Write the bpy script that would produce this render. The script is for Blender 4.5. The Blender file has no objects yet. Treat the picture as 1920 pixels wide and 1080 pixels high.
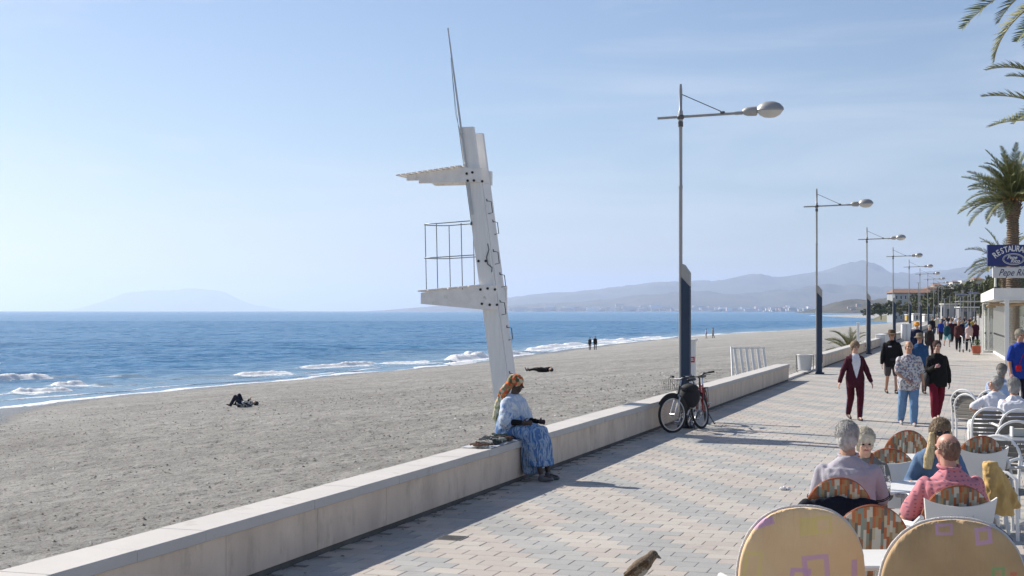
import bpy, bmesh, math, random
import numpy as np
from mathutils import Vector, Matrix
random.seed(7); np.random.seed(7)
R = math.radians
scene = bpy.context.scene
# ------------------------------------------------------------------ camera, sky, sun
CAMH = 2.25; F = 2700.0; HZ = 583.0
cd = bpy.data.cameras.new('camera'); cam = bpy.data.objects.new('camera', cd)
scene.collection.objects.link(cam); scene.camera = cam
cam.location = (0, 0, CAMH); cam.rotation_euler = (R(90), 0, 0)
cd.sensor_width = 36; cd.lens = 36*F/1920; cd.shift_y = (HZ-540)/1920
cd.clip_start = .1; cd.clip_end = 200000
SUN_EL = 36.0; SUN_DIR = Vector((-math.cos(R(37))*math.cos(R(SUN_EL)), math.sin(R(37))*math.cos(R(SUN_EL)), math.sin(R(SUN_EL))))
world = bpy.data.worlds.new('World'); scene.world = world; world.use_nodes = True
wt = world.node_tree; wt.nodes.clear()
def wn(t, **k):
    n = wt.nodes.new(t)
    for a, b in k.items(): setattr(n, a, b)
    return n
sky = wn('ShaderNodeTexSky', sky_type='NISHITA', sun_disc=False, sun_elevation=R(SUN_EL), sun_rotation=math.atan2(SUN_DIR.x, SUN_DIR.y), air_density=1.0, dust_density=.6, ozone_density=1.6, altitude=0)
tc = wn('ShaderNodeTexCoord'); mp = wn('ShaderNodeMapping'); mp.inputs['Scale'].default_value = (1.0, 1.0, 9.0)
mp.inputs['Rotation'].default_value = (R(3), R(4), 0)
nz = wn('ShaderNodeTexNoise'); nz.inputs['Scale'].default_value = 2.6; nz.inputs['Detail'].default_value = 7; nz.inputs['Roughness'].default_value = .55; nz.inputs['Distortion'].default_value = .5
rp = wn('ShaderNodeValToRGB'); rp.color_ramp.elements[0].position = .45; rp.color_ramp.elements[0].color = (0, 0, 0, 1); rp.color_ramp.elements[1].position = .75; rp.color_ramp.elements[1].color = (.55, .55, .55, 1)
mxs = wn('ShaderNodeMix', data_type='RGBA'); mxs.inputs[7].default_value = (7.6, 8.1, 8.8, 1)
bg = wn('ShaderNodeBackground'); bg.inputs['Strength'].default_value = .062
ow = wn('ShaderNodeOutputWorld')
L = wt.links.new
L(tc.outputs['Generated'], mp.inputs[0]); L(mp.outputs[0], nz.inputs['Vector']); L(nz.outputs[0], rp.inputs[0])
tint = wn('ShaderNodeMix', data_type='RGBA', blend_type='MULTIPLY'); tint.inputs[0].default_value = 1; tint.inputs[7].default_value = (.90, .95, 1.06, 1)
L(sky.outputs[0], tint.inputs[6]); L(rp.outputs[0], mxs.inputs[0]); L(tint.outputs[2], mxs.inputs[6]); L(mxs.outputs[2], bg.inputs[0]); L(bg.outputs[0], ow.inputs[0])
sd = bpy.data.lights.new('sun', 'SUN'); sun = bpy.data.objects.new('sun', sd); scene.collection.objects.link(sun)
sd.energy = 4.2; sd.angle = R(.53); sd.color = (1.0, .93, .82)
sun.rotation_euler = SUN_DIR.to_track_quat('Z', 'Y').to_euler(); sun.location = (0, 0, 50)
scene.view_settings.view_transform = 'Standard'; scene.view_settings.look = 'None'
scene.view_settings.exposure = 0.71; scene.view_settings.gamma = 1; scene.view_settings.use_curve_mapping = False
scene.cycles.max_bounces = 6; scene.cycles.diffuse_bounces = 4; scene.cycles.glossy_bounces = 3; scene.cycles.transmission_bounces = 5
scene.cycles.transparent_max_bounces = 8; scene.cycles.volume_bounces = 2
scene.cycles.sample_clamp_indirect = 6

# ------------------------------------------------------------------ frames
TH = math.atan(870/F); CT, ST = math.cos(TH), math.sin(TH)
AX = Vector((ST, CT, 0)); NX = Vector((CT, -ST, 0))
ORG = Vector((-6.06, 0, 0))
WALLRZ = math.atan2(AX.y, AX.x)       # rotation putting local +x along the promenade
def P(a, b, z=0.0): return ORG + AX*a + NX*b + Vector((0, 0, z))
def ab(x, y): return ((x-ORG.x)*ST + y*CT, (x-ORG.x)*CT - y*ST)
def G(x, y, Z=0.0):                    # ground point seen at a photo pixel
    u = (CAMH-Z)/(y-HZ); return Vector(((x-960)*u, F*u, Z))
def S(x, s, z=0.0): return Vector(((x-960)/s, F/s, z))   # a spot at pixel column x where one metre spans s pixels

# ------------------------------------------------------------------ numpy noise
def _h(ix, iy, iz):
    n = (ix*374761393 + iy*668265263 + iz*2147483647 + 1013904223) & 0xffffffff
    n = ((n ^ (n >> 13))*1274126177) & 0xffffffff
    n = (n ^ (n >> 16)) & 0xffff
    return n/65535.0
def vn(p):
    p = np.asarray(p, float); i = np.floor(p).astype(np.int64); f = p-i; f = f*f*(3-2*f)
    x, y, z = i[:, 0], i[:, 1], i[:, 2]; r = 0
    for dx in (0, 1):
        wx = f[:, 0] if dx else 1-f[:, 0]
        for dy in (0, 1):
            wy = f[:, 1] if dy else 1-f[:, 1]
            for dz in (0, 1):
                wz = f[:, 2] if dz else 1-f[:, 2]
                r = r + _h(x+dx, y+dy, z+dz)*wx*wy*wz
    return r*2-1
def fbm(p, o=4, g=.5):
    p = np.asarray(p, float); a = 1; r = 0
    for _ in range(o): r = r + a*vn(p); a *= g; p = p*2.03+11.7
    return r

# ------------------------------------------------------------------ materials
def nodemat(name):
    m = bpy.data.materials.new(name); m.use_nodes = True
    nt = m.node_tree; b = nt.nodes['Principled BSDF']; return m, nt, b
def nn(nt, t, **k):
    n = nt.nodes.new(t)
    for a, b in k.items():
        if a.startswith('i_'): n.inputs[a[2:].replace('_', ' ')].default_value = b
        else: setattr(n, a, b)
    return n
def c4(c): return (c[0], c[1], c[2], 1)
MATS = {}
def M(name, col, rough=.6, var=.12, scale=4., bump=0., bscale=40., metal=0., col2=None, detail=5, stretch=None, wear=None, spec=.5, world_co=False, trans=0):
    if name in MATS: return MATS[name]
    m, nt, b = nodemat(name); l = nt.links.new
    co = nn(nt, 'ShaderNodeNewGeometry').outputs['Position'] if world_co else nn(nt, 'ShaderNodeTexCoord').outputs['Object']
    mpn = nn(nt, 'ShaderNodeMapping'); l(co, mpn.inputs[0])
    if stretch: mpn.inputs['Scale'].default_value = stretch
    n1 = nn(nt, 'ShaderNodeTexNoise', i_Scale=scale, i_Detail=detail, i_Roughness=.6); l(mpn.outputs[0], n1.inputs['Vector'])
    ca = col2 if col2 else tuple(max(0, c*(1-var)) for c in col); cb = col if col2 else tuple(min(1, c*(1+var)) for c in col)
    cr = nn(nt, 'ShaderNodeValToRGB'); cr.color_ramp.elements[0].position = .3; cr.color_ramp.elements[1].position = .7
    cr.color_ramp.elements[0].color = c4(ca); cr.color_ramp.elements[1].color = c4(cb)
    l(n1.outputs[0], cr.inputs[0]); out = cr.outputs[0]
    if wear:
        wc, ws, wp = wear[:3]; wso = wear[3] if len(wear) > 3 else .12
        n3 = nn(nt, 'ShaderNodeTexNoise', i_Scale=ws, i_Detail=8., i_Roughness=.7); l(mpn.outputs[0], n3.inputs['Vector'])
        r3 = nn(nt, 'ShaderNodeValToRGB'); r3.color_ramp.elements[0].position = wp; r3.color_ramp.elements[1].position = wp+wso
        l(n3.outputs[0], r3.inputs[0])
        mx = nn(nt, 'ShaderNodeMix', data_type='RGBA'); mx.inputs[7].default_value = c4(wc)
        l(r3.outputs[0], mx.inputs[0]); l(out, mx.inputs[6]); out = mx.outputs[2]
    l(out, b.inputs['Base Color'])
    b.inputs['Roughness'].default_value = rough; b.inputs['Metallic'].default_value = metal
    b.inputs['Specular IOR Level'].default_value = spec
    if trans: b.inputs['Transmission Weight'].default_value = trans
    if bump:
        n2 = nn(nt, 'ShaderNodeTexNoise', i_Scale=bscale, i_Detail=5., i_Roughness=.6); l(mpn.outputs[0], n2.inputs['Vector'])
        bp = nn(nt, 'ShaderNodeBump', i_Strength=bump, i_Distance=.02); l(n2.outputs[0], bp.inputs['Height']); l(bp.outputs[0], b.inputs['Normal'])
    MATS[name] = m; return m

# ------------------------------------------------------------------ mesh building
def frame_from(d, up=None):
    d = Vector(d).normalized(); up = Vector(up) if up else (Vector((0, 0, 1)) if abs(d.z) < .95 else Vector((0, 1, 0)))
    x = d.cross(up).normalized(); y = x.cross(d).normalized(); return x, y, d   # x lateral, y 'up', d forward
class MB:
    def __init__(s): s.v = []; s.f = []; s.mi = []; s.cur = 0
    def add(s, vs, fs):
        o = len(s.v); s.v.extend([tuple(v) for v in vs]); s.f.extend([tuple(i+o for i in f) for f in fs]); s.mi.extend([s.cur]*len(fs)); return s
    def box(s, c, d, rot=None, bev=0):
        c = Vector(c); hx, hy, hz = d[0]/2, d[1]/2, d[2]/2
        rot = rot.to_3x3() if rot is not None else Matrix.Identity(3)
        if bev <= 0:
            vs = [c+rot@Vector((x*hx, y*hy, z*hz)) for x in (-1, 1) for y in (-1, 1) for z in (-1, 1)]
            return s.add(vs, [(0, 1, 3, 2), (4, 6, 7, 5), (0, 4, 5, 1), (2, 3, 7, 6), (0, 2, 6, 4), (1, 5, 7, 3)])
        bev = min(bev, hx*.9, hy*.9, hz*.9); vs = []; idx = {}
        for x in (-1, 1):
            for y in (-1, 1):
                for z in (-1, 1):
                    for k in range(3):
                        q = [x*(hx-bev), y*(hy-bev), z*(hz-bev)]; q[k] = (x, y, z)[k]*(hx, hy, hz)[k]
                        idx[(x, y, z, k)] = len(vs); vs.append(c+rot@Vector(q))
        fs = []
        for k in range(3):
            a, b = (k+1) % 3, (k+2) % 3
            for sg in (-1, 1):
                fc = []
                for (p, q) in ((-1, -1), (1, -1), (1, 1), (-1, 1)):
                    t = [0, 0, 0]; t[k] = sg; t[a] = p; t[b] = q; fc.append(idx[(t[0], t[1], t[2], k)])
                fs.append(fc if sg > 0 else fc[::-1])
        for k in range(3):
            a, b = (k+1) % 3, (k+2) % 3
            for p in (-1, 1):
                for q in (-1, 1):
                    def g(sk, kk):
                        t = [0, 0, 0]; t[k] = sk; t[a] = p; t[b] = q; return idx[(t[0], t[1], t[2], kk)]
                    fc = [g(-1, a), g(1, a), g(1, b), g(-1, b)]; fs.append(fc if p*q < 0 else fc[::-1])
        for x in (-1, 1):
            for y in (-1, 1):
                for z in (-1, 1):
                    fc = [idx[(x, y, z, 0)], idx[(x, y, z, 1)], idx[(x, y, z, 2)]]; fs.append(fc if x*y*z > 0 else fc[::-1])
        return s.add(vs, fs)
    def bar(s, p, q, w, h, up=None, bev=0):
        p, q = Vector(p), Vector(q); x, y, d = frame_from(q-p, up)
        return s.box((p+q)/2, (w, h, (q-p).length), Matrix((x, y, d)).transposed(), bev)
    def tube(s, pts, r, n=8, closed=False, flat=1.0, up=None):
        pts = [Vector(p) for p in pts]; m = len(pts); rr = r if isinstance(r, (list, tuple)) else [r]*m
        vs = []; px = None
        for i, p in enumerate(pts):
            if closed: d = pts[(i+1) % m]-pts[i-1]
            else: d = pts[min(i+1, m-1)]-pts[max(i-1, 0)]
            x, y, d = frame_from(d, up)
            if px is not None:
                x2 = px-d*px.dot(d)
                if x2.length > 1e-4: x = x2.normalized(); y = d.cross(x)*-1; y = x.cross(d)
            px = x
            for k in range(n):
                t = 2*math.pi*k/n; vs.append(p+x*(math.cos(t)*rr[i])+y*(math.sin(t)*rr[i]*flat))
        fs = []
        for i in range(m if closed else m-1):
            j = (i+1) % m
            for k in range(n): fs.append((i*n+k, i*n+(k+1) % n, j*n+(k+1) % n, j*n+k))
        if not closed: fs += [tuple(range(n))[::-1], tuple(range((m-1)*n, m*n))]
        return s.add(vs, fs)
    def lathe(s, prof, c=(0, 0, 0), n=16, rot=None, sy=1.0, cap=True):
        c = Vector(c); rot = rot.to_3x3() if rot is not None else Matrix.Identity(3); vs = []
        for r, z in prof:
            for k in range(n):
                t = 2*math.pi*k/n; vs.append(c+rot@Vector((math.cos(t)*r, math.sin(t)*r*sy, z)))
        m = len(prof); fs = [(i*n+k, i*n+(k+1) % n, (i+1)*n+(k+1) % n, (i+1)*n+k) for i in range(m-1) for k in range(n)]
        if cap: fs += [tuple(range(n))[::-1], tuple(range((m-1)*n, m*n))]
        return s.add(vs, fs)
    def ext(s, pts, th, rot=None, c=(0, 0, 0)):      # outline in local xz plane, extruded along y
        c = Vector(c); rot = rot.to_3x3() if rot is not None else Matrix.Identity(3); n = len(pts)
        vs = [c+rot@Vector((x, -th/2, z)) for x, z in pts]+[c+rot@Vector((x, th/2, z)) for x, z in pts]
        fs = [tuple(range(n)), tuple(range(n, 2*n))[::-1]]+[(i, i+n, (i+1) % n+n, (i+1) % n) for i in range(n)]
        return s.add(vs, fs)
    def ell(s, c, r, rot=None, n=12, m=8):
        prof = [(max(1e-4, math.sin(math.pi*i/m)), -math.cos(math.pi*i/m)) for i in range(m+1)]
        rot = rot.to_3x3() if rot is not None else Matrix.Identity(3)
        return s.lathe(prof, c, n, rot@Matrix.Diagonal(r), cap=True)
    def cap(s, p, r1, q, r2, n=10, sx=1.0, up=None):
        p, q = Vector(p), Vector(q); x, y, d = frame_from(q-p, up); pts = []; rr = []; l = (q-p).length
        prof = [(r1*math.sin(t), -r1*math.cos(t)) for t in (.15, .6, 1.1, 1.57)]+[(r2*math.sin(t), l+r2*math.cos(t)) for t in (1.57, 1.1, .6, .15)]
        return s.lathe(prof, p, n, Matrix((x*sx, y, d)).transposed())
    def mesh(s, name, mats=None, smooth=False, fix=True):
        me = bpy.data.meshes.new(name); me.from_pydata(s.v, [], s.f)
        for m in (mats if isinstance(mats, (list, tuple)) else [mats]):
            if m: me.materials.append(m)
        if any(s.mi): me.polygons.foreach_set('material_index', s.mi)
        if fix:
            bm = bmesh.new(); bm.from_mesh(me); bmesh.ops.recalc_face_normals(bm, faces=bm.faces); bm.to_mesh(me); bm.free()
        if smooth:
            me.polygons.foreach_set('use_smooth', [True]*len(me.polygons))
            if smooth != 'all':
                try: me.set_sharp_from_angle(angle=R(40))
                except Exception: pass
        me.update(); return me
    def obj(s, name, mats, parent=None, smooth=True, loc=None, rz=None):
        return put(name, s.mesh(name, mats, smooth), parent, loc, rz)
def put(name, me, parent=None, loc=None, rz=None):
    o = bpy.data.objects.new(name, me); scene.collection.objects.link(o)
    if parent is not None: o.parent = parent
    if loc is not None: o.location = loc
    if rz is not None: o.rotation_euler = (0, 0, rz)
    return o
def tag(o, label=None, cat=None, group=None, kind=None):
    if label: o['label'] = label
    if cat: o['category'] = cat
    if group: o['group'] = group
    if kind: o['kind'] = kind
    return o
def thing(name, label, cat, loc=(0, 0, 0), rz=0, group=None):
    return tag(put(name, None, None, loc, rz), label, cat, group)
def copy_tree(o, parent=None):
    c = o.copy(); scene.collection.objects.link(c)
    if parent is not None: c.parent = parent
    for ch in [x for x in KIDS.get(o.name, [])] or list(o.children): copy_tree(ch, c)
    return c
KIDS = {}
def clone(o, label, loc=None, rz=None, group=None):
    c = copy_tree(o); c['label'] = label
    if loc is not None: c.location = loc
    if rz is not None: c.rotation_euler = (0, 0, rz)
    if group: c['group'] = group
    return c
def grid_mesh(name, pts, nx, ny, mats, smooth=True, attr=None):   # pts (ny*nx,3)
    me = bpy.data.meshes.new(name)
    idx = np.arange(nx*ny).reshape(ny, nx)
    f = np.stack([idx[:-1, :-1], idx[:-1, 1:], idx[1:, 1:], idx[1:, :-1]], -1).reshape(-1, 4)
    me.vertices.add(nx*ny); me.vertices.foreach_set('co', np.asarray(pts, np.float32).ravel())
    me.loops.add(f.size); me.loops.foreach_set('vertex_index', f.ravel().astype(np.int32))
    me.polygons.add(len(f)); me.polygons.foreach_set('loop_start', (np.arange(len(f))*4).astype(np.int32))
    me.polygons.foreach_set('loop_total', np.full(len(f), 4, np.int32))
    me.polygons.foreach_set('use_smooth', np.full(len(f), smooth))
    for m in (mats if isinstance(mats, (list, tuple)) else [mats]): me.materials.append(m)
    if attr is not None:
        for k, v in attr.items():
            a = me.attributes.new(k, 'FLOAT', 'POINT'); a.data.foreach_set('value', np.asarray(v, np.float32).ravel())
    me.update(calc_edges=True); me.validate(); return me

# ------------------------------------------------------------------ sea and beach
ZS = -3.5
_sh = [(-900, 1150), (-300, 860), (0, 766), (100, 755), (200, 745), (370, 727), (480, 719), (700, 698), (850, 685), (960, 669), (1060, 656), (1150, 645), (1250, 635), (1340, 628), (1440, 622.5), (1540, 617), (1620, 612), (1700, 605)]
_sp = sorted([ab(*G(x, y, ZS)[:2]) for x, y in _sh]+[ab(*G(1680, 598, ZS)[:2]), ab(*G(1600, 595, ZS)[:2]), ab(*G(1520, 591.3, ZS)[:2])])
_sa = np.array([p[0] for p in _sp]+[2150, 2700, 3600, 9000]); _sb = np.array([p[1] for p in _sp]+[-190, 20, 60, 400])
def shore(a):
    a = np.asarray(a, float)
    return np.interp(a, _sa, _sb) + .35*np.sin(a*.35)*np.exp(-np.maximum(a-120, 0)/100) + .25*np.sin(a*.83+1)*np.exp(-np.maximum(a-60, 0)/60)
def sand_z(a, b, rough=False):
    s = shore(a); t = np.clip((-.42-b)/np.maximum(-.42-s, .5), 0, 3)
    z = np.where(t < 1, -.15+(ZS+.15)*np.power(np.clip(t, 0, 1), 1.12), ZS-(t-1)*4.0)
    return z
def sandpt(x, y):        # the spot on the beach seen at a photo pixel
    Z = -.3
    for _ in range(40):
        p = G(x, y, Z); a, b = ab(p.x, p.y); Z = .5*Z+.5*float(sand_z(a, b))
    return G(x, y, Z)

def sea_mat():
    m, nt, b = nodemat('sea_water'); l = nt.links.new
    g = nn(nt, 'ShaderNodeNewGeometry'); sep = nn(nt, 'ShaderNodeSeparateXYZ'); l(g.outputs['Position'], sep.inputs[0])
    def wave(sx, sy, rz, det, sc=1.0):
        mp = nn(nt, 'ShaderNodeMapping'); mp.inputs['Rotation'].default_value = (0, 0, rz); mp.inputs['Scale'].default_value = (sx, sy, 1)
        l(g.outputs['Position'], mp.inputs[0]); n = nn(nt, 'ShaderNodeTexNoise', i_Scale=sc, i_Detail=det, i_Roughness=.62); l(mp.outputs[0], n.inputs['Vector']); return n.outputs[0]
    w1 = wave(.10, .38, R(-18), 8.); w2 = wave(1.6, 3.2, R(-12), 5.); w3 = wave(.012, .05, R(-14), 5.); w4 = wave(.035, .22, R(-10), 8.)
    a1 = nn(nt, 'ShaderNodeMath', operation='MULTIPLY_ADD'); l(w2, a1.inputs[0]); a1.inputs[1].default_value = .28; l(w1, a1.inputs[2])
    bp = nn(nt, 'ShaderNodeBump', i_Strength=.7, i_Distance=.8); l(a1.outputs[0], bp.inputs['Height']); l(bp.outputs[0], b.inputs['Normal'])
    def mixn(p, q, f): 
        x = nn(nt, 'ShaderNodeMath', operation='MULTIPLY_ADD'); l(p, x.inputs[0]); x.inputs[1].default_value = f; l(q, x.inputs[2]); return x.outputs[0]
    sm = mixn(w4, mixn(w1, mixn(w3, w2, .45), .9), .9)
    cr = nn(nt, 'ShaderNodeValToRGB'); cr.color_ramp.elements[0].position = .0; cr.color_ramp.elements[1].position = 1.
    cr.color_ramp.elements[0].color = (.018, .10, .225, 1); cr.color_ramp.elements[1].color = (.075, .24, .43, 1)
    mr = nn(nt, 'ShaderNodeMapRange', i_From_Min=1.25, i_From_Max=2.0); l(sm, mr.inputs[0]); l(mr.outputs[0], cr.inputs[0])
    at = nn(nt, 'ShaderNodeAttribute', attribute_name='shallow'); mx = nn(nt, 'ShaderNodeMix', data_type='RGBA')
    mx.inputs[7].default_value = (.17, .28, .38, 1); l(at.outputs['Fac'], mx.inputs[0]); l(cr.outputs[0], mx.inputs[6])
    r2 = nn(nt, 'ShaderNodeValToRGB'); r2.color_ramp.elements[0].position = .33; r2.color_ramp.elements[1].position = .62
    r2.color_ramp.elements[0].color = (.62, .62, .62, 1); r2.color_ramp.elements[1].color = (1.12, 1.12, 1.12, 1); l(a1.outputs[0], r2.inputs[0])
    l(mx.outputs[2], b.inputs['Base Color'])
    b.inputs['Roughness'].default_value = .22; b.inputs['IOR'].default_value = 1.33; b.inputs['Specular IOR Level'].default_value = .22
    return m
seam = sea_mat()
ys = np.concatenate([np.linspace(24, 68, 24), np.arange(68.5, 260, .5), np.arange(260, 800, 1.1), np.geomspace(802, 90000, 170)])
tt = np.concatenate([-np.geomspace(1.6, .47, 16), np.linspace(-.45, .45, 400), np.geomspace(.47, 1.6, 16)]); nxs = len(tt)
Yg = np.repeat(ys, nxs); Xg = np.tile(tt, len(ys))*(Yg+12)
def sea_h(X, Y):
    q = np.stack([X, Y, X*0], 1); rot = np.array([[math.cos(.32), math.sin(.32), 0], [-math.sin(.32), math.cos(.32), 0], [0, 0, 1]]); q = q@rot.T
    f = lambda sx, sy, o, z: fbm(q*np.array([sx, sy, 1])+np.array([z*7.3, z*3.1, z]), o)
    a = 1-2*np.abs(f(.05, .11, 2, 1)); b = 1-2*np.abs(f(.16, .34, 2, 2)); c = 1-2*np.abs(f(.45, .9, 2, 3))
    return .11*a+.085*b+.045*c
m_near = Yg < 3000; Hh_ = np.zeros_like(Yg); Hh_[m_near] = sea_h(Xg[m_near], Yg[m_near])
a_ = (Xg-ORG.x)*ST+Yg*CT; b_ = (Xg-ORG.x)*CT-Yg*ST; d_ = shore(a_)-b_
Hh_ *= np.clip(d_/20, .12, 1)*np.clip(1.3-Yg/2600, 0, 1)*1.25
pts = np.stack([Xg, Yg, ZS+Hh_-.02], 1); sh = np.clip(1-d_/26, 0, 1)*np.clip(1-(Yg-500)/800, 0, 1)
sea = put('sea', grid_mesh('sea', pts, nxs, len(ys), seam, attr={'shallow': sh})); tag(sea, kind='structure')

def sand_mat():
    m, nt, b = nodemat('grey_beach_sand'); l = nt.links.new
    g = nn(nt, 'ShaderNodeNewGeometry'); mp = nn(nt, 'ShaderNodeMapping'); mp.inputs['Rotation'].default_value = (0, 0, R(-20)); mp.inputs['Scale'].default_value = (1, 1.0, 1); l(g.outputs['Position'], mp.inputs[0])
    def no(sc, det=5., ro=.6):
        n = nn(nt, 'ShaderNodeTexNoise', i_Scale=sc, i_Detail=det, i_Roughness=ro); l(mp.outputs[0], n.inputs['Vector']); return n.outputs[0]
    def ramp(s, p0, c0, p1, c1):
        r = nn(nt, 'ShaderNodeValToRGB'); e = r.color_ramp.elements; e[0].position = p0; e[0].color = c4(c0); e[1].position = p1; e[1].color = c4(c1); l(s, r.inputs[0]); return r.outputs[0]
    big = ramp(no(.10, 5.), .3, (.42, .41, .395), .7, (.55, .54, .52))
    mid = ramp(no(1.6, 7., .75), .34, (.62, .62, .62), .58, (1.06, 1.05, 1.03)); spk = ramp(no(6.5, 4., .7), .37, (.36, .355, .35), .44, (1, 1, 1)); sp2 = ramp(no(15, 3., .7), .39, (.45, .44, .44), .45, (1.03, 1.03, 1.03))
    peb = ramp(no(26, 3., .8), .36, (.42, .42, .43), .47, (1, 1, 1)); lt = ramp(no(34, 2., .7), .66, (0, 0, 0), .72, (.32, .31, .29))
    def mul(a, c, f=1.):
        x = nn(nt, 'ShaderNodeMix', data_type='RGBA', blend_type='MULTIPLY'); x.inputs[0].default_value = f; l(a, x.inputs[6]); l(c, x.inputs[7]); return x.outputs[2]
    mp2 = nn(nt, 'ShaderNodeMapping'); mp2.inputs['Rotation'].default_value = (0, 0, -WALLRZ); mp2.inputs['Scale'].default_value = (.035, .55, 1); l(g.outputs['Position'], mp2.inputs[0]); nb = nn(nt, 'ShaderNodeTexNoise', i_Scale=1., i_Detail=5., i_Roughness=.7); l(mp2.outputs[0], nb.inputs['Vector']); band = ramp(nb.outputs[0], .36, (.80, .79, .78), .6, (1.07, 1.07, 1.06))
    o = mul(mul(mul(mul(big, band, .8), mid, .75), peb, .6), mul(spk, sp2, .8), .85)
    ad = nn(nt, 'ShaderNodeMix', data_type='RGBA', blend_type='ADD'); ad.inputs[0].default_value = .6; l(o, ad.inputs[6]); l(lt, ad.inputs[7])
    at = nn(nt, 'ShaderNodeAttribute', attribute_name='wet'); wx = nn(nt, 'ShaderNodeMix', data_type='RGBA'); wx.inputs[7].default_value = (.17, .165, .155, 1)
    l(at.outputs['Fac'], wx.inputs[0]); l(ad.outputs[2], wx.inputs[6]); l(wx.outputs[2], b.inputs['Base Color'])
    rr = nn(nt, 'ShaderNodeMapRange', i_To_Min=.95, i_To_Max=.3); l(at.outputs['Fac'], rr.inputs[0]); l(rr.outputs[0], b.inputs['Roughness'])
    b.inputs['Specular IOR Level'].default_value = .3
    bp = nn(nt, 'ShaderNodeBump', i_Strength=1., i_Distance=.08); h = nn(nt, 'ShaderNodeMath', operation='MULTIPLY_ADD')
    l(no(9, 6., .75), h.inputs[0]); h.inputs[1].default_value = 1.; l(no(60, 3.), h.inputs[2]); l(h.outputs[0], bp.inputs['Height']); l(bp.outputs[0], b.inputs['Normal'])
    return m
rows = np.concatenate([np.arange(-3, 52, .10), np.arange(52, 170, .32), np.geomspace(171, 4200, 150)])
nc = 360; tcol = np.concatenate([1.03*np.linspace(0, 1, nc-14)**1.25, np.linspace(1.06, 2.0, 14)])
A_ = np.repeat(rows, nc); T_ = np.tile(tcol, len(rows)); SB = shore(A_)
B_ = -.40+(SB+.40)*T_
Z_ = sand_z(A_, B_)
X_ = ORG.x+A_*ST+B_*CT; Y_ = A_*CT-B_*ST
dry = np.clip((1-T_)*6, 0, 1)
pf = np.stack([X_, Y_, X_*0], 1)
near = np.clip(1.4-A_/110, .15, 1)
foot = fbm(pf*np.array([2.4, 2.9, 1]), 3, .6); pits = np.minimum(0, vn(pf*3.1+5)+.25)
Z_ = Z_+dry*near*(.030*foot+.085*pits+.05*np.minimum(0, vn(pf*5.3+2)+.35))+dry*.03*fbm(pf*.35, 2)
wet = np.clip((T_-.915+.012*np.sin(A_*.21)+.008*np.sin(A_*.53))/.03, 0, 1)*np.clip(1-(A_-250)/200, .3, 1)
beach = put('beach', grid_mesh('beach', np.stack([X_, Y_, Z_], 1), nc, len(rows), sand_mat(), attr={'wet': wet})); tag(beach, kind='structure')

foamm = M('sea_foam', (.82, .84, .86), rough=.7, var=.08, scale=3., bump=.8, bscale=9., col2=(.6, .68, .74))
# swash line of foam along the shore: ragged strips of lumpy foam
def foam_strip(name, path, width, zoff, seed, lump=.035):
    rnd = np.random.RandomState(seed); n = len(path); K = 5; vs = []
    for i, (a, b) in enumerate(path):
        q = P(a, b, 0); w = width(i/(n-1))*max(.03, .62+.75*fbm([[i*.06, seed, 0]], 3)[0])
        off = .55*fbm([[i*.045, seed+9, 3]], 3)[0]
        for k in range(K):
            t = k/(K-1); h = math.sin(math.pi*t)*lump*(.6+.8*rnd.rand())
            vs.append((q.x-NX.x*(w*t-off), q.y-NX.y*(w*t-off), ZS+zoff+h-(0.03 if k in (0, K-1) else 0)))
    me = grid_mesh(name, np.array(vs), K, n, churn, attr={'foam': np.tile([.46, .60, .62, .60, .46], n)}); return put(name, me, sea)
def foamy_mat():
    m, nt, b = nodemat('churned_water'); l = nt.links.new; g = nn(nt, 'ShaderNodeNewGeometry'); mp = nn(nt, 'ShaderNodeMapping'); mp.inputs['Scale'].default_value = (1, 1, 2.2); l(g.outputs['Position'], mp.inputs[0])
    n = nn(nt, 'ShaderNodeTexNoise', i_Scale=2.4, i_Detail=8., i_Roughness=.72); l(mp.outputs[0], n.inputs['Vector'])
    at = nn(nt, 'ShaderNodeAttribute', attribute_name='foam'); ad = nn(nt, 'ShaderNodeMath', operation='ADD'); l(n.outputs[0], ad.inputs[0]); l(at.outputs['Fac'], ad.inputs[1])
    r = nn(nt, 'ShaderNodeValToRGB'); e = r.color_ramp.elements; e[0].position = .88; e[0].color = (.11, .21, .31, 1); e[1].position = 1.0; e[1].color = (.93, .93, .93, 1); q = e.new(.94); q.color = (.52, .62, .70, 1)
    l(ad.outputs[0], r.inputs[0]); l(r.outputs[0], b.inputs['Base Color']); b.inputs['Roughness'].default_value = .5
    n2 = nn(nt, 'ShaderNodeTexNoise', i_Scale=7., i_Detail=6., i_Roughness=.7); l(mp.outputs[0], n2.inputs['Vector']); bp = nn(nt, 'ShaderNodeBump', i_Strength=.8, i_Distance=.12); l(n2.outputs[0], bp.inputs['Height']); l(bp.outputs[0], b.inputs['Normal'])
    return m
churn = foamy_mat()
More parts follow.
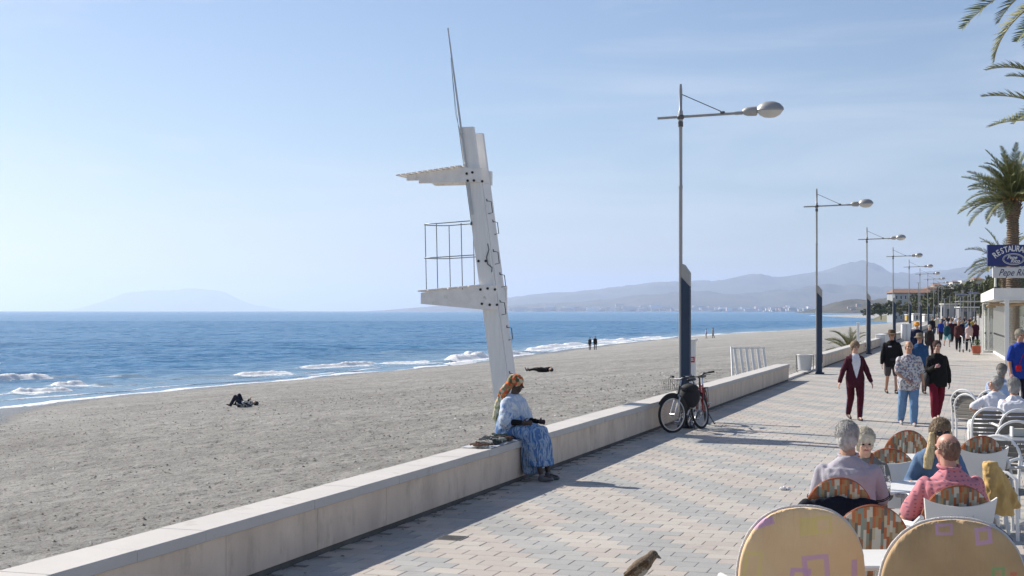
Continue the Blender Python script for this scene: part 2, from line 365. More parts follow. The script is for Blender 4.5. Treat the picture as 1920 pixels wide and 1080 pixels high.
def breaker(x0, y0, x1, y1, hgt, seed, deep, foam=True):
    p0, p1 = G(x0, y0, ZS), G(x1, y1, ZS); n = max(40, int((p1-p0).length/.16)); d = (p1-p0); cr = Vector((-d.y, d.x, 0)).normalized()
    if cr.y < 0: cr = -cr                         # points out to sea
    hgt *= 1.55; deep *= 1.5
    prof = [(-2.2, -.1), (-1.6, .04), (-1.1, .07), (-.8, .09), (-.55, .11), (-.42, .18), (-.34, .36), (-.26, .55), (-.18, .74), (-.1, .9), (-.02, .99), (.06, 1.), (.2, .86), (.4, .62), (.7, .36), (1.1, .14), (1.6, -.12)]
    K = len(prof); T = np.repeat(np.linspace(0, 1, n+1), K); O = np.tile([p[0] for p in prof], n+1)*deep; Zp = np.tile([p[1] for p in prof], n+1); kk = np.tile(np.arange(K), n+1)
    L_ = d.length; env = np.minimum(1, np.minimum(T/.18, (1-T)/.14))**.8*(.92+.22*fbm(np.stack([T*L_*.3, T*0+seed, T*0], 1), 3))
    env = np.clip(env, 0, 1.2); off = .35*deep*fbm(np.stack([T*L_*.13, T*0+seed+3, T*0], 1), 3)
    X = p0.x+d.x*T+cr.x*(O+off); Y = p0.y+d.y*T+cr.y*(O+off)
    lump = fbm(np.stack([X*2.6, Y*2.6, T*0+seed], 1), 5, .7)*(kk < 13)*(kk > 2)*(.13 if foam else .03)
    Z = ZS+np.maximum(-.12, (Zp*(1+lump*.8))*hgt*env*(1 if foam else .5))+lump*.10*env*(Zp > 0)
    hgt_ = hgt; fo = np.where(kk < 4, .37, np.where(kk < 13, .58, .30))*np.clip(env*1.6, 0, 1)*(1 if foam else .2)+.05
    me = grid_mesh('breaking_wave' if foam else 'swell', np.stack([X, Y, Z], 1), K, n+1, churn, attr={'foam': fo})
    o = put('breaking_wave' if foam else 'swell', me, sea); tag(o, kind='structure'); return o
aa = np.concatenate([np.arange(30, 330, .35), np.geomspace(331, 2100, 170)])
o = foam_strip('swash_foam', [(a, float(shore(a))+.1) for a in aa], lambda t: 1.05+2.2*max(0, t-.45), .03, 3); tag(o, kind='stuff')
aa = np.arange(50, 150, .35); o = foam_strip('swash_foam', [(a, float(shore(a))-2.9-.9*math.sin(a*.10)) for a in aa], lambda t: .6*abs(math.sin(t*13+1)), .02, 15, .02); tag(o, kind='stuff')
aa = np.arange(50, 150, .35); o = foam_strip('swash_foam', [(a, float(shore(a))-6.5-1.4*math.sin(a*.07+2)) for a in aa], lambda t: .35*max(0, math.sin(t*17+2)), .02, 18, .02); tag(o, kind='stuff')
aa = np.arange(150, 420, .6); o = foam_strip('swash_foam', [(a, float(shore(a))-2.8-.8*math.sin(a*.12)) for a in aa], lambda t: 1.5*abs(math.sin(t*19))+.05, .03, 5); tag(o, kind='stuff')
breaker(-160, 724, 96, 711, .50, 1, 1.3); breaker(95, 712, 150, 708, .30, 2, 1.5, False)
breaker(15, 738, 138, 733, .22, 3, .8); breaker(105, 727, 168, 723, .26, 4, .9); breaker(168, 723, 205, 721, .18, 41, .9, False)
breaker(440, 706, 542, 699, .20, 5, .9); breaker(552, 693, 714, 683, .26, 6, 1.0); breaker(205, 709, 262, 706, .30, 7, 1.5, False)
breaker(320, 710, 440, 705, .16, 8, 1.0, False); breaker(845, 680, 912, 671, .45, 9, 1.6); breaker(838, 686, 890, 680, .2, 10, 1.2); breaker(868, 668, 892, 664, .35, 11, 1.)
breaker(716, 684, 800, 678, .14, 33, 1.0); breaker(925, 671, 990, 664, .3, 34, 1.3); breaker(1000, 655, 1100, 646, .3, 12, 1.5); breaker(1110, 643, 1170, 638, .3, 13, 1.6); breaker(1175, 638, 1250, 633, .25, 14, 1.6); breaker(650, 668, 780, 658, .22, 15, 2.4, False)
breaker(1700, 604, 1760, 601, .3, 16, 3); breaker(980, 660, 1040, 653, .25, 17, 1.2)

# ------------------------------------------------------------------ ground and promenade
gm = M('land_earth', (.30, .28, .24), rough=.95, var=.2, scale=.05, world_co=True)
gpts = []
for a in (-60, 0, 60, 140, 300, 600, 1200, 2600):
    for b in (-.38, 20, 80, 300, 900): q = P(a, b, -.045); gpts.append(q[:])
ground = put('ground', grid_mesh('ground', gpts, 5, 8, gm)); tag(ground, kind='structure')
pvm = M('promenade_bedding', (.36, .34, .315), rough=.9, var=.08, scale=.6, bump=.3, bscale=30, world_co=True)
mb = MB()
def sheet(mb, a0, a1, b0, b1, z): mb.add([P(a0, b0, z), P(a0, b1, z), P(a1, b1, z), P(a1, b0, z)], [(0, 1, 2, 3)])
sheet(mb, -20, 1000, -.38, 12.5, -.018)
prom = mb.obj('promenade', pvm, smooth=False); tag(prom, kind='structure')
tile_cols = [((.345, .342, .333), .12), ((.37, .366, .352), .12), ((.33, .33, .325), .12), ((.43, .39, .352), .10), ((.445, .412, .372), .10), ((.415, .37, .338), .10)]
tmats = [M('paver_%s' % n, c, rough=.82, var=v, scale=.55, bump=.25, bscale=70, world_co=True, wear=((.24, .225, .21), 1.5, .58, .20)) for n, (c, v) in zip(('grey', 'pale_grey', 'dark_grey', 'blush', 'cream', 'rose'), tile_cols)]
TW, TD, GAP = .31, .24, .0048
def paver_geo(mb, a, b, dz=0.0, sides=True, tilt=0.0):
    h = .006; z0 = -.016+dz; z1 = dz-.003; w = (TD-GAP)/2; l = (TW-GAP)/2
    o = [P(a+s*w, b+t*l, z0) for s, t in ((-1, -1), (-1, 1), (1, 1), (1, -1))]
    i = [P(a+s*(w-h), b+t*(l-h), z1+.003+tilt*t) for s, t in ((-1, -1), (-1, 1), (1, 1), (1, -1))]
    e = [P(a+s*w, b+t*l, z1) for s, t in ((-1, -1), (-1, 1), (1, 1), (1, -1))]
    mb.add(o+e+i, [(8, 9, 10, 11)]+[(4+k, 4+(k+1) % 4, 8+(k+1) % 4, 8+k) for k in range(4)]+([(k, (k+1) % 4, 4+(k+1) % 4, 4+k) for k in range(4)] if sides else []))
PAT = [0, 0, 1, 1, 0, 0, 1, 1, 1]
rnd = random.Random(5); tiles = []
na = int(170/TD)
for i in range(-4, na):
    a = (i+.5)*TD+.0
    for j in range(-1, 34):
        b = (j+.5+(.5 if i % 2 else 0))*TW
        if b < .05 or b > 10.4: continue
        h = 2*j+(i % 2); v = (h+i)//2
        g = PAT[v % 9]
        if rnd.random() < .07: g = 1-g
        k = rnd.randrange(3)+(3 if g else 0)
        q = P(a, b)
        if q.y < 6.5: continue
        px = 960+F*q.x/q.y; py = HZ+F*CAMH/q.y
        if px < -150 or px > 2300: continue
        tiles.append((a, b, k, rnd.uniform(-.0012, .0012), rnd.uniform(-.0006, .0006), px, py, q.y))
vis = [t for t in tiles if 300 < t[5] < 1560 and t[6] < 1085 and t[6] > 700 and t[1] > .3]
vis.sort(key=lambda t: t[7]); big = set(id(t) for t in vis[:300])
proto = {}
mbS = MB()
for t in tiles:
    a, b, k, dz, tl, px, py, yy = t
    if id(t) in big:
        if k not in proto:
            m_ = MB(); w = (TD-GAP)/2; l = (TW-GAP)/2; h = .006
            o_ = [(s*w, u*l, -.016) for s, u in ((-1, 1), (-1, -1), (1, -1), (1, 1))]; e_ = [(x, y, -.003) for x, y, _ in o_]
            i_ = [(s*(w-h), u*(l-h), 0) for s, u in ((-1, 1), (-1, -1), (1, -1), (1, 1))]
            m_.add(o_+e_+i_, [(8, 9, 10, 11)]+[(4+q, 4+(q+1) % 4, 8+(q+1) % 4, 8+q) for q in range(4)]+[(q, (q+1) % 4, 4+(q+1) % 4, 4+q) for q in range(4)])
            proto[k] = m_.mesh('paver', tmats[k])
        o = put('paver', proto[k], prom, P(a, b, dz)); o.rotation_euler = (tl*8, 0, WALLRZ)
    else:
        mbS.cur = k; paver_geo(mbS, a, b, dz, yy < 40, tl*.5)
mbS.cur = 0
pv = put('paving', mbS.mesh('paving', tmats, False), prom); tag(pv, kind='stuff')
farm = M('far_paving', (.43, .405, .375), rough=.85, var=.14, scale=1., world_co=True, stretch=(.25, 1.2, 1))
mb = MB(); sheet(mb, 169, 900, 0.02, 10.4, -.006); fp = mb.obj('paving_far', farm, prom, False)
# drain cover
dm = M('drain_iron', (.16, .155, .15), rough=.6, var=.25, scale=6., metal=.3, bump=.3)
dp = G(848, 1009); dc = thing('drain_cover', 'small square iron drain cover set in the paving at the edge of the wall shadow', 'drain cover', dp+Vector((0, 0, .004)), WALLRZ)
mb = MB(); mb.box((0, 0, -.003), (.26, .26, .010), bev=.002); mb.obj('plate', dm, dc, False)
mb = MB()
for k in range(-3, 4): mb.box((k*.032, 0, .004), (.014, .22, .006))
tag(mb.obj('ribs', dm, dc, False), kind='stuff')

# ------------------------------------------------------------------ sea wall
copem = M('coping_stone', (.54, .515, .49), rough=.75, var=.06, scale=1.5, bump=.15, bscale=60, world_co=True, wear=((.37, .34, .30), 3.0, .58, .16))
facem = M('wall_facing_stone', (.80, .66, .53), rough=.8, var=.1, scale=1.3, bump=.2, bscale=50, world_co=True, col2=(.62, .50, .40), stretch=(1.5, 1.5, .7), wear=((.42, .34, .26), 1.7, .52, .26))
corem = M('wall_core', (.26, .24, .22), rough=.9, var=.1, world_co=True)
WH = .53
def seawall(a0, a1, joints, label, slab=.98, fine_to=1e9):
    w = thing('sea_wall', label, 'wall', P(a0, 0), WALLRZ)
    def lb(mb, x0, x1, y0, y1, z0, z1, bev=.004): mb.box(((x0+x1)/2, (y0+y1)/2, (z0+z1)/2), (x1-x0, y1-y0, z1-z0), bev=bev)
    # local x along the wall, local +y towards the sea
    mb = MB(); lb(mb, .03, a1-a0-.03, .03, .35, -.3, WH-.06, 0); mb.obj('core', corem, w, False)
    js = [a0]+[j for j in joints if a0 < j < a1]+[a1]; r_ = random.Random(11)
    for p, q in zip(js[:-1], js[1:]):
        mb = MB(); d = r_.uniform(0, .003); lb(mb, p-a0+.004, q-a0-.004, 0+d, .034, .045, WH-.093, .003); mb.obj('stone_panel', facem, w, False)
    mb = MB(); lb(mb, .02, a1-a0-.02, .02, .032, -.05, .048, 0); mb.obj('plinth', M('plinth_dark', (.14, .13, .12), rough=.95, var=.3, scale=3, world_co=True), w, False)
    for e in (0, 1):
        mb = MB(); x = -.0 if e == 0 else a1-a0-.03; lb(mb, x, x+.03, .036, .35, -.05, WH-.093, .003); mb.obj('end_panel', facem, w, False)
    x = 0; n = 0
    while x < a1-a0-.05 and n < 80:
        ln = slab*r_.uniform(.96, 1.04) if a0+x < fine_to else 6.
        x1 = min(x+ln, a1-a0); dz = r_.uniform(-.0015, .0015); dy = r_.uniform(-.002, .002)
        mb = MB(); lb(mb, x+.002, x1-.002, -.028+dy, .39+dy, WH-.09+dz, WH+dz, .005); mb.obj('coping_slab', copem, w, False); x = x1; n += 1
    return w
A1 = 6.08/(.3067-.9518*(1478-960)/F)
A2 = 6.08/(.3067-.9518*(1545-960)/F)
jn = [6.2, 8.6, 10.4, 12.23, 13.93, 15.55, 16.18, 20.0, 21.9, 23.8, 25.6, 27.5, 30.0, 32.6, 35.2, 37.8, 40.4, 43]
W1 = seawall(4.0, A1, jn, 'low cream stone sea wall in the foreground where the woman in blue sits')
W2 = seawall(A2, A2+130, [A2+2.6*k for k in range(1, 50)], 'low stone sea wall continuing beyond the litter bin', fine_to=A2+30)
W3 = seawall(A2+134, A2+300, [A2+134+8*k for k in range(1, 20)], 'most distant stretch of low sea wall along the crowded promenade', fine_to=0)
# kerb across the gap
mb = MB(); m_ = (A1+A2)/2; mb.box((0, 0, 0), (A2-A1-.1, .3, .12), bev=.01)
kb = mb.obj('kerb', copem, None, False, P(m_, -.18, .005), WALLRZ); tag(kb, kind='structure')

# loose stones on the sand and litter along the wall foot
pebm = [M('pebble_%s' % n, c, rough=.9, var=.3, scale=20) for n, c in (('dark', (.12, .115, .11)), ('pale', (.62, .60, .57)), ('brown', (.22, .18, .14)))]
r_ = np.random.RandomState(12); mb = MB(); n = 5200; A0 = 5+62*r_.rand(n)**1.25; B0 = -.6-r_.rand(n)**1.2*46; keep = B0 > shore(A0)+1.5; A0, B0 = A0[keep], B0[keep]; Z0 = sand_z(A0, B0)
for a, b, z in zip(A0, B0, Z0):
    q = P(a, b, z+.004); e = .012+.022*r_.rand()**2+.00035*a; k = r_.rand(6)*.6+.7; mb.cur = int(r_.choice([0, 0, 1, 2]))
    mb.add([(q.x-e*k[0], q.y, q.z), (q.x, q.y-e*k[1], q.z), (q.x+e*k[2], q.y, q.z), (q.x, q.y+e*k[3], q.z), (q.x, q.y, q.z+e*.7*k[4])], [(0, 1, 4), (1, 2, 4), (2, 3, 4), (3, 0, 4)])
o = put('beach_pebbles', mb.mesh('beach_pebbles', pebm, False, fix=False)); tag(o, kind='stuff')
mb = MB(); rr_ = random.Random(3)
for k in range(260):
    q = P(rr_.uniform(8, 36), .015+rr_.random()**2*.35, .004); e = rr_.uniform(.006, .03); f = rr_.random()*3; c_, s_ = math.cos(f)*e, math.sin(f)*e; mb.cur = rr_.choice((0, 0, 2)); mb.add([(q.x-c_, q.y-s_, q.z), (q.x+s_*.4, q.y-c_*.4, q.z+e*.3), (q.x+c_, q.y+s_, q.z), (q.x-s_*.4, q.y+c_*.4, q.z+e*.2)], [(0, 1, 2, 3)])
o = put('wall_foot_debris', mb.mesh('wall_foot_debris', pebm, False, fix=False)); tag(o, kind='stuff')
# ------------------------------------------------------------------ far hills, town, headland
hillm = M('hill_scrub', (.05, .065, .05), rough=.95, col2=(.13, .115, .09), scale=.0012, detail=10, world_co=True)
headm = M('headland_scrub', (.035, .042, .028), rough=.95, col2=(.095, .08, .06), scale=.02, detail=10, world_co=True)
def ridge(name, prof, dist, depth, nx, mat, rough, seed, ny=26, base=ZS-2):
    xs = np.linspace(prof[0][0], prof[-1][0], nx); hh = np.interp(xs, [p[0] for p in prof], [HZ-p[1] for p in prof])
    pts = []
    for j in range(ny):
        t = j/(ny-1); y = dist-depth*.55+depth*t
        x = (xs-960)/F*dist*(1+.0*t)
        env = math.sin(math.pi*min(1, max(0, t*.98)))**.8 if t < .55 else math.cos((t-.55)/.45*math.pi/2)
        h = hh/F*dist*env
        p = np.stack([x/dist*14*rough, np.full(nx, y/dist*14*rough), np.full(nx, seed)], 1)
        h = h*(1+.16*fbm(p, 5, .55)*(1-.75*math.exp(-((t-.55)/.07)**2))) 
        h = h+hh/F*dist*.10*np.minimum(0, fbm(p*1.7, 3))*math.sin(math.pi*t)
        pts.append(np.stack([x, np.full(nx, y), base+np.maximum(h, 0)], 1))
    o = put(name, grid_mesh(name, np.concatenate(pts), nx, ny, mat)); tag(o, kind='structure'); return o
far = [(705, 583), (760, 578), (830, 572), (950, 557), (1000, 551), (1060, 547), (1110, 541), (1160, 538), (1215, 532), (1270, 531), (1330, 526), (1375, 520), (1430, 524), (1480, 519), (1540, 511), (1575, 501), (1600, 496), (1630, 502), (1660, 509), (1710, 513), (1760, 510), (1800, 506), (1840, 509), (1900, 515), (2100, 505), (2400, 530), (2700, 583)]
ridge('mountains', far, 22000, 6000, 420, hillm, 3., 1)
mid_ = [(880, 583), (940, 574), (1020, 568), (1080, 566), (1130, 562), (1200, 553), (1260, 549), (1320, 546), (1380, 550), (1450, 543), (1520, 540), (1590, 536), (1680, 538), (1800, 535), (2000, 530), (2300, 560), (2500, 583)]
ridge('foothills', mid_, 15500, 4000, 360, hillm, 4., 7)
ridge('island_mountain', [(150, 583), (185, 579), (215, 567), (250, 553), (285, 547), (330, 547), (380, 542.5), (420, 547), (445, 560), (470, 571), (500, 576), (540, 583)], 47000, 8000, 160, hillm, 3., 3)
ridge('headland', [(1505, 583), (1540, 574), (1556, 567), (1575, 560), (1600, 557), (1640, 559), (1668, 553), (1700, 557), (1760, 560), (1850, 560), (1950, 583)], 4300, 700, 220, headm, 5., 5)
# near hillside on the right behind the trees
hm = M('near_hill', (.07, .085, .04), rough=.95, col2=(.16, .14, .09), scale=.03, detail=8, world_co=True)
ridge('hillside', [(1690, 583), (1712, 566), (1740, 545), (1765, 532), (1800, 525), (1850, 521), (1920, 515), (2050, 505), (2250, 520), (2400, 583)], 760, 300, 160, hm, 6., 9)
# town strip at the foot of the far hills
rnd = random.Random(3)
def town(name, n, x0, x1, dist, hmin, hmax, wmin, wmax, zf, mats, seed=1):
    mb = MB(); r_ = random.Random(seed)
    for k in range(n):
        px = r_.uniform(x0, x1); d = dist+r_.uniform(-300, 300); z = zf(px, r_); w = r_.uniform(wmin, wmax); h = r_.uniform(hmin, hmax)
        mb.cur = r_.choice(range(len(mats))); mb.box(((px-960)/F*d, d, ZS+z+h/2), (w, w*.6, h))
    o = put(name, mb.mesh(name, mats, False)); tag(o, kind='stuff'); return o
tw = [M('far_white_walls', (.75, .73, .70), var=.1), M('far_rose_walls', (.60, .47, .42), var=.1), M('far_sand_walls', (.55, .5, .42), var=.1)]
town('distant_town', 230, 960, 1560, 13300, 8, 32, 30, 110, lambda x, r: abs(r.gauss(0, 14)), tw, 1)
town('distant_town', 60, 1440, 1545, 9000, 6, 22, 20, 60, lambda x, r: abs(r.gauss(0, 6)), tw, 2)
town('hill_houses', 14, 1560, 1700, 4200, 5, 9, 10, 22, lambda x, r: r.uniform(8, 18), tw, 4)
# ------------------------------------------------------------------ air
hz = MB(); hz.box((15000, 30050, 477), (130000, 60900, 974))
hm_ = bpy.data.materials.new('air'); hm_.use_nodes = True; nt = hm_.node_tree; nt.nodes.clear()
pvn = nt.nodes.new('ShaderNodeVolumePrincipled'); pvn.inputs['Density'].default_value = 5.0e-5; pvn.inputs['Color'].default_value = (.68, .785, 1.0, 1); pvn.inputs['Anisotropy'].default_value = .4
om = nt.nodes.new('ShaderNodeOutputMaterial'); nt.links.new(pvn.outputs[0], om.inputs['Volume'])
haze = hz.obj('haze', hm_, None, False); tag(haze, kind='stuff')
# ------------------------------------------------------------------ street lamps
poleg = M('lamp_grey_metal', (.36, .36, .36), rough=.45, var=.06, metal=.35, bump=.1)
poleb = M('lamp_blue_paint', (.022, .045, .088), rough=.5, var=.12, scale=3, bump=.1, wear=((.07, .09, .12), 5, .72))
polet = M('lamp_top_casing', (.40, .385, .37), rough=.5, var=.06, metal=.2)
lensm = M('lamp_lens', (.62, .60, .56), rough=.25, var=.05)
jointm = M('lamp_joint_dark', (.10, .10, .10), rough=.5)
cables = M('dark_steel', (.05, .05, .055), rough=.5, metal=.5)
def make_lamp(label):
    t = thing('street_lamp', label, 'street lamp', group='street lamps along the sea wall')
    # local +x points inland
    mb = MB(); mb.lathe([(.036, 0), (.036, 4.6), (.041, 4.62), (.041, 4.66), (.034, 4.68), (.034, 5.9), (.045, 5.92), (.045, 6.1), (.03, 6.12), (.034, 6.5), (.024, 6.62)], (-.05, 0, 0), 14); mb.obj('pole', poleg, t)
    mb = MB(); o_ = [(-.022, 0), (.14, 0), (.14, 2.72), (-.022, 2.9)]; mb.ext(o_, .13)
    mb.box((.06, 0, .03), (.30, .26, .06), bev=.01); mb.obj('blue_base', poleb, t, False)
    mb = MB(); mb.ext([(-.024, 2.903), (.142, 2.723), (.142, 2.98), (.03, 3.14), (-.024, 3.16)], .134); mb.obj('casing_top', polet, t, False)
    mb = MB(); mb.box((.16, 0, .55), (.012, .09, .3), bev=.004); mb.obj('service_door', poleb, t, False)
    mb = MB(); mb.tube([(-.50, 0, 5.98), (1.22, 0, 6.02)], .026, 10); mb.tube([(1.0, 0, 6.015), (1.14, 0, 6.018)], .034, 10); mb.obj('arm', poleg, t)
    mb = MB(); mb.ell((-.05, 0, 5.985), (.075, .06, .06)); mb.tube([(-.05, 0, 5.8), (-.05, 0, 5.9)], .05, 10); mb.obj('joint', jointm, t); mb = MB(); mb.box((.76, 0, 6.03), (.09, .05, .07), bev=.01); mb.obj('stay_clamp', jointm, t)
    mb = MB(); mb.tube([(-.02, 0, 6.42), (.76, 0, 6.05)], .009, 6); mb.obj('stay_cable', cables, t)
    mb = MB(); mb.lathe([(.03, 0), (.062, .03), (.088, .10), (.09, .26), (.07, .28)], (1.14, 0, 6.04), 14, Matrix.Rotation(R(90), 3, 'Y'), sy=.8); mb.obj('gear_box', polet, t)
    mb = MB(); pr = [(.001, .165), (.10, .155), (.19, .115), (.25, .05), (.265, 0), (.25, -.012)]
    mb.lathe([(r*1., z) for r, z in pr[::-1]], (1.66, 0, 6.05), 20, sy=.62); mb.obj('lamp_head', poleg, t)
    mb = MB(); mb.lathe([(.001, -.15), (.10, -.14), (.19, -.095), (.24, -.03), (.246, -.014)], (1.66, 0, 6.05), 20, sy=.62); mb.obj('lens', lensm, t)
    return t
L0 = make_lamp('nearest tall grey street lamp with a blue base, two bicycles leaning on it')
lb_ = ab(*G(1281, 802)[:2]); LAMPS = []
ll = [None, 'second street lamp, blue base behind the woven grey litter bin and its ring stand', 'third street lamp, behind the man in the wide brown hat',
      'fourth street lamp along the wall, its arm reaching over the terracotta roofed building', 'fifth street lamp along the wall, beside the walker in navy with an orange hat',
      'sixth street lamp, much smaller, over the walker with the dark backpack', 'seventh street lamp, at the near edge of the crowd', 'eighth street lamp, in the row of lamps behind the crowd',
      'ninth street lamp, nearly hidden against the hillside trees', 'tenth and farthest street lamp, a thin line in front of the hillside trees']
for k in range(10):
    a = lb_[0]+24.9*k; loc = P(a, lb_[1]); LAMPS.append(loc)
    o = L0 if k == 0 else clone(L0, ll[k]); o.location = loc; o.rotation_euler = (0, 0, WALLRZ-R(90))
# ------------------------------------------------------------------ lifeguard tower
wpm = M('white_painted_wood', (.86, .84, .82), rough=.6, var=.05, scale=3, stretch=(6, 6, .5), bump=.35, bscale=12, wear=((.50, .47, .44), 5, .66))
wpp = M('white_painted_plank', (.87, .83, .80), rough=.6, var=.08, scale=5, bump=.35, bscale=18, wear=((.52, .46, .40), 4, .62))
boltm = M('bolt_dark', (.045, .04, .04), rough=.5, metal=.4); rustm = M('bolt_rust', (.30, .22, .16), rough=.8)
rodm = M('rail_rod', (.13, .14, .145), rough=.5, metal=.4); polem = M('aluminium_pole', (.5, .52, .54), rough=.4, metal=.4)
TS = 95.0
def build_tower():
    t = thing('lifeguard_tower', 'tall leaning white lifeguard tower with empty railed platform rising from the sand behind the wall', 'lifeguard tower')
    base = S(958, TS, -.05); t.location = base; t.rotation_euler = (0, 0, math.atan2(-NX.y, -NX.x))   # local +x points seaward, local -y... towards the viewer side
    # local frame: x seaward; y: away is -AX or +AX ?
    ax = Vector((-NX.x, -NX.y, 0)); ay = Vector((-ax.y, ax.x, 0))   # = local y in world
    sgn = 1 if ay.dot(AX) < 0 else -1                              # sgn*local y points to the viewer
    lean = math.tan(R(7.9))
    def q(x, d, z): return Vector((x+lean*z, sgn*d, z))            # d positive = nearer the viewer
    W = .34; D = .24
    def plank(z0, z1, d, w, th, xo=0, name='post', mat=wpm):
        mb = MB(); a, b = q(xo, d, z0), q(xo, d, z1); dd = (b-a); 
        vs = []
        for p in (a, b):
            for x in (-w/2, w/2):
                for y in (-th/2, th/2): vs.append((p.x+x, p.y+y, p.z))
        mb.add(vs, [(0, 1, 3, 2), (4, 6, 7, 5), (0, 4, 5, 1), (2, 3, 7, 6), (0, 2, 6, 4), (1, 5, 7, 3)])
        return mb.obj(name, mat, t, False)
    plank(-.9, 5.93, D, .30, .10, .02); plank(-.9, 5.86, -D, .26, .10, -.02)
    plank(-.9, 4.82, 0, .30, .37, 0, 'ladder_board')                # closes the gap between the two posts
    # lower platform
    zt = 2.78
    def arm(z, d, L_, h0, h1, th, x0=-.36, name='platform_beam', drop=0):
        mb = MB(); c = lean*z
        mb.ext([(x0+c, z-h0), (x0+c, z+.02), (.12+c, z+.02), (L_+c, z-.12-drop), (L_+c, z-.12-h1-drop), (.0+c, z-h0)], th, c=(0, sgn*d, 0)); return mb.obj(name, wpp, t, False)
    dd = D+.05+.04
    arm(zt, dd, 1.38, .46, .22, .07, x0=-.19); arm(zt, -dd, 1.38, .46, .22, .07, x0=-.19)
    for k in range(6):
        mb = MB(); x = .26+k*.215; z = zt+.035-.115*(x/1.38); mb.box((x+lean*zt, 0, z), (.195, .80, .032), Matrix.Rotation(R(4.8), 3, 'Y')@Matrix.Rotation(R(random.uniform(-.8, .8)), 3, 'Z'), .004); mb.obj('plank', wpp, t, False)
    # canopy
    zc = 5.10
    mb = MB(); c = lean*zc; mb.ext([(-.20+c, zc-.28), (-.20+c, zc+.0), (.20+c, zc+.03), (1.36+c, zc-.10), (1.36+c, zc-.20), (1.1+c, zc-.20), (1.0+c, zc-.26), (.2+c, zc-.26)], .07, c=(0, sgn*dd, 0)); mb.obj('canopy_beam', wpp, t, False)
    mb = MB(); mb.ext([(-.20+c, zc-.28), (-.20+c, zc+.0), (.20+c, zc+.03), (1.36+c, zc-.10), (1.36+c, zc-.20), (1.1+c, zc-.20), (1.0+c, zc-.26), (.2+c, zc-.26)], .07, c=(0, -sgn*dd, 0)); mb.obj('canopy_beam', wpp, t, False)
    for k in range(12):
        mb = MB(); x = .24+k*.115; z = zc+.052-.120*((x-.2)/1.08); mb.box((x+c, 0, z), (.095, .95, .024), Matrix.Rotation(R(6.5), 3, 'Y')@Matrix.Rotation(R(random.uniform(-.6, .6)), 3, 'Z'), .003); mb.obj('canopy_slat', wpp, t, False)
    # railing
    zr = [3.36, 4.03]; Lr = 1.42
    for z in zr:
        mb = MB()
        cc = lean*2.78-.0; pts = [(.17+lean*z, .36, z+.04)]
        for k in range(0, 13):
            a_ = math.pi*k/12; pts.append((cc+Lr-.36+.36*math.sin(a_)+.0, .36*math.cos(a_), z-.0))
        pts.append((.17+lean*z, -.36, z+.04)); mb.tube(pts, .010, 6); mb.obj('hoop_rail', rodm, t)
    for (x, y) in ((1.40, 0), (1.02, .36), (1.02, -.36), (.50, .36), (.50, -.36)):
        mb = MB(); mb.tube([(x+lean*2.78, y, 2.72), (x+lean*2.78+.03, y, 4.03)], .009, 6); mb.obj('rail_post', rodm, t)
    # ladder handles on the narrow landward side, alternately near and far
    for k, z in enumerate((.95, 1.85, 2.35, 2.9, 3.35, 3.95, 4.35)):
        d = .10 if k % 2 == 0 else -.12; x = -.15+lean*z
        mb = MB(); x0 = x-.005; pp = [(x0, sgn*d, z-.13), (x0-.10, sgn*d, z-.11), (x0-.10+lean*.2, sgn*d, z+.11), (x0+lean*.2, sgn*d, z+.13)]
        mb.tube(pp, .009, 6); mb.box((x0-.004, sgn*d, z-.14), (.012, .04, .05)); mb.box((x0-.004+lean*.2, sgn*d, z+.14), (.012, .04, .05)); mb.obj('handle', cables, t)
    def bolt(x, d, z, m=boltm):
        mb = MB(); mb.lathe([(.026, 0), (.026, .012), (.014, .014), (.014, .03)], (x+lean*z, sgn*d, z), 10, Matrix.Rotation(R(90 if sgn < 0 else -90), 3, 'X')); mb.obj('bolt', m, t)
    f = dd+.036
    for x, z in ((.13, 2.72), (-.02, 2.74), (-.17, 2.72), (.14, 2.44), (-.02, 2.42), (-.17, 2.42)): bolt(x, f, z)
    for x, z in ((.10, 5.00), (-.02, 5.02), (.10, 4.86), (-.03, 4.86), (-.20, 4.84)): bolt(x, f, z)
    for x, z in ((.12, 3.28), (-.03, 3.28)): bolt(x, D+.052, z)
    # hose / strap hanging on the near post
    mb = MB(); z = 3.2; y = sgn*(D+.065); mb.tube([(-.12+lean*3.6, y, 3.62), (-.13+lean*3.5, y, 3.5), (-.06+lean*3.35, y, 3.36), (-.06+lean*3.2, y, 3.22), (-.14+lean*3.1, y, 3.15), (-.12+lean*3, y, 3.06)], .011, 6); mb.obj('strap', rodm, t)
    # flag pole and halyard
    mb = MB(); a, b = q(.115, D+.07, 4.2), q(.115, D+.07, 7.9); mb.tube([a, q(.115, D+.07, 5.9), b], [.024, .022, .014], 8); mb.obj('flag_pole', polem, t)
    mb = MB(); mb.tube([q(.13, D+.09, 7.3), q(.155, D+.10, 6.4), q(.155, D+.1, 5.6), q(.15, D+.10, 4.05)], .0045, 5); mb.tube([q(.13, D+.09, 7.3), q(.18, D+.10, 6.2), q(.12, D+.1, 5.7)], .004, 5); mb.box(q(.15, D+.1, 4.02), (.03, .03, .07)); mb.obj('halyard', rodm, t)
    mb = MB(); mb.box(q(.115, D+.075, 5.8), (.06, .05, .03), bev=.005); mb.box(q(.115, D+.075, 5.2), (.06, .05, .03), bev=.005); mb.obj('pole_clamp', polem, t)
    return t
tower = build_tower()
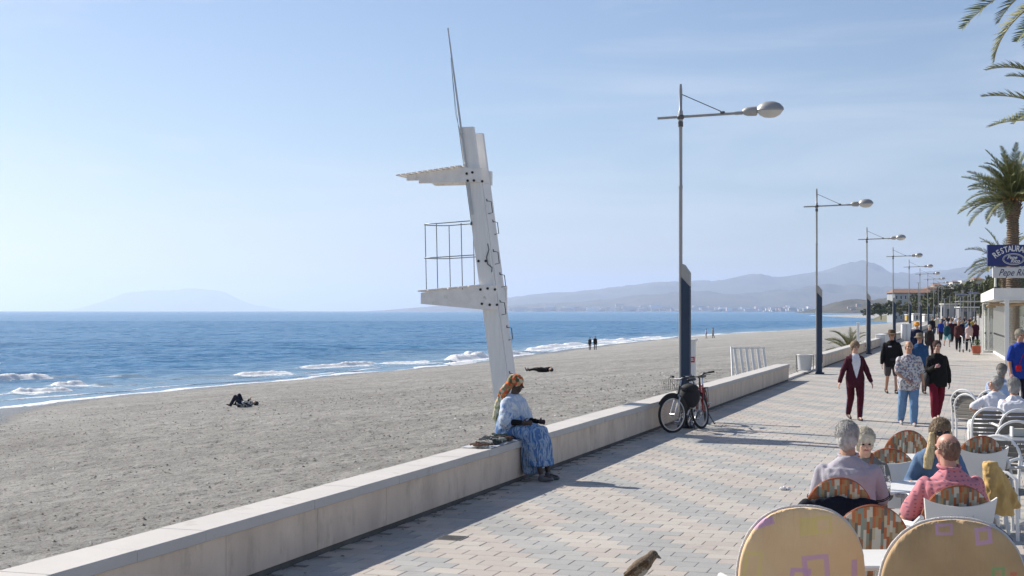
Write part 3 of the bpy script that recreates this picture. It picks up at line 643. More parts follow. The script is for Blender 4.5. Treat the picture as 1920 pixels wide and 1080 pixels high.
# ------------------------------------------------------------------ bicycles
tyrem = M('tyre_rubber', (.022, .022, .022), rough=.85, bump=.3, bscale=200); rimm = M('rim_metal', (.5, .5, .52), rough=.3, metal=.8)
saddlem = M('black_vinyl', (.02, .02, .022), rough=.5, bump=.1); chromem = M('bike_chrome', (.55, .55, .57), rough=.25, metal=.9)
bagm = M('black_bag_cloth', (.018, .018, .022), rough=.8, bump=.4, bscale=60)
def make_bike(label, loc, rz, lean, steer, fc, fork, bag, basket, mudguard):
    t = thing('bicycle', label, 'bicycle', loc, rz); t.rotation_euler = (R(lean), 0, rz)
    fm = M('frame_%s' % fc[0], fc[1], rough=.35, var=.05); km = M('fork_%s' % fork[0], fork[1], rough=.3, var=.05, metal=.3)
    WR = .335; ax_r = Vector((-.53, 0, WR)); bb = Vector((-.08, 0, .29)); st = Vector((-.22, 0, .80)); hd = Vector((.36, 0, .86)); hb = Vector((.40, 0, .70)); ax_f = Vector((.55, 0, WR))
    def wheel(parent, c, rot):
        T = MB(); pts = [rot@Vector((math.cos(a)*WR*.965, 0, math.sin(a)*WR*.965))+c for a in [2*math.pi*k/40 for k in range(40)]]
        nrm = rot@Vector((0, 1, 0)); T.tube(pts, .024, 8, True, up=nrm); w = T.obj('wheel', tyrem, parent)
        T = MB(); pts = [rot@Vector((math.cos(a)*(WR-.045), 0, math.sin(a)*(WR-.045)))+c for a in [2*math.pi*k/40 for k in range(40)]]; T.tube(pts, .013, 6, True, up=nrm); T.obj('rim', rimm, w)
        T = MB()
        for k in range(28):
            a = 2*math.pi*k/28; a2 = a+(.35 if k % 2 else -.35); e = .03 if k % 4 < 2 else -.03
            T.tube([rot@Vector((math.cos(a2)*.03, e, math.sin(a2)*.03))+c, rot@Vector((math.cos(a)*(WR-.05), 0, math.sin(a)*(WR-.05)))+c], .0016, 3)
        tag(T.obj('spokes', chromem, w), kind='stuff')
        T = MB(); T.tube([rot@Vector((0, -.055, 0))+c, rot@Vector((0, .055, 0))+c], .022, 10); T.obj('hub', chromem, w); return w
    I = Matrix.Identity(3); wheel(t, ax_r, I)
    F_ = MB()
    for p, q_, r_ in ((bb, st, .016), (bb, hb, .02), (st+Vector((.02, 0, -.06)), hd+Vector((0, 0, -.03)), .017), (hb, hd, .022)): F_.tube([p, q_], r_, 10)
    for s in (-1, 1):
        F_.tube([ax_r+Vector((0, s*.06, 0)), bb+Vector((0, s*.02, 0))], .010, 8); F_.tube([ax_r+Vector((0, s*.06, 0)), st+Vector((.03, s*.015, -.08))], .009, 8)
    F_.obj('frame', fm, t)
    F_ = MB(); F_.tube([st, st+Vector((-.035, 0, .13))], .013, 8); F_.obj('seat_post', chromem, t)
    F_ = MB(); c = st+Vector((-.04, 0, .15)); F_.cap(c+Vector((-.10, 0, 0)), .075, c+Vector((.14, 0, -.005)), .028, 12); v = [(x, y, c.z+(z-c.z)*.45+.01) for x, y, z in F_.v]; F_.v = v; F_.obj('saddle', saddlem, t)
    # steering assembly
    pv_ = hd; axis = (hd-hb).normalized(); RS = Matrix.Rotation(R(steer), 3, axis)
    def rs(p): return pv_+RS@(Vector(p)-pv_)
    wheel(t, rs(ax_f), RS)
    F_ = MB(); crown = hb+(hb-hd).normalized()*.03
    F_.tube([rs(hd), rs(crown)], .019, 8)
    for s in (-1, 1): F_.tube([rs(crown+Vector((0, s*.01, 0))), rs(crown+Vector((.01, s*.06, -.02))), rs(ax_f+Vector((-.06, s*.062, .14))), rs(ax_f+Vector((0, s*.06, 0)))], [.016, .018, .016, .010], 8)
    F_.obj('fork', km, t)
    F_ = MB(); sp = hd+axis*.10; fw = sp+Vector((.07, 0, .03)); F_.tube([rs(hd), rs(sp), rs(fw)], .015, 8)
    F_.tube([rs(fw+Vector((-.10, -.30, .05))), rs(fw+Vector((-.02, -.17, .045))), rs(fw+Vector((0, -.05, 0))), rs(fw+Vector((0, .05, 0))), rs(fw+Vector((-.02, .17, .045))), rs(fw+Vector((-.10, .30, .05)))], .012, 8); hbo = F_.obj('handlebar', saddlem if fc[0] != 'graphite' else chromem, t)
    for s in (-1, 1):
        F_ = MB(); F_.tube([rs(fw+Vector((-.11, s*.32, .051))), rs(fw+Vector((-.055, s*.21, .048)))], .018, 8); F_.obj('grip', saddlem, hbo)
        F_ = MB(); F_.tube([rs(fw+Vector((.0, s*.15, .04))), rs(fw+Vector((.04, s*.20, .02))), rs(fw+Vector((-.01, s*.28, .01)))], .006, 6); F_.box(rs(fw+Vector((-.01, s*.15, .045))), (.05, .04, .035)); F_.obj('brake_lever', saddlem, hbo)
    F_ = MB()
    for s in (-1, 1): F_.tube([rs(fw+Vector((0, s*.14, .03))), rs(fw+Vector((.10, s*.10, -.02))), rs(fw+Vector((.06, s*.03, -.14))), crown+Vector((0, 0, -.0))], .004, 5)
    F_.obj('brake_cable', saddlem, t)
    F_ = MB(); F_.lathe([(.085, -.004), (.09, 0), (.085, .004)], bb+Vector((0, -.05, 0)), 20, Matrix.Rotation(R(90), 3, 'X')); F_.bar(bb+Vector((0, -.06, 0)), bb+Vector((.09, -.065, -.14)), .022, .012); F_.bar(bb+Vector((0, .06, 0)), bb+Vector((-.09, .065, .14)), .022, .012)
    F_.box(bb+Vector((.09, -.11, -.14)), (.09, .08, .02), bev=.004); F_.box(bb+Vector((-.09, .11, .14)), (.09, .08, .02), bev=.004); F_.obj('crankset', chromem, t)
    F_ = MB()
    for a, b in (((-.53, -.05, WR+.035), (-.08, -.05, .375)), ((-.53, -.05, WR-.035), (-.08, -.05, .205))): F_.tube([a, b], .006, 5)
    F_.obj('chain', tyrem, t)
    if mudguard:
        for (c, Rm, a0, a1, nm) in ((ax_r, I, 20, 190, 'mudguard'), (ax_f, RS, 30, 165, 'mudguard')):
            F_ = MB(); pts = []
            for k in range(15):
                a = R(a0+(a1-a0)*k/14); p = c+Vector((math.cos(a)*(WR+.035), 0, math.sin(a)*(WR+.035))); pts.append(p if Rm is I else rs(p))
            F_.tube(pts, .03, 6, flat=.25, up=(Rm@Vector((0, 1, 0)))); F_.obj(nm, tyrem, t)
    # rear rack
    F_ = MB(); 
    for s in (-1, 1):
        F_.tube([(-.24, s*.05, .72), (-.74, s*.06, .72)], .006, 6); F_.tube([ax_r+Vector((0, s*.07, 0)), Vector((-.60, s*.06, .72))], .006, 6)
    for k in range(4): F_.tube([(-.36-k*.12, -.06, .72), (-.36-k*.12, .06, .72)], .005, 5)
    F_.obj('rack', cables, t)
    if basket:
        F_ = MB(); o = fw+Vector((.16, 0, -.10)); W_, D_, H_ = .17, .12, .2
        for zz in (0, .1, .2):
            e = .8+.2*zz/.2; F_.tube([rs(o+Vector((x*D_*e, y*W_*e, zz-.1))) for x, y in ((-1, -1), (1, -1), (1, 1), (-1, 1))], .004, 4, True)
        for i in range(20):
            a = i/20*4; sd_ = int(a); fr = a-sd_; cs = [(-1, -1), (1, -1), (1, 1), (-1, 1), (-1, -1)]; x = cs[sd_][0]+(cs[sd_+1][0]-cs[sd_][0])*fr; y = cs[sd_][1]+(cs[sd_+1][1]-cs[sd_][1])*fr
            F_.tube([rs(o+Vector((x*D_*.8, y*W_*.8, -.1))), rs(o+Vector((x*D_, y*W_, .1)))], .0025, 3)
        F_.obj('basket', cables, t)
    F_ = MB(); F_.tube([(-.30, .03, .30), (-.34, .16, .02)], .009, 6); F_.box((-.345, .17, .012), (.06, .03, .02)); F_.obj('kickstand', cables, t)
    return t, rs, fw
q1 = G(1258, 811); b1, rs1, fw1 = make_bike('silver and black bicycle leaning left of the blue lamp base, front wheel turned', (0, 0, 0), 0, 7, -30, ('graphite', (.035, .038, .045)), ('silver', (.42, .44, .48)), True, True, True)
dirn = Vector((-.42, -.90, 0)).normalized(); rz = math.atan2(dirn.y, dirn.x); b1.rotation_euler = (R(-6), 0, rz); b1.location = q1-dirn*.55+Vector((.02, 0, 0))
q2 = G(1316, 803); b2, rs2, fw2 = make_bike('red and black bicycle leaning against the right side of the lamp beside the silver one', (0, 0, 0), 0, -7, -22, ('red', (.22, .014, .014)), ('red_fork', (.20, .014, .014)), False, False, True)
dirn = Vector((-.22, -.97, 0)).normalized(); rz = math.atan2(dirn.y, dirn.x); b2.rotation_euler = (R(4), 0, rz); b2.location = q2-dirn*.55
bg_ = thing('pannier_bag', 'bulging black bag hanging between the two bicycles', 'bag', S(1293, 99, .66))
mb = MB(); mb.ell((0, 0, -.02), (.19, .15, .25), n=16, m=12); mb.v = [(x+.02*vn([[x*9, y*9, z*9]])[0], y, z) for x, y, z in mb.v]; mb.obj('bag_body', bagm, bg_)
mb = MB(); mb.ell((0, -.02, .12), (.175, .155, .10), n=16, m=8); mb.obj('flap', bagm, bg_)
mb = MB(); mb.tube([(-.1, 0, .16), (-.06, 0, .27), (.06, 0, .27), (.1, 0, .16)], .010, 6); mb.obj('strap', bagm, bg_)
# ------------------------------------------------------------------ beach furniture
shm = M('white_enamel', (.78, .78, .77), rough=.35, var=.04, wear=((.5, .48, .45), 6, .7)); redm = M('red_sign', (.55, .05, .05), rough=.5)
sp_ = sandpt(1298.5, 757); bs = 88.
sp_ = S(1299, 92, -.3)
t = thing('beach_shower', 'white square shower column with a red sign beside the nearest lamp', 'shower', sp_, WALLRZ)
mb = MB(); mb.box((0, 0, .95), (.115, .115, 1.98), bev=.012); mb.obj('column', shm, t, False)
mb = MB(); mb.box((0, 0, 1.955), (.22, .17, .05), bev=.012); mb.obj('cap', shm, t, False)
mb = MB(); mb.box((-.06, 0, 1.56), (.012, .10, .115)); o = mb.obj('sign', redm, t, False)
mb = MB(); mb.box((-.0685, 0, 1.575), (.004, .05, .02)); mb.box((-.0685, 0, 1.545), (.004, .064, .012)); mb.obj('sign_symbol', shm, o, False)
mb = MB(); mb.tube([(-.06, .0, .95), (-.12, 0, .95), (-.13, 0, .92)], .012, 8); mb.obj('tap', chromem, t)
# leaning slatted rack of white timber on the sand
t = thing('slatted_rack', 'white slatted timber rack propped up on the sand behind the wall', 'rack'); 
c = S(1413, 58, -.4); t.location = c; t.rotation_euler = (0, 0, R(14))
Wd = 1.12; Hh = 1.55; tilt = R(18)
def rk(x, h, d=0): return Vector((x, h*math.sin(tilt)-d*math.cos(tilt), h*math.cos(tilt)+d*math.sin(tilt)))
def rbar(nm, p, q_, w, h):
    mb = MB(); mb.bar(p, q_, w, h, up=(0, -math.cos(tilt), math.sin(tilt))); return mb.obj(nm, shm, t, False)
for x in np.linspace(-Wd/2+.09, Wd/2-.02, 6): rbar('slat', rk(x, .02), rk(x, Hh), .085, .02)
rbar('rail', rk(-Wd/2, Hh-.05, .03), rk(Wd/2+.03, Hh-.05, .03), .035, .05); rbar('rail', rk(-Wd/2, .62, .03), rk(Wd/2+.03, .62, .03), .035, .05)
rbar('side_leg', rk(-Wd/2-.03, Hh, .04), Vector((-Wd/2-.28, -.35, -.2)), .05, .06); rbar('side_leg', rk(Wd/2+.04, .35, .04), Vector((Wd/2+.16, -.30, -.2)), .05, .05); rbar('side_leg', rk(-Wd/2+.1, .3, .04), Vector((-Wd/2+.02, -.34, -.2)), .045, .05)
# litter bin and ring stand
binm = M('bin_grey_plastic', (.55, .56, .57), rough=.5, var=.06)
bp_ = G(1509, 701); t = thing('litter_bin', 'pale grey litter bin hanging in a dark ring stand in the wall gap', 'litter bin', bp_, WALLRZ-R(90))
mb = MB(); mb.lathe([(.20, .12), (.225, .14), (.27, .66), (.285, .69), (.26, .68), (.21, .3), (.05, .25)], (0, 0, 0), 24); mb.obj('bucket', binm, t)
mb = MB(); mb.tube([(.29*math.cos(a), .29*math.sin(a), .68) for a in [2*math.pi*k/24 for k in range(24)]], .014, 6, True); mb.obj('rim', M('bin_rim', (.66, .66, .66), rough=.4), t)
mb = MB(); pts = [(-.30, 0, .68), (-.30, 0, .2)]+[(-.30*math.cos(R(a)), -.42*math.sin(R(a))*1.0, .012+.19*(1-math.sin(R(a)))) for a in range(0, 181, 15)]+[(.30, 0, .2), (.30, 0, .68)]
mb.tube(pts, .013, 6); mb.obj('stand', cables, t)
# white posts by the small palm
def white_post(x, s, h, label):
    t = thing('white_post', label, 'post', S(x, s, -.4), WALLRZ, group='white beach posts')
    mb = MB(); mb.box((0, 0, h/2), (.12, .12, h), bev=.01); mb.obj('shaft', shm, t, False); mb = MB(); mb.box((0, 0, h+.02), (.17, .17, .04), bev=.01); mb.obj('cap', shm, t, False)
white_post(1609, 36, 2.0, 'white square post standing beside the small palm on the beach'); white_post(1625, 33, 1.75, 'shorter white post just left of the third lamp')
# low white cabinets seen past the third lamp
t = thing('beach_cabinet', 'row of low white cabinets standing on the sand beyond the third lamp', 'cabinet', S(1655, 29, -.2), WALLRZ)
for k in range(3):
    mb = MB(); mb.box((k*1.5-1.5, 0, .45), (1.35, .6, .9), bev=.02); o = mb.obj('cabinet_body', shm, t, False)
    mb = MB(); mb.box((k*1.5-1.5, 0, .93), (1.42, .68, .05), bev=.015); mb.obj('lid', shm, o, False)
for (x, s, h, lb) in ((1694, 25, 1.7, 'left of two white barrel shaped bins behind the hat man'), (1703, 25, 1.7, 'right of two white barrel shaped bins behind the hat man')):
    t = thing('white_drum', lb, 'drum', S(x, s, 0.0), 0, group='white drums on the wall'); mb = MB(); mb.lathe([(.17, 0), (.19, .05), (.19, h-.5), (.16, h-.45)], (0, 0, 0), 16); mb.obj('drum_body', shm, t); mb = MB(); mb.lathe([(.2, h-.452), (.2, h-.42), (.15, h-.4)], (0, 0, 0), 16); mb.obj('lid', shm, t)
# crumpled paper
t = G(1468, 919); mb = MB(); mb.ell((0, 0, .02), (.045, .03, .022), n=10, m=7); mb.ell((.06, .01, .016), (.03, .026, .018), n=9, m=6); mb.v = [(x*(1+.35*vn([[x*60, y*60, z*60]])[0]), y, max(.001, z*(1+.4*vn([[x*50, y*50, 3]])[0]))) for x, y, z in mb.v]
tag(mb.obj('crumpled_napkin', M('paper_white', (.82, .81, .8), rough=.9), None, False, t), 'small crumpled white paper napkin lying on the paving left of the grey haired man', 'napkin')
# ------------------------------------------------------------------ people
VN = {}; FUSE = []                                  # (object, voxel, smooth iterations, fold amplitude, fold size)
def fuse(o, vox, it=3, amp=0., size=12.): FUSE.append((o, vox, it, amp, size)); return o
SKIN = {'fair': M('skin_fair', (.56, .34, .25), rough=.55, var=.06, scale=12), 'tan': M('skin_tanned', (.45, .25, .17), rough=.55, var=.08, scale=12), 'dark': M('skin_dark', (.055, .032, .024), rough=.45, var=.1, scale=12), 'pink': M('skin_ruddy', (.52, .27, .20), rough=.5, var=.08, scale=12)}
def cloth(n, c, **k):
    k.setdefault('rough', .9); k.setdefault('var', .1); k.setdefault('scale', 7); k.setdefault('bump', .25); k.setdefault('bscale', 120); k.setdefault('spec', .2); return M('cloth_'+n, c, **k)
eyem = M('eye_dark', (.03, .025, .02), rough=.2); lipm = M('lip', (.42, .16, .14), rough=.5); solem = M('shoe_sole', (.6, .6, .58), rough=.8)
V = Vector
def loft(mb, rings, lat, n=16):            # rings: (centre, rx, ry, normal)
    vs = []
    for c, rx, ry, nm in rings:
        nm = V(nm).normalized(); x = (V(lat)-nm*nm.dot(V(lat))).normalized(); y = nm.cross(x)
        for k in range(n):
            t = 2*math.pi*k/n; e = .82
            cx, sy = math.cos(t), math.sin(t); vs.append(V(c)+x*(rx*math.copysign(abs(cx)**e, cx))+y*(ry*math.copysign(abs(sy)**e, sy)))
    m = len(rings); fs = [(i*n+k, i*n+(k+1) % n, (i+1)*n+(k+1) % n, (i+1)*n+k) for i in range(m-1) for k in range(n)]+[tuple(range(n))[::-1], tuple(range((m-1)*n, m*n))]
    return mb.add(vs, fs)
STAND_ARMS = dict(L=((-.10, .0, -1), (-.04, .18, -1)), R=((.10, 0, -1), (.04, .18, -1)))
def person(label, loc, rz, H=1.72, sit=False, lean=0., arms=None, legs=None, skin='fair', top=None, bottom=None, shoes=(.05, .05, .05), hair=None, hairstyle='short', sleeves='short', pants='long', heavy=1.0, female=False, yaw=0., pitch=0., hipz=None, vox=.009, hat=None, group=None, topmat=None, botmat=None, topname='shirt', botname='trousers', hairmat=None, extras=None, face=True, loose=0., cat='person', root_tilt=None, shirt_drop=.10, side=0.):
    t = thing('person', label, cat, loc, rz, group)
    if root_tilt: t.rotation_euler = root_tilt
    k = H/1.75; arms = arms or STAND_ARMS; far_ = vox > .02
    sd_ = V((math.sin(R(side)), 0, 0)); up = (V((0, math.sin(R(lean)), math.cos(R(lean))))+sd_).normalized(); lat = V((1, 0, 0)); fw = up.cross(lat)*-1; fw = lat.cross(up)*-1
    if fw.y < 0: fw = -fw
    legs = legs or (dict(L=((-.10, 1, -.06), (0, .10, -1)), R=((.10, 1, -.06), (0, .05, -1))) if sit else dict(L=((-.03, .28, -1), (0, -.08, -1)), R=((.03, -.22, -1), (0, -.45, -1))))
    hw = .095*k*(1.05 if female else 1)
    # leg layout
    def leg(sgn, key, pel):
        th, shn = V(legs[key][0]).normalized(), V(legs[key][1]).normalized()
        h = pel+V((sgn*hw, 0, -.03*k)); kn = h+th*.43*k; ls = .42*k
        if sit and not root_tilt: ls = max(.2, (kn.z-.085*k)/max(.2, -shn.z))
        return h, kn, kn+shn*ls
    pel = V((0, 0, 1.0*k))
    if sit:
        pel = V((0, 0, hipz if hipz else .555*k))
    elif not root_tilt:
        lo = min(leg(-1, 'L', pel)[2].z, leg(1, 'R', pel)[2].z); pel.z -= lo-.085*k
    else: pel = V((0, 0, 0))
    LG = {'L': leg(-1, 'L', pel), 'R': leg(1, 'R', pel)}
    sp = lambda f: pel+up*(f*k)
    sw = (.165 if female else .19)*k*(.5+.5*heavy)
    tor = [(-.13, .15, .10), (-.05, .175, .125), (.05, .165, .12), (.16, .145 if female else .155, .112), (.27, .158, .12), (.35, .175, .122), (.405, .172, .108), (.45, .135, .09), (.49, .068, .065)]
    def torso(mb, off, drop=0., upto=9, loose_=0.):
        rg = [(sp(z)-up*(drop if i == 0 else 0)+fw*(.0 if z > .2 else -.0), (rx*heavy*k if z < .45 else rx*k)+off+(loose_ if z < .2 else 0), (ry*k*(heavy if z < .4 else 1)*(1.12 if (heavy > 1.1 and z < .2) else 1))+off+(loose_ if z < .2 else 0), up) for i, (z, rx, ry) in enumerate(tor[:upto])]
        loft(mb, rg, lat)
    neck = sp(.50); hc = sp(.50)+up*(.145*k)+fw*.02*k
    RH = Matrix((lat, fw, up)).transposed()@Matrix.Rotation(R(yaw), 3, 'Z')@Matrix.Rotation(R(-pitch), 3, 'X')
    hk = k if H > 1.5 else 1.0
    def hp(x, y, z): return hc+RH@V((x*hk, y*hk, z*hk))
    AR = {}
    for key, sgn in (('L', -1), ('R', 1)):
        u_, f_ = V(arms[key][0]).normalized(), V(arms[key][1]).normalized(); s0 = sp(.392)+lat*(sgn*sw*.93); e = s0+u_*.285*k; w = e+f_*.25*k; AR[key] = (s0, e, w, f_)
    # body
    mb = MB(); torso(mb, -.014)
    mb.cap(sp(.46), .062*k, hc-up*.02, .055*k)
    mb.ell(hp(0, -.012, .03), (.074*hk, .093*hk, .083*hk), RH, 16, 12); mb.ell(hp(0, .022, -.035), (.058*hk, .068*hk, .075*hk), RH, 14, 10); mb.ell(hp(0, .048, -.085), (.034*hk, .032*hk, .028*hk), RH)
    if not far_:
        mb.cap(hp(0, .088, .0), .008*hk, hp(0, .108, -.036), .014*hk, 8); mb.cap(hp(-.035, .078, .022), .012*hk, hp(.035, .078, .022), .012*hk, 8)
        for s in (-1, 1): mb.ell(hp(s*.074, -.005, -.015), (.010, .020, .032), RH@Matrix.Rotation(R(s*-15), 3, 'Z'), 8, 6); mb.ell(hp(s*.034, .066, -.03), (.022, .02, .02), RH)
    for key, sgn in (('L', -1), ('R', 1)):
        s0, e, w, f_ = AR[key]; fat = (.85+.15*heavy)*(.9 if female else 1)
        mb.cap(s0-up*.01, .056*k*fat, e, .040*k*fat); mb.cap(e, .041*k*fat, w, .027*k*fat)
        y = V((0, 1, 0))-f_*f_.y
        if y.length < .35: y = V((0, 0, 1))-f_*f_.z
        ac = y.normalized(); nm = f_.cross(ac)*sgn
        if far_: mb.cap(w, .03*k, w+f_*.12*k, .03*k)
        else:
            mb.ell(w+f_*.048*k, (.040*k, .017*k, .055*k), Matrix((ac, nm, f_)).transposed(), 10, 8)
            for q, ln in zip((-1.5, -.5, .5, 1.5), (.062, .078, .082, .070)):
                b0 = w+f_*.088*k+ac*(q*.0205*k); b1 = b0+(f_+nm*.28*(-1)).normalized()*ln*.5*k; b2 = b1+(f_-nm*.8).normalized()*ln*.5*k; mb.cap(b0, .0088*k, b1, .0085*k, 6); mb.cap(b1, .0085*k, b2, .0072*k, 6)
            b0 = w+f_*.03*k+ac*.03*k; b1 = b0+(f_+ac*.9-nm*.4).normalized()*.045*k; mb.cap(b0, .012*k, b1, .0095*k, 6); mb.cap(b1, .0095*k, b1+(f_*1.2-nm*.5).normalized()*.03*k, .008*k, 6)
    for key in 'LR':
        h, kn, an = LG[key]; mb.cap(h, .085*k*heavy**.5, kn, .055*k); mb.cap(kn, .056*k, an, .037*k); shn = (an-kn).normalized()
        ft = V((.0, 1, 0)) if not root_tilt else (fw*.7+shn*.7); ft = (ft-shn*ft.dot(shn)*.55).normalized()
        if not root_tilt: ft.z = max(-.45, min(ft.z, .1)) if abs(shn.y) > .25 else 0
        mb.cap(an-V((0, 0, .03*k)) if not root_tilt else an, .036*k, an+ft*.14*k+(shn*.045*k), .028*k)
    fuse(mb.obj('body', SKIN[skin], t), vox, 2)
    # shoes
    for key in 'LR':
        h, kn, an = LG[key]; shn = (an-kn).normalized(); ft = V((.0, 1, 0)) if not root_tilt else (fw*.7+shn*.7); ft = (ft-shn*ft.dot(shn)*.55).normalized()
        if not root_tilt: ft.z = max(-.45, min(ft.z, .1)) if abs(shn.y) > .25 else 0
        dn = shn if root_tilt else (V((0, 0, -1)) if abs(ft.z) < .05 else (shn+V((0, 0, -1))).normalized())
        mb = MB(); mb.cap(an-ft*.04*k+dn*.045*k, .038*k, an+ft*.07*k+dn*.048*k, .042*k, 10); mb.cap(an+ft*.07*k+dn*.048*k, .042*k, an+ft*.165*k+dn*.055*k, .030*k, 10); mb.cap(an+dn*.0*k, .044*k, an+dn*.04*k, .045*k)
        fuse(mb.obj('shoe', cloth('shoe_%d' % int(sum(shoes)*100+shoes[0]*1000), shoes, rough=.6), t), max(.012, vox), 2)
    # trousers
    if pants and bottom is not None or botmat:
        bm_ = botmat or cloth(bottom[0], bottom[1]); mb = MB(); rg = [(sp(z), rx*heavy*k+.014, ry*heavy*k+.014, up) for z, rx, ry in tor[:4]]; loft(mb, rg, lat)
        if sit: mb.ell(pel+V((0, .02, -.02)), (.19*k*heavy, .15*k, .12*k))
        for key in 'LR':
            h, kn, an = LG[key]; r0 = .098*k*heavy**.5+loose*.5
            if pants == 'short': mb.cap(h, r0+.01, h+(kn-h)*.88, .080*k+loose, 12)
            elif pants == 'skirt': pass
            else:
                mb.cap(h, r0, kn, .068*k+loose, 12); en = an+(kn-an).normalized()*.0; mb.cap(kn, .068*k+loose, en, (.050 if pants == 'long' else .046)*k+loose, 12)
        fuse(mb.obj(botname, bm_, t), max(vox, .010), 3, .010 if not far_ else 0, 9)
    # top
    if top is not None or topmat:
        tm = topmat or cloth(top[0], top[1]); mb = MB(); torso(mb, .018, shirt_drop*k, 7, loose*.8)
        loft(mb, [(sp(.37), .18*k, .12*k, up), (sp(.42), .168*k, .108*k, up), (sp(.462), .118*k, .09*k, up), (sp(.488), .078*k, .076*k, up), (sp(.497), .07*k, .07*k, up)], lat)
        for key in 'LR':
            s0, e, w, f_ = AR[key]; r1 = .062*k+loose*.2
            if sleeves == 'short': mb.cap(s0-up*.012, r1, s0+(e-s0)*.80, .062*k+loose*.5, 12)
            elif sleeves == 'long': mb.cap(s0-up*.012, r1, e, .054*k+loose*.4, 12); mb.cap(e, .054*k+loose*.4, w-(w-e)*.04, .040*k+loose*.4, 12)
            elif sleeves == 'wide': mb.cap(s0-up*.02, .08*k, s0+(e-s0)*.95, .115*k, 12)
        fuse(mb.obj(topname, tm, t), max(vox, .010), 3, .012 if not far_ else 0, 8)
    if face and not far_:
        for s in (-1, 1):
            mb = MB(); mb.ell(hp(s*.031, .0835, -.002), (.013, .008, .008), RH, 10, 6); mb.obj('eye', eyem, t)
        mb = MB(); mb.ell(hp(0, .0905, -.062), (.024, .008, .007), RH, 10, 6); mb.obj('mouth', lipm, t)
    if hair:
        hm = hairmat or M('hair_'+hair[0], hair[1], rough=.6, var=.3, scale=40, bump=1., bscale=90, stretch=(1, 1, .35)); mb = MB()
        if hairstyle in ('short', 'curly', 'bob', 'long', 'bun'):
            e_ = .012 if hairstyle == 'short' else .024
            mb.ell(hp(0, -.022, .038), ((.076+e_)*hk, (.088+e_)*hk, (.080+e_)*hk), RH, 18, 12)
            mb.ell(hp(0, -.052, -.02), ((.072+e_*.6)*hk, (.058+e_)*hk, (.078+e_*.4)*hk), RH, 16, 10)
            if hairstyle in ('bob', 'curly'):
                mb.ell(hp(0, -.045, -.05), (.090*hk, .066*hk, .072*hk), RH, 16, 10)
            if hairstyle in ('bob', 'long'):
                for s in (-1, 1): mb.ell(hp(s*.076, .0, -.035), (.020*hk, .042*hk, .085*hk), RH)
            if hairstyle == 'long':
                loft(mb, [(hp(0, -.05, .02), .085, .06, RH@V((0, 0, -1))), (hp(0, -.07, -.10), .088, .05, RH@V((0, 0, -1))), (hp(0, -.10, -.26), .075, .038, up*-1), (hp(0, -.11, -.36), .045, .02, up*-1)], lat)
            if hairstyle == 'bun': mb.ell(hp(0, -.12, .03), (.045, .045, .045), RH)
        elif hairstyle == 'cropped':
            mb.ell(hp(0, -.030, .012), (.0785*hk, .085*hk, .076*hk), RH, 18, 12); mb.ell(hp(0, -.05, -.03), (.072*hk, .052*hk, .06*hk), RH, 16, 10)
        fuse(mb.obj('hair', hm, t), max(vox, .008), 2, .006 if not far_ else 0, 42 if hairstyle != 'curly' else 34)
        if vox <= .011 and H > 1.5:
            rs_ = random.Random(len(label)); sb = MB(); cur = hairstyle in ('curly',); crop = hairstyle == 'cropped'; cr_ = ((0, -.022, .038), .088, .100, .092) if not crop else ((0, -.030, .012), .0795, .086, .077)
            for _ in range(1500 if not crop else 500):
                az = rs_.uniform(0, 2*PI); el = rs_.uniform(-.5, 1.5)
                if math.sin(az) > .35 and el < .55: continue
                n_ = V((math.cos(az)*math.cos(el), math.sin(az)*math.cos(el), math.sin(el))); c0, a_x, a_y, a_z = cr_
                if hairstyle in ('curly', 'bob', 'long'): a_x += .01; a_y += .01; a_z += .01
                p0 = V((c0[0]+n_.x*a_x, c0[1]+n_.y*a_y, c0[2]+n_.z*a_z)); dn = V((rs_.gauss(0, .5), -.4+rs_.gauss(0, .4), -.8)) if not cur else V((rs_.gauss(0, 1), rs_.gauss(0, 1), rs_.gauss(0, 1)))
                d_ = (dn-n_*dn.dot(n_)).normalized(); ln = (.035 if not crop else .012)*rs_.uniform(.6, 1.4); w_ = n_.cross(d_)*(.0016 if not crop else .001)
                p1 = p0+d_*ln*.5+n_*.007; p2 = p0+d_*ln+n_*rs_.uniform(-.003, .010)
                sb.add([hp(*(p0-w_)), hp(*(p0+w_)), hp(*(p1+w_)), hp(*(p1-w_)), hp(*p2)], [(0, 1, 2, 3), (3, 2, 4)])
            tag(sb.obj('hair_strands', hm, t), kind='stuff')
    if hat:
        hn, hcx, br = hat; mb = MB()
        prof = [(.05, .135), (.082, .13), (.096, .10), (.103, .045), (.106, .035)]+([(.14, .026), (br, .012), (br+.003, .004), (.14, .016), (.10, .02)] if br else [(.10, .02)])
        mb.lathe([(r*hk, z*hk) for r, z in prof[::1]], hp(0, -.01, .015), 22, RH, sy=1.1); mb.obj('hat', cloth(hn, hcx), t)
    if extras: extras(t, dict(k=k, sp=sp, up=up, fw=fw, lat=lat, hp=hp, AR=AR, LG=LG, pel=pel, RH=RH, hc=hc, vox=vox))
    return t
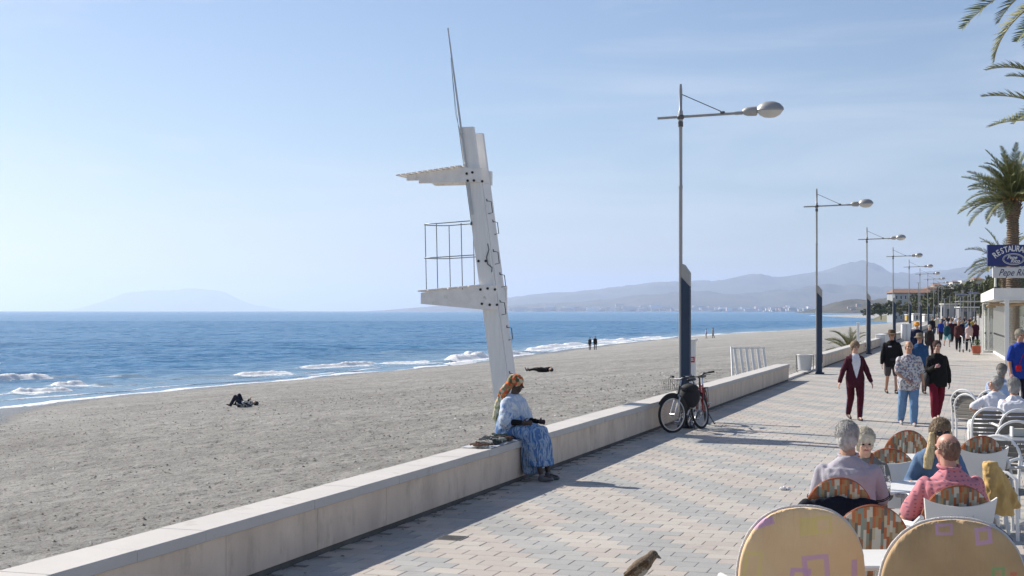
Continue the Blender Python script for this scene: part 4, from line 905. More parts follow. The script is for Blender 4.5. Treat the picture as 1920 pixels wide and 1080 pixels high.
def finish_fuse():
    for o, vox, it, amp, size in FUSE:
        m = o.modifiers.new('r', 'REMESH'); m.mode = 'VOXEL'; m.voxel_size = vox; m.use_smooth_shade = True
        if it: s = o.modifiers.new('s', 'SMOOTH'); s.factor = .5; s.iterations = it
    bpy.context.view_layer.update(); dg = bpy.context.evaluated_depsgraph_get(); done = []
    for o, vox, it, amp, size in FUSE:
        me = bpy.data.meshes.new_from_object(o.evaluated_get(dg)); mats = list(o.data.materials); me.materials.clear()
        for m_ in mats: me.materials.append(m_)
        if amp and len(me.vertices):
            n = len(me.vertices); co = np.empty(n*3, np.float32); no = np.empty(n*3, np.float32); me.vertices.foreach_get('co', co); me.vertex_normals.foreach_get('vector', no)
            co = co.reshape(-1, 3); no = no.reshape(-1, 3); off = np.array([hash(o.name) % 97, 3.1, 7.7])
            f = fbm(co*np.array([size, size, size*.55])+off, 3, .55); f = 1-2*np.abs(f)   # ridged, reads as folds
            co = co+no*(amp*(f*.6+.1))[:, None]; me.vertices.foreach_set('co', co.astype(np.float32).ravel())
        me.polygons.foreach_set('use_smooth', [True]*len(me.polygons)); me.update(); done.append((o, me))
        if o.name in VN:
            sp, up, k, mt = VN[o.name]; o0 = sp(0)
            def inside(c):
                z = (c-o0).dot(up)/k; x = c.x/k
                if c.y < .02 or z > .56 or z < -.02: return False
                w = np.interp(z, [-.02, .10, .30, .42, .50], [.006, .045, .095, .085, .07]); return abs(x-.012) < w
            for keep, nm in ((True, 'undershirt'), (False, None)):
                bm = bmesh.new(); bm.from_mesh(me); bmesh.ops.delete(bm, geom=[f for f in bm.faces if inside(f.calc_center_median()) != keep], context='FACES')
                if keep:
                    m2 = bpy.data.meshes.new(nm); bm.to_mesh(m2); m2.materials.append(mt); u_ = put(nm, m2, o.parent)
                else: bm.to_mesh(me)
                bm.free()
    for o, me in done: o.modifiers.clear(); o.data = me; me.name = o.name.split('.')[0]
PI = math.pi
AWAY, TOWARD = 0.0, PI
def pattern_mat(name, cols, scale, rough=.9, rnd=1.0, stretch=(1, 1, 1), kind='VORONOI', bump=.2):
    m, nt, b = nodemat(name); l = nt.links.new; co = nn(nt, 'ShaderNodeTexCoord').outputs['Object']; mp = nn(nt, 'ShaderNodeMapping'); mp.inputs['Scale'].default_value = stretch; l(co, mp.inputs[0])
    if kind == 'VORONOI':
        v = nn(nt, 'ShaderNodeTexVoronoi', i_Scale=scale, i_Randomness=rnd); l(mp.outputs[0], v.inputs['Vector']); s = nn(nt, 'ShaderNodeSeparateColor'); l(v.outputs['Color'], s.inputs[0]); src = s.outputs[0]
    else:
        v = nn(nt, 'ShaderNodeTexNoise', i_Scale=scale, i_Detail=6., i_Roughness=.65, i_Distortion=.8); l(mp.outputs[0], v.inputs['Vector']); src = v.outputs[0]
    r = nn(nt, 'ShaderNodeValToRGB'); e = r.color_ramp.elements
    if kind == 'VORONOI': r.color_ramp.interpolation = 'CONSTANT'
    n = len(cols); p0, p1 = (0, 1) if kind == 'VORONOI' else (.3, .7)
    e[0].position = p0; e[0].color = c4(cols[0]); e[1].position = p0+(p1-p0)*(n-1)/n; e[1].color = c4(cols[-1])
    for i in range(1, n-1): q = e.new(p0+(p1-p0)*i/n); q.color = c4(cols[i])
    l(src, r.inputs[0]); l(r.outputs[0], b.inputs['Base Color']); b.inputs['Roughness'].default_value = rough; b.inputs['Specular IOR Level'].default_value = .2
    return m
floral = pattern_mat('floral_shirt_cloth', [(.55, .56, .6), (.16, .18, .25), (.50, .50, .50), (.6, .55, .52), (.28, .27, .28), (.45, .47, .52), (.35, .2, .2)], 34)
tiedye_l = pattern_mat('tie_dye_pale', [(.10, .19, .42), (.22, .34, .58), (.62, .66, .72), (.36, .46, .64), (.66, .70, .74)], 5.5, kind='NOISE', stretch=(1, 1, .6))
tiedye_d = pattern_mat('tie_dye_blue', [(.045, .11, .28), (.10, .21, .42), (.07, .15, .34), (.40, .48, .60), (.12, .24, .44), (.06, .14, .32)], 6.5, kind='NOISE', stretch=(1.6, 1.6, .45))
scarfm = pattern_mat('printed_scarf', [(.50, .30, .16), (.55, .09, .03), (.55, .50, .38), (.10, .10, .05), (.62, .20, .05), (.42, .20, .12), (.22, .26, .14), (.60, .12, .05)], 24)
scarf2 = pattern_mat('pale_printed_scarf', [(.50, .52, .36), (.58, .40, .16), (.60, .60, .48), (.34, .38, .24), (.62, .56, .40), (.50, .46, .30)], 26)
# --- seated vendor on the wall
HB = ab(*S(966, 139.9)[:2])
def vendor_bits(t, g):
    sp, up, fw, hp, RH, k = g['sp'], g['up'], g['fw'], g['hp'], g['RH'], g['k']
    mb = MB(); loft(mb, [(sp(.20), .18, .15, up), (sp(.02), .22, .19, up), (g['pel']+V((0, .02, -.07)), .24, .20, (0, 0, 1))], g['lat'])
    loft(mb, [(g['pel']+V((0, .02, -.03)), .20, .12, (0, 1, .0)), (g['pel']+V((0, .25, -.02)), .205, .115, (0, 1, -.05)), (g['pel']+V((0, .41, -.06)), .21, .135, (0, 1, -.8)), (g['pel']+V((0, .45, -.20)), .20, .14, (0, .2, -1)), (g['pel']+V((0, .46, -.36)), .20, .15, (0, 0, -1)), (V((0, .47, .20)), .205, .16, (0, 0, -1))], g['lat'])
    loft(mb, [(g['pel']+V((0, .36, -.10)), .19, .12, (0, 0, -1)), (V((0, .34, .09)), .17, .09, (0, 0, -1))], g['lat'])
    fuse(mb.obj('skirt', tiedye_d, t), .011, 3, .022, 7)
    for key in 'LR':
        s0, e, w, f_ = g['AR'][key]; mb = MB(); mb.cap(s0+(e-s0)*.6, .056, e, .046); mb.cap(e, .046, w-(w-e)*.06, .034); fuse(mb.obj('dark_sleeve', cloth('black', (.012, .012, .014)), t), .01, 2, .008, 12)
    mb = MB(); mb.ell(hp(0, -.02, .045), (.094, .112, .088), RH, 18, 12); mb.ell(hp(0, -.08, -.01), (.075, .06, .065), RH); fuse(mb.obj('head_scarf', scarfm, t), .009, 2, .012, 24)
    mb = MB(); pts = [hp(.0, -.10, -.02), hp(-.01, -.15, -.09), hp(-.0, -.19, -.19), hp(0, -.23, -.34), hp(0, -.245, -.52), hp(.0, -.22, -.62)]
    for p, q_, r0, r1 in zip(pts[:2], pts[1:3], (.05, .060), (.060, .056)): mb.cap(p, r0, q_, r1)
    fuse(mb.obj('scarf_knot', scarfm, t), .010, 2, .016, 20)
    mb = MB(); pts = pts[2:]
    for p, q_, r0, r1 in zip(pts[:-1], pts[1:], (.050, .045, .036), (.045, .036, .022)): mb.cap(p, r0, q_, r1)
    fuse(mb.obj('scarf_tail', scarf2, t), .010, 2, .016, 20)
person('woman in a blue tie dye dress and printed head scarf sitting on the sea wall', P(HB[0]+.12, -.20), -PI/2-TH-.34, H=1.66, sit=True, lean=6, skin='dark', female=True, heavy=1.1, hipz=.66,
       arms=dict(L=((-.12, .22, -1), (.10, 1, -.02)), R=((.20, .10, -1), (-.14, 1, -.0))), legs=dict(L=((-.10, 1, -.10), (0, .22, -1)), R=((.10, 1, -.10), (0, .40, -1))), yaw=22,
       topmat=tiedye_l, sleeves='wide', pants=None, shoes=(.16, .16, .17), hair=None, topname='tunic', loose=.008, extras=vendor_bits, shirt_drop=.06, pitch=2)
# --- walkers
def lapels(col, open_col, stripe=False, zipn=True):
    def f(t, g):
        sp, up, fw, k = g['sp'], g['up'], g['fw'], g['k']
        for ch in t.children:
            if ch.name.startswith('jacket'): VN[ch.name] = (sp, up, k, cloth(open_col[0], open_col[1]))
        if stripe:
            for key, s in (('L', -1), ('R', 1)):
                h, kn, an = g['LG'][key]; mb = MB(); mb.tube([h+V((s*.105, 0, .03)), (h+kn)/2+V((s*.092, 0, 0)), kn+V((s*.075, 0, 0)), (kn+an)/2+V((s*.068, 0, 0)), an+V((s*.058, 0, 0))], .010, 6); mb.obj('side_stripe', cloth('white', (.75, .75, .75)), t)
    return f
s = 92.
person('woman in an open maroon tracksuit over a white top walking towards the camera', G(1603, 788), TOWARD+.1, H=1.66, female=True, skin='fair', top=('maroon', (.065, .014, .026)), bottom=('maroon_dark', (.075, .012, .022)), sleeves='long', pants='slim',
       arms=dict(L=((-.42, .02, -1), (-.30, .30, -1)), R=((.42, -.02, -1), (.35, .12, -1))), legs=dict(L=((.06, .30, -1), (.05, .02, -1)), R=((-.07, -.16, -1), (-.06, -.62, -1))), hair=('dark_blonde', (.22, .14, .08)), hairstyle='bun', shoes=(.10, .07, .07), topname='jacket', loose=.006, extras=lapels(None, ('white', (.72, .72, .78)), True))
def man_hat(t, g):
    sp, fw = g['sp'], g['fw']
    mb = MB(); mb.box(sp(.33)+fw*.148+V((.09, 0, 0)), (.09, .012, .03)); mb.obj('chest_logo', cloth('white', (.75, .75, .75)), t, False)
    mb = MB(); mb.box(sp(-.02)+fw*.15+V((.02, 0, 0)), (.13, .06, .07), bev=.015); mb.obj('belt_bag', bagm, t, False)
person('man in black long sleeved top, grey shorts and a wide brown hat', G(1672, 738), TOWARD, H=1.74, skin='tan', top=('black', (.012, .012, .014)), bottom=('grey_shorts', (.075, .065, .068)), sleeves='long', pants='short', hat=('brown_felt', (.12, .085, .055), .24), hair=('greyish', (.25, .22, .2)), hairstyle='cropped',
       arms=dict(L=((-.25, 0, -1), (-.10, .2, -1)), R=((.25, 0, -1), (.12, .2, -1))), legs=dict(L=((-.03, .12, -1), (0, -.02, -1)), R=((.03, -.05, -1), (0, -.4, -1))), shoes=(.03, .03, .03), loose=.008, extras=man_hat, heavy=1.08)
person('bald man in a grey floral shirt and pale blue jeans walking, arm across his chest', G(1704, 798), TOWARD-.08, H=1.70, skin='tan', topmat=floral, bottom=('jeans_pale', (.14, .25, .42)), sleeves='short', hair=('sandy_crop', (.32, .24, .17)), hairstyle='cropped', heavy=1.12, loose=.022,
       arms=dict(L=((-.22, .05, -1), (-.12, .2, -1)), R=((.20, .25, -1), (-.85, .55, -.75))), legs=dict(L=((.03, .26, -1), (.02, .03, -1)), R=((.02, -.14, -1), (.02, -.55, -1))), shoes=(.35, .35, .36))
person('man in a blue top and brown bucket hat, half hidden behind the floral shirt', G(1724, 738), TOWARD, H=1.66, skin='tan', top=('mid_blue', (.03, .085, .20)), bottom=('dark_shorts', (.04, .04, .045)), sleeves='long', pants='long', hat=('khaki_felt', (.21, .165, .125), .155), heavy=1.1, loose=.01, shoes=(.03, .03, .03))
def jacket_woman(t, g):
    sp, fw, k = g['sp'], g['fw'], g['k']; s0, e, w, f_ = g['AR']['R']
    mb = MB(); mb.ell(w+f_*.10, (.05, .045, .035)); fuse(mb.obj('bouquet_scarf', cloth('rose_print', (.45, .25, .28)), t), .01, 1, .01, 40)
    mb = MB(); c = sp(-.08)+V((.24, .02, 0)); mb.ell(c, (.07, .12, .15), n=14, m=10); mb.obj('handbag', bagm, t)
    mb = MB(); mb.tube([sp(.42)+V((.15, .06, 0)), sp(.15)+V((.23, .1, 0)), c+V((0, .04, .13))], .007, 6); mb.tube([sp(.42)+V((.15, -.06, 0)), sp(.15)+V((.24, -.06, 0)), c+V((0, -.04, .13))], .007, 6); mb.obj('bag_strap', bagm, t)
person('woman with dark red cropped hair, black leather jacket and burgundy trousers', G(1757, 787), TOWARD+.05, H=1.66, female=True, skin='fair', top=('black_leather', (.013, .013, .014)), bottom=('burgundy', (.16, .012, .03)), sleeves='long', pants='slim', hair=('dark_red', (.07, .02, .018)), hairstyle='short', heavy=1.1, loose=.018,
       arms=dict(L=((-.28, 0, -1), (-.10, .05, -1)), R=((.25, .25, -1), (-.35, 1, .35))), legs=dict(L=((.03, -.10, -1), (0, -.50, -1)), R=((-.02, .22, -1), (0, -.02, -1))), shoes=(.45, .36, .3), topname='jacket', extras=jacket_woman)
def backpack(t, g):
    mb = MB(); mb.ell(g['sp'](.25)-g['fw']*.2, (.15, .11, .22), n=14, m=10); mb.obj('backpack', bagm, t)
    for s in (-1, 1):
        mb = MB(); mb.tube([g['sp'](.47)+V((s*.1, 0, .02)), g['sp'](.38)+V((s*.11, 0, 0))+g['fw']*.145, g['sp'](.15)+V((s*.13, 0, 0))+g['fw']*.12], .016, 6, flat=.4); mb.obj('strap', bagm, t)
person('walker in a navy jacket with an orange hat farther along the wall', G(1719, 684), TOWARD, H=1.80, skin='fair', top=('navy', (.012, .018, .05)), bottom=('navy_trousers', (.02, .022, .04)), sleeves='long', hat=('orange_felt', (.75, .33, .05), .12), vox=.014, heavy=1.1, loose=.02, topname='jacket')
person('walker in dark jacket and pale scarf with a backpack, behind the red haired woman', G(1743, 676), TOWARD-.2, H=1.66, female=True, skin='fair', top=('charcoal', (.03, .028, .03)), bottom=('plum', (.05, .015, .02)), sleeves='long', hair=('grey', (.35, .33, .31)), hairstyle='short', vox=.014, extras=backpack, heavy=1.05)
# --- cafe guests at the two near tables
SITARM = dict(L=((-.25, .35, -1), (.35, 1, -.25)), R=((.25, .35, -1), (-.35, 1, -.25)))
def polo(t, g):
    sp, k = g['sp'], g['k']
    for key in 'LR':
        s0, e, w, f_ = g['AR'][key]; c = s0+(e-s0)*.83; mb = MB(); x, y, d = frame_from(e-s0)
        for o_ in (0, .014): mb.tube([c-(e-s0).normalized()*o_+x*math.cos(a)*.073+y*math.sin(a)*.073 for a in [2*PI*q/14 for q in range(14)]], .004, 5, True)
        tag(mb.obj('sleeve_trim', cloth('trim_dark', (.03, .02, .02)), t), kind='stuff')
    mb = MB(); c = sp(.505); mb.tube([c+V((math.cos(a)*.072, math.sin(a)*.068, .012+.015*math.sin(a))) for a in [2*PI*q/18 for q in range(18)]], .012, 6, True, flat=.8); mb.obj('collar', cloth('lilac_grey', (.42, .40, .45)), t)
person('grey haired man in a lilac grey polo shirt, seated with his back to us', S(1592, 236, 0), AWAY-.10, H=1.82, sit=True, lean=7, skin='tan', top=('lilac_grey', (.42, .40, .45)), bottom=('beige', (.35, .30, .24)), sleeves='short', hair=('silver', (.50, .49, .48)), hairstyle='short', heavy=1.12, yaw=-12, arms=dict(L=((-.22, .25, -1), (.20, 1, -.12)), R=((.34, .40, -1), (.10, 1, -.10))), extras=polo, shoes=(.3, .25, .2), loose=.006, hipz=.57)
whitehairm = M('hair_white_blonde', (.66, .60, .48), rough=.6, var=.15, scale=40, bump=1., bscale=90)
def cardigan(t, g):
    mb = MB(); sp, fw = g['sp'], g['fw']
    for s in (-1, 1): mb.tube([sp(.5)+V((s*.06, 0, .02)), sp(.42)+V((s*.05, 0, 0))+fw*.12, sp(.3)+V((s*.035, 0, 0))+fw*.145], .016, 6)
    mb.obj('collar', cloth('terracotta', (.30, .12, .07)), t)
person('white haired woman in a grey cardigan seated facing the camera beside the man', S(1622, 209, 0), TOWARD-.25, H=1.60, sit=True, lean=10, side=0, skin='fair', female=True, top=('olive_grey', (.20, .195, .18)), bottom=('dark_slacks', (.03, .03, .04)), sleeves='long', hair=('white_blonde', (.66, .60, .48)), hairmat=whitehairm, hairstyle='curly', heavy=1.1, yaw=10, arms=dict(L=((-.2, .45, -1), (.3, 1, -.05)), R=((.2, .35, -1), (-.3, 1, -.05))), extras=cardigan, topname='cardigan')
sunm = M('dark_glass', (.015, .012, .012), rough=.08)
def sunglasses(t, g):
    hp, RH = g['hp'], g['RH']; mb = MB()
    for s in (-1, 1): mb.ell(hp(s*.034, .093, .0), (.028, .008, .022), RH, 12, 6); mb.tube([hp(s*.06, .088, .008), hp(s*.082, .02, .006), hp(s*.082, -.03, 0)], .003, 5)
    mb.tube([hp(-.01, .10, .006), hp(.01, .10, .006)], .003, 5); mb.obj('sunglasses', sunm, t)
def sleeve_denim(t, g):
    sunglasses(t, g)
    mb = MB(); hp = g['hp']; c = g['sp']
    for s in (-1, 1):
        loft(mb, [(hp(s*.072, -.0, .01), .03, .05, (0, 0, -1)), (hp(s*.088, .01, -.12), .034, .045, (0, 0, -1)), (hp(s*.112, .04, -.22), .046, .030, (0, 0, -1)), (hp(s*.13, .06, -.33), .036, .018, (0, 0, -1))], (1, 0, 0))
    fuse(mb.obj('long_locks', M('hair_blonde_ends', (.58, .45, .24), rough=.6, var=.3, scale=50, stretch=(1, 1, .2), bump=1., bscale=80), t), .008, 2, .004, 60)
person('woman with long brown to blonde hair and sunglasses leaning behind the bald man', S(1752, 206, 0), TOWARD-.35, H=1.66, sit=True, lean=14, side=-6, skin='fair', female=True, top=('denim_blue', (.11, .18, .30)), bottom=('jeans_dark', (.04, .06, .12)), sleeves='long', hair=('light_brown', (.19, .125, .07)), hairstyle='long', yaw=18, pitch=-14, arms=dict(L=((-.45, .4, -1), (.1, 1, .0)), R=((.45, .4, -1), (-.1, 1, .0))), extras=sleeve_denim, hipz=.57)
pinkm = None
def pink_mat():
    m, nt, b = nodemat('pink_dotted_shirt'); l = nt.links.new; co = nn(nt, 'ShaderNodeTexCoord').outputs['Object']; mp = nn(nt, 'ShaderNodeMapping'); mp.inputs['Scale'].default_value = (1, 0.0, 1.6); l(co, mp.inputs[0])
    v = nn(nt, 'ShaderNodeTexVoronoi', i_Scale=21., i_Randomness=.12); l(mp.outputs[0], v.inputs['Vector'])
    r = nn(nt, 'ShaderNodeValToRGB'); r.color_ramp.elements[0].position = .17; r.color_ramp.elements[0].color = (.27, .15, .21, 1); r.color_ramp.elements[1].position = .24; r.color_ramp.elements[1].color = (.60, .235, .27, 1)
    l(v.outputs['Distance'], r.inputs[0]); l(r.outputs[0], b.inputs['Base Color']); b.inputs['Roughness'].default_value = .85; b.inputs['Specular IOR Level'].default_value = .2; return m
def pinkbits(t, g):
    hp, RH = g['hp'], g['RH']; mb = MB()
    for s in (-1, 1): mb.tube([hp(s*.05, .10, .01), hp(s*.083, .03, .008), hp(s*.083, -.02, -.0)], .0035, 5)
    mb.obj('glasses_arm', sunm, t)
    c = g['sp'](.505); mb = MB(); mb.tube([c+V((math.cos(a)*.08, math.sin(a)*.074, .012+.012*math.sin(a))) for a in [2*PI*q/18 for q in range(18)]], .014, 6, True); mb.obj('collar', g['pm'], t)
pm_ = pink_mat()
def pb(t, g): g['pm'] = pm_; pinkbits(t, g)
person('bald man in a pink dotted shirt seated with his back to the camera', S(1787, 250, 0), AWAY+.12, H=1.80, sit=True, lean=8, skin='pink', topmat=pm_, bottom=('slate', (.14, .16, .20)), sleeves='short', hair=('shaved', (.22, .125, .09)), hairstyle='cropped', heavy=1.2, yaw=14, pitch=-6, arms=dict(L=((-.42, .30, -1), (.25, 1, -.20)), R=((.35, .30, -1), (-.25, 1, -.15))), extras=pb, shoes=(.2, .2, .2), loose=.008, hipz=.55)
# --- guests of the next terrace
person('grey haired man in a light blue shirt seated at the farther right tables', S(1874, 106, 0), AWAY-.55, H=1.76, sit=True, lean=16, skin='tan', top=('light_blue', (.36, .46, .66)), bottom=('dark_slacks', (.03, .03, .04)), sleeves='long', hair=('grey_brown', (.26, .24, .22)), hairstyle='short', heavy=1.2, vox=.011, loose=.01)
person('grey haired woman in white leaning her elbow on the chair back', S(1862, 121, 0), AWAY+.15, H=1.66, sit=True, lean=12, side=10, skin='tan', female=True, top=('white', (.75, .75, .75)), bottom=('white_trousers', (.7, .7, .7)), sleeves='short', hair=('steel', (.33, .32, .31)), hairstyle='curly', heavy=1.15, vox=.011, yaw=80, pitch=-20, arms=dict(L=((-1, .0, -.65), (.3, -.2, -.25)), R=((.3, .3, -1), (-.3, 1, 0))), loose=.012)
person('grey haired person in a plain white T-shirt, back to the camera, right edge', S(1903, 127, 0), AWAY-.12, H=1.66, sit=True, lean=8, skin='tan', female=True, top=('white', (.75, .75, .75)), bottom=('dark_slacks', (.03, .03, .04)), sleeves='short', hair=('steel', (.33, .32, .31)), hairstyle='curly', heavy=1.3, vox=.011, loose=.012)
def redbag(t, g):
    mb = MB(); mb.box(g['sp'](-.02)+g['fw']*.17+V((.14, 0, 0)), (.14, .06, .15), bev=.03); mb.obj('hip_bag', cloth('red', (.5, .02, .04)), t)
    mb = MB(); mb.tube([g['sp'](.46)+V((-.1, .06, 0)), g['sp'](.3)+g['fw']*.16, g['sp'](.05)+g['fw']*.17+V((.13, 0, 0))], .005, 5); mb.obj('bag_strap', cloth('red', (.5, .02, .04)), t)
person('person standing in a bright blue T-shirt with a red hip bag by the glass terrace', S(1912, 86, 0), TOWARD+.25, H=1.87, skin='tan', top=('royal_blue', (.02, .055, .32)), bottom=('navy_trousers', (.02, .022, .04)), sleeves='short', hair=('grey_blonde', (.42, .38, .30)), hairstyle='short', heavy=1.1, vox=.011, arms=dict(L=((-.2, .1, -1), (.1, .5, -1)), R=((.22, .05, -1), (.05, .3, -1))), extras=redbag, loose=.012, legs=dict(L=((-.03, .03, -1), (0, 0, -1)), R=((.03, .0, -1), (0, 0, -1))))
# --- beach figures
def couple(x, y, s_, spec):
    p = sandpt(x, y); return p
bp = sandpt(1106, 656); person('left of two people in dark clothes standing at the waterline', bp, 2.6, H=1.74, skin='tan', top=('charcoal', (.03, .028, .03)), bottom=('dark_slacks', (.03, .03, .04)), sleeves='long', hair=('black', (.02, .02, .02)), vox=.022, legs=dict(L=((-.03, .05, -1), (0, 0, -1)), R=((.03, -.02, -1), (0, -.1, -1))))
bp = sandpt(1116, 656.5); person('right of two people in dark clothes standing at the waterline, slightly taller', bp, 3.4, H=1.86, skin='tan', top=('black', (.012, .012, .014)), bottom=('dark_slacks', (.03, .03, .04)), sleeves='long', hair=('black', (.02, .02, .02)), vox=.022, legs=dict(L=((-.05, .0, -1), (0, 0, -1)), R=((.05, 0, -1), (0, 0, -1))))
bp = sandpt(1324, 634.5); person('distant beach walker in a pale blue top, left of a pair', bp, 2.0, H=1.7, skin='tan', top=('light_blue', (.36, .46, .66)), bottom=('grey_shorts', (.075, .065, .068)), pants='short', hair=('black', (.02, .02, .02)), vox=.026)
bp = sandpt(1337, 633.5); person('distant beach walker with a grey top, right of a pair', bp, 1.7, H=1.78, skin='tan', top=('olive_grey', (.20, .195, .18)), bottom=('dark_slacks', (.03, .03, .04)), hair=('black', (.02, .02, .02)), vox=.026)
lp = sandpt(447, 764)
bw = pattern_mat('monochrome_print', [(.02, .02, .02), (.6, .6, .6), (.1, .1, .1), (.5, .5, .52)], 16)
person('person lying on the sand with navy trousered knees raised and a black and white top', lp+V((-.35, 0, .13)), 0, H=1.70, sit=True, female=True, skin='tan', topmat=bw, bottom=('navy_trousers', (.02, .022, .05)), sleeves='long', hair=('black', (.02, .02, .02)), hairstyle='short', vox=.015, root_tilt=(R(87), 0, R(84)), hipz=.0,
       legs=dict(L=((-.15, .85, -.55), (-.05, -.85, -.55)), R=((.15, 1.0, -.35), (0, -.9, -.40))), arms=dict(L=((-.6, .2, -1), (.4, .5, 1)), R=((.6, .2, -1), (-.4, .5, .5))), loose=.02)
lp = sandpt(1008, 697)
person('person in black lying flat on the sand to the right of the tower', lp+V((-.25, 0, .10)), 0, H=1.75, sit=True, skin='tan', top=('black', (.012, .012, .014)), bottom=('black_trousers', (.015, .015, .018)), sleeves='long', hair=('black', (.02, .02, .02)), vox=.018, root_tilt=(R(88), 0, R(58)),
       legs=dict(L=((-.1, .1, -1), (0, -.1, -1)), R=((.1, .22, -1), (0, -.25, -1))), arms=dict(L=((-.4, .3, -1), (0, .2, -1)), R=((.4, .3, -1), (0, .2, 1))), hipz=.0)
# --- crowd
CW = [('royal blue', (.02, .045, .16)), ('dark teal', (.015, .07, .09)), ('black', (.012, .012, .014)), ('dark patterned red', (.07, .025, .028)), ('pale pink', (.62, .46, .44)), ('wine red', (.05, .01, .02)), ('white', (.75, .75, .75)), ('olive', (.12, .13, .05)), ('grey', (.22, .22, .24)), ('sky blue', (.16, .24, .38)), ('navy', (.012, .018, .05)), ('cream', (.6, .55, .42)), ('mustard', (.45, .3, .05)), ('brown', (.12, .07, .04))]
BW = [('black_trousers', (.015, .015, .018)), ('turquoise_shorts', (.2, .5, .55)), ('jeans_dark', (.04, .06, .12)), ('grey_shorts', (.075, .065, .068)), ('beige', (.35, .30, .24))]
crowd = [(1764, 640, 0, 0, 'long', 'at the left edge of the crowd'), (1776, 650, 1, 1, 'short', 'and turquoise shorts ahead of the crowd'), (1790, 641, 2, 0, 'long', 'in the middle of the crowd'), (1797, 657, 3, 0, 'long', 'with dark trousers, nearest walker of the crowd'),
         (1817, 658, 4, 0, 'long', 'pushing a walking frame by the glass terrace'), (1829, 650, 5, 0, 'long', 'just right of the walking frame'), (1784, 632, 6, 2, 'long', 'deep in the crowd, left of centre'), (1806, 636, 7, 2, 'long', 'deep in the crowd, behind the patterned top'), (1812, 630, 8, 0, 'long', 'far back on the promenade'),
         (1800, 626, 9, 4, 'long', 'far back among the crowd'), (1771, 628, 10, 0, 'long', 'far back beside the lamps'), (1756, 627, 11, 2, 'long', 'far back close to the sea wall'), (1822, 634, 12, 2, 'long', 'far back at the right of the crowd'), (1787, 622, 13, 0, 'long', 'among the most distant walkers'), (1779, 618, 2, 3, 'short', 'most distant of the promenade walkers'), (1793, 619, 6, 0, 'long', 'small and pale among the most distant walkers'),
         (1748, 632, 2, 2, 'long', 'in front of the sixth lamp'), (1767, 623, 5, 2, 'long', 'small figure between the far lamps'), (1809, 621, 10, 2, 'long', 'small figure before the far awnings'), (1827, 628, 11, 0, 'long', 'small figure by the end of the glass terrace'),
         (1774, 633, 8, 2, 'long', 'walking left of the centre of the crowd'), (1803, 644, 10, 2, 'long', 'just behind the nearest crowd walker'), (1783, 643, 5, 0, 'long', 'between the teal and the black walkers'), (1815, 640, 9, 0, 'long', 'behind the walking frame'), (1820, 624, 3, 0, 'long', 'far back by the awnings'), (1760, 621, 6, 0, 'long', 'far back by the white kiosks'), (1798, 633, 13, 2, 'long', 'in the thick of the crowd')]
rc = random.Random(8)
for i, (x, y, ti, bi, pn, ds) in enumerate(crowd):
    r = rc.uniform(-.3, .3); f = rc.random() < .5; yw = TOWARD+r if rc.random() < .6 else r
    sw = rc.uniform(.15, .4)*rc.choice((-1, 1))
    person('person in %s %s' % (CW[ti][0], ds), G(x, y), yw, H=rc.uniform(1.6, 1.82), female=f, skin=rc.choice(('fair', 'tan')), top=(CW[ti][0].replace(' ', '_'), CW[ti][1]), bottom=BW[bi], sleeves=rc.choice(('long', 'short')), pants=pn, hair=rc.choice((('black', (.02, .02, .02)), ('light_brown', (.19, .125, .07)), ('silver', (.5, .49, .48)))), hairstyle='short', vox=.03, legs=dict(L=((0, sw, -1), (0, sw-.3 if sw < 0 else 0, -1)), R=((0, -sw, -1), (0, -sw-.3 if sw > 0 else 0, -1))), heavy=rc.uniform(1, 1.2), loose=.015, group='crowd walking along the far promenade')
# walking frame and red cart beside the terrace
t = thing('walking_frame', 'light metal walking frame pushed along beside the glass terrace', 'walking frame', G(1812, 661), TOWARD)
mb = MB()
for s in (-1, 1): mb.tube([(s*.25, -.25, .9), (s*.25, .05, .85), (s*.27, .3, .1)], .016, 6); mb.tube([(s*.25, 0, .6), (s*.27, -.3, .1)], .016, 6)
mb.tube([(-.25, .1, .6), (.25, .1, .6)], .014, 6); mb.obj('frame', polem, t)
for s in (-1, 1):
    for y in (-.3, .3): mb = MB(); mb.lathe([(.09, -.015), (.1, 0), (.09, .015)], (s*.27, y, .1), 14, Matrix.Rotation(R(90), 3, 'Y')); mb.obj('wheel', tyrem, t)
t = thing('red_planter', 'low red and orange planter box with green plants at the terrace corner', 'planter', G(1831, 665), WALLRZ)
mb = MB(); mb.box((0, 0, .28), (.8, .42, .38), bev=.03); mb.obj('box', M('terracotta_red', (.42, .10, .05), rough=.7), t, False)
for x in (-.34, .34): mb = MB(); mb.box((x, 0, .05), (.06, .36, .1)); mb.obj('foot', M('planter_foot', (.5, .42, .3)), t, False)
mb = MB(); r_ = random.Random(4)
for k in range(120):
    c = V((r_.uniform(-.38, .38), r_.uniform(-.18, .18), .47+r_.random()*.28)); d = V((r_.uniform(-1, 1), r_.uniform(-1, 1), r_.uniform(0, 1))).normalized()*.07; e = d.cross(V((r_.random(), r_.random(), .2))).normalized()*.025; mb.add([c-e, c+e, c+d], [(0, 1, 2)])
tag(mb.obj('leaves', M('planter_leaf', (.07, .12, .03), var=.4, scale=9, rough=.7), t, False), kind='stuff')
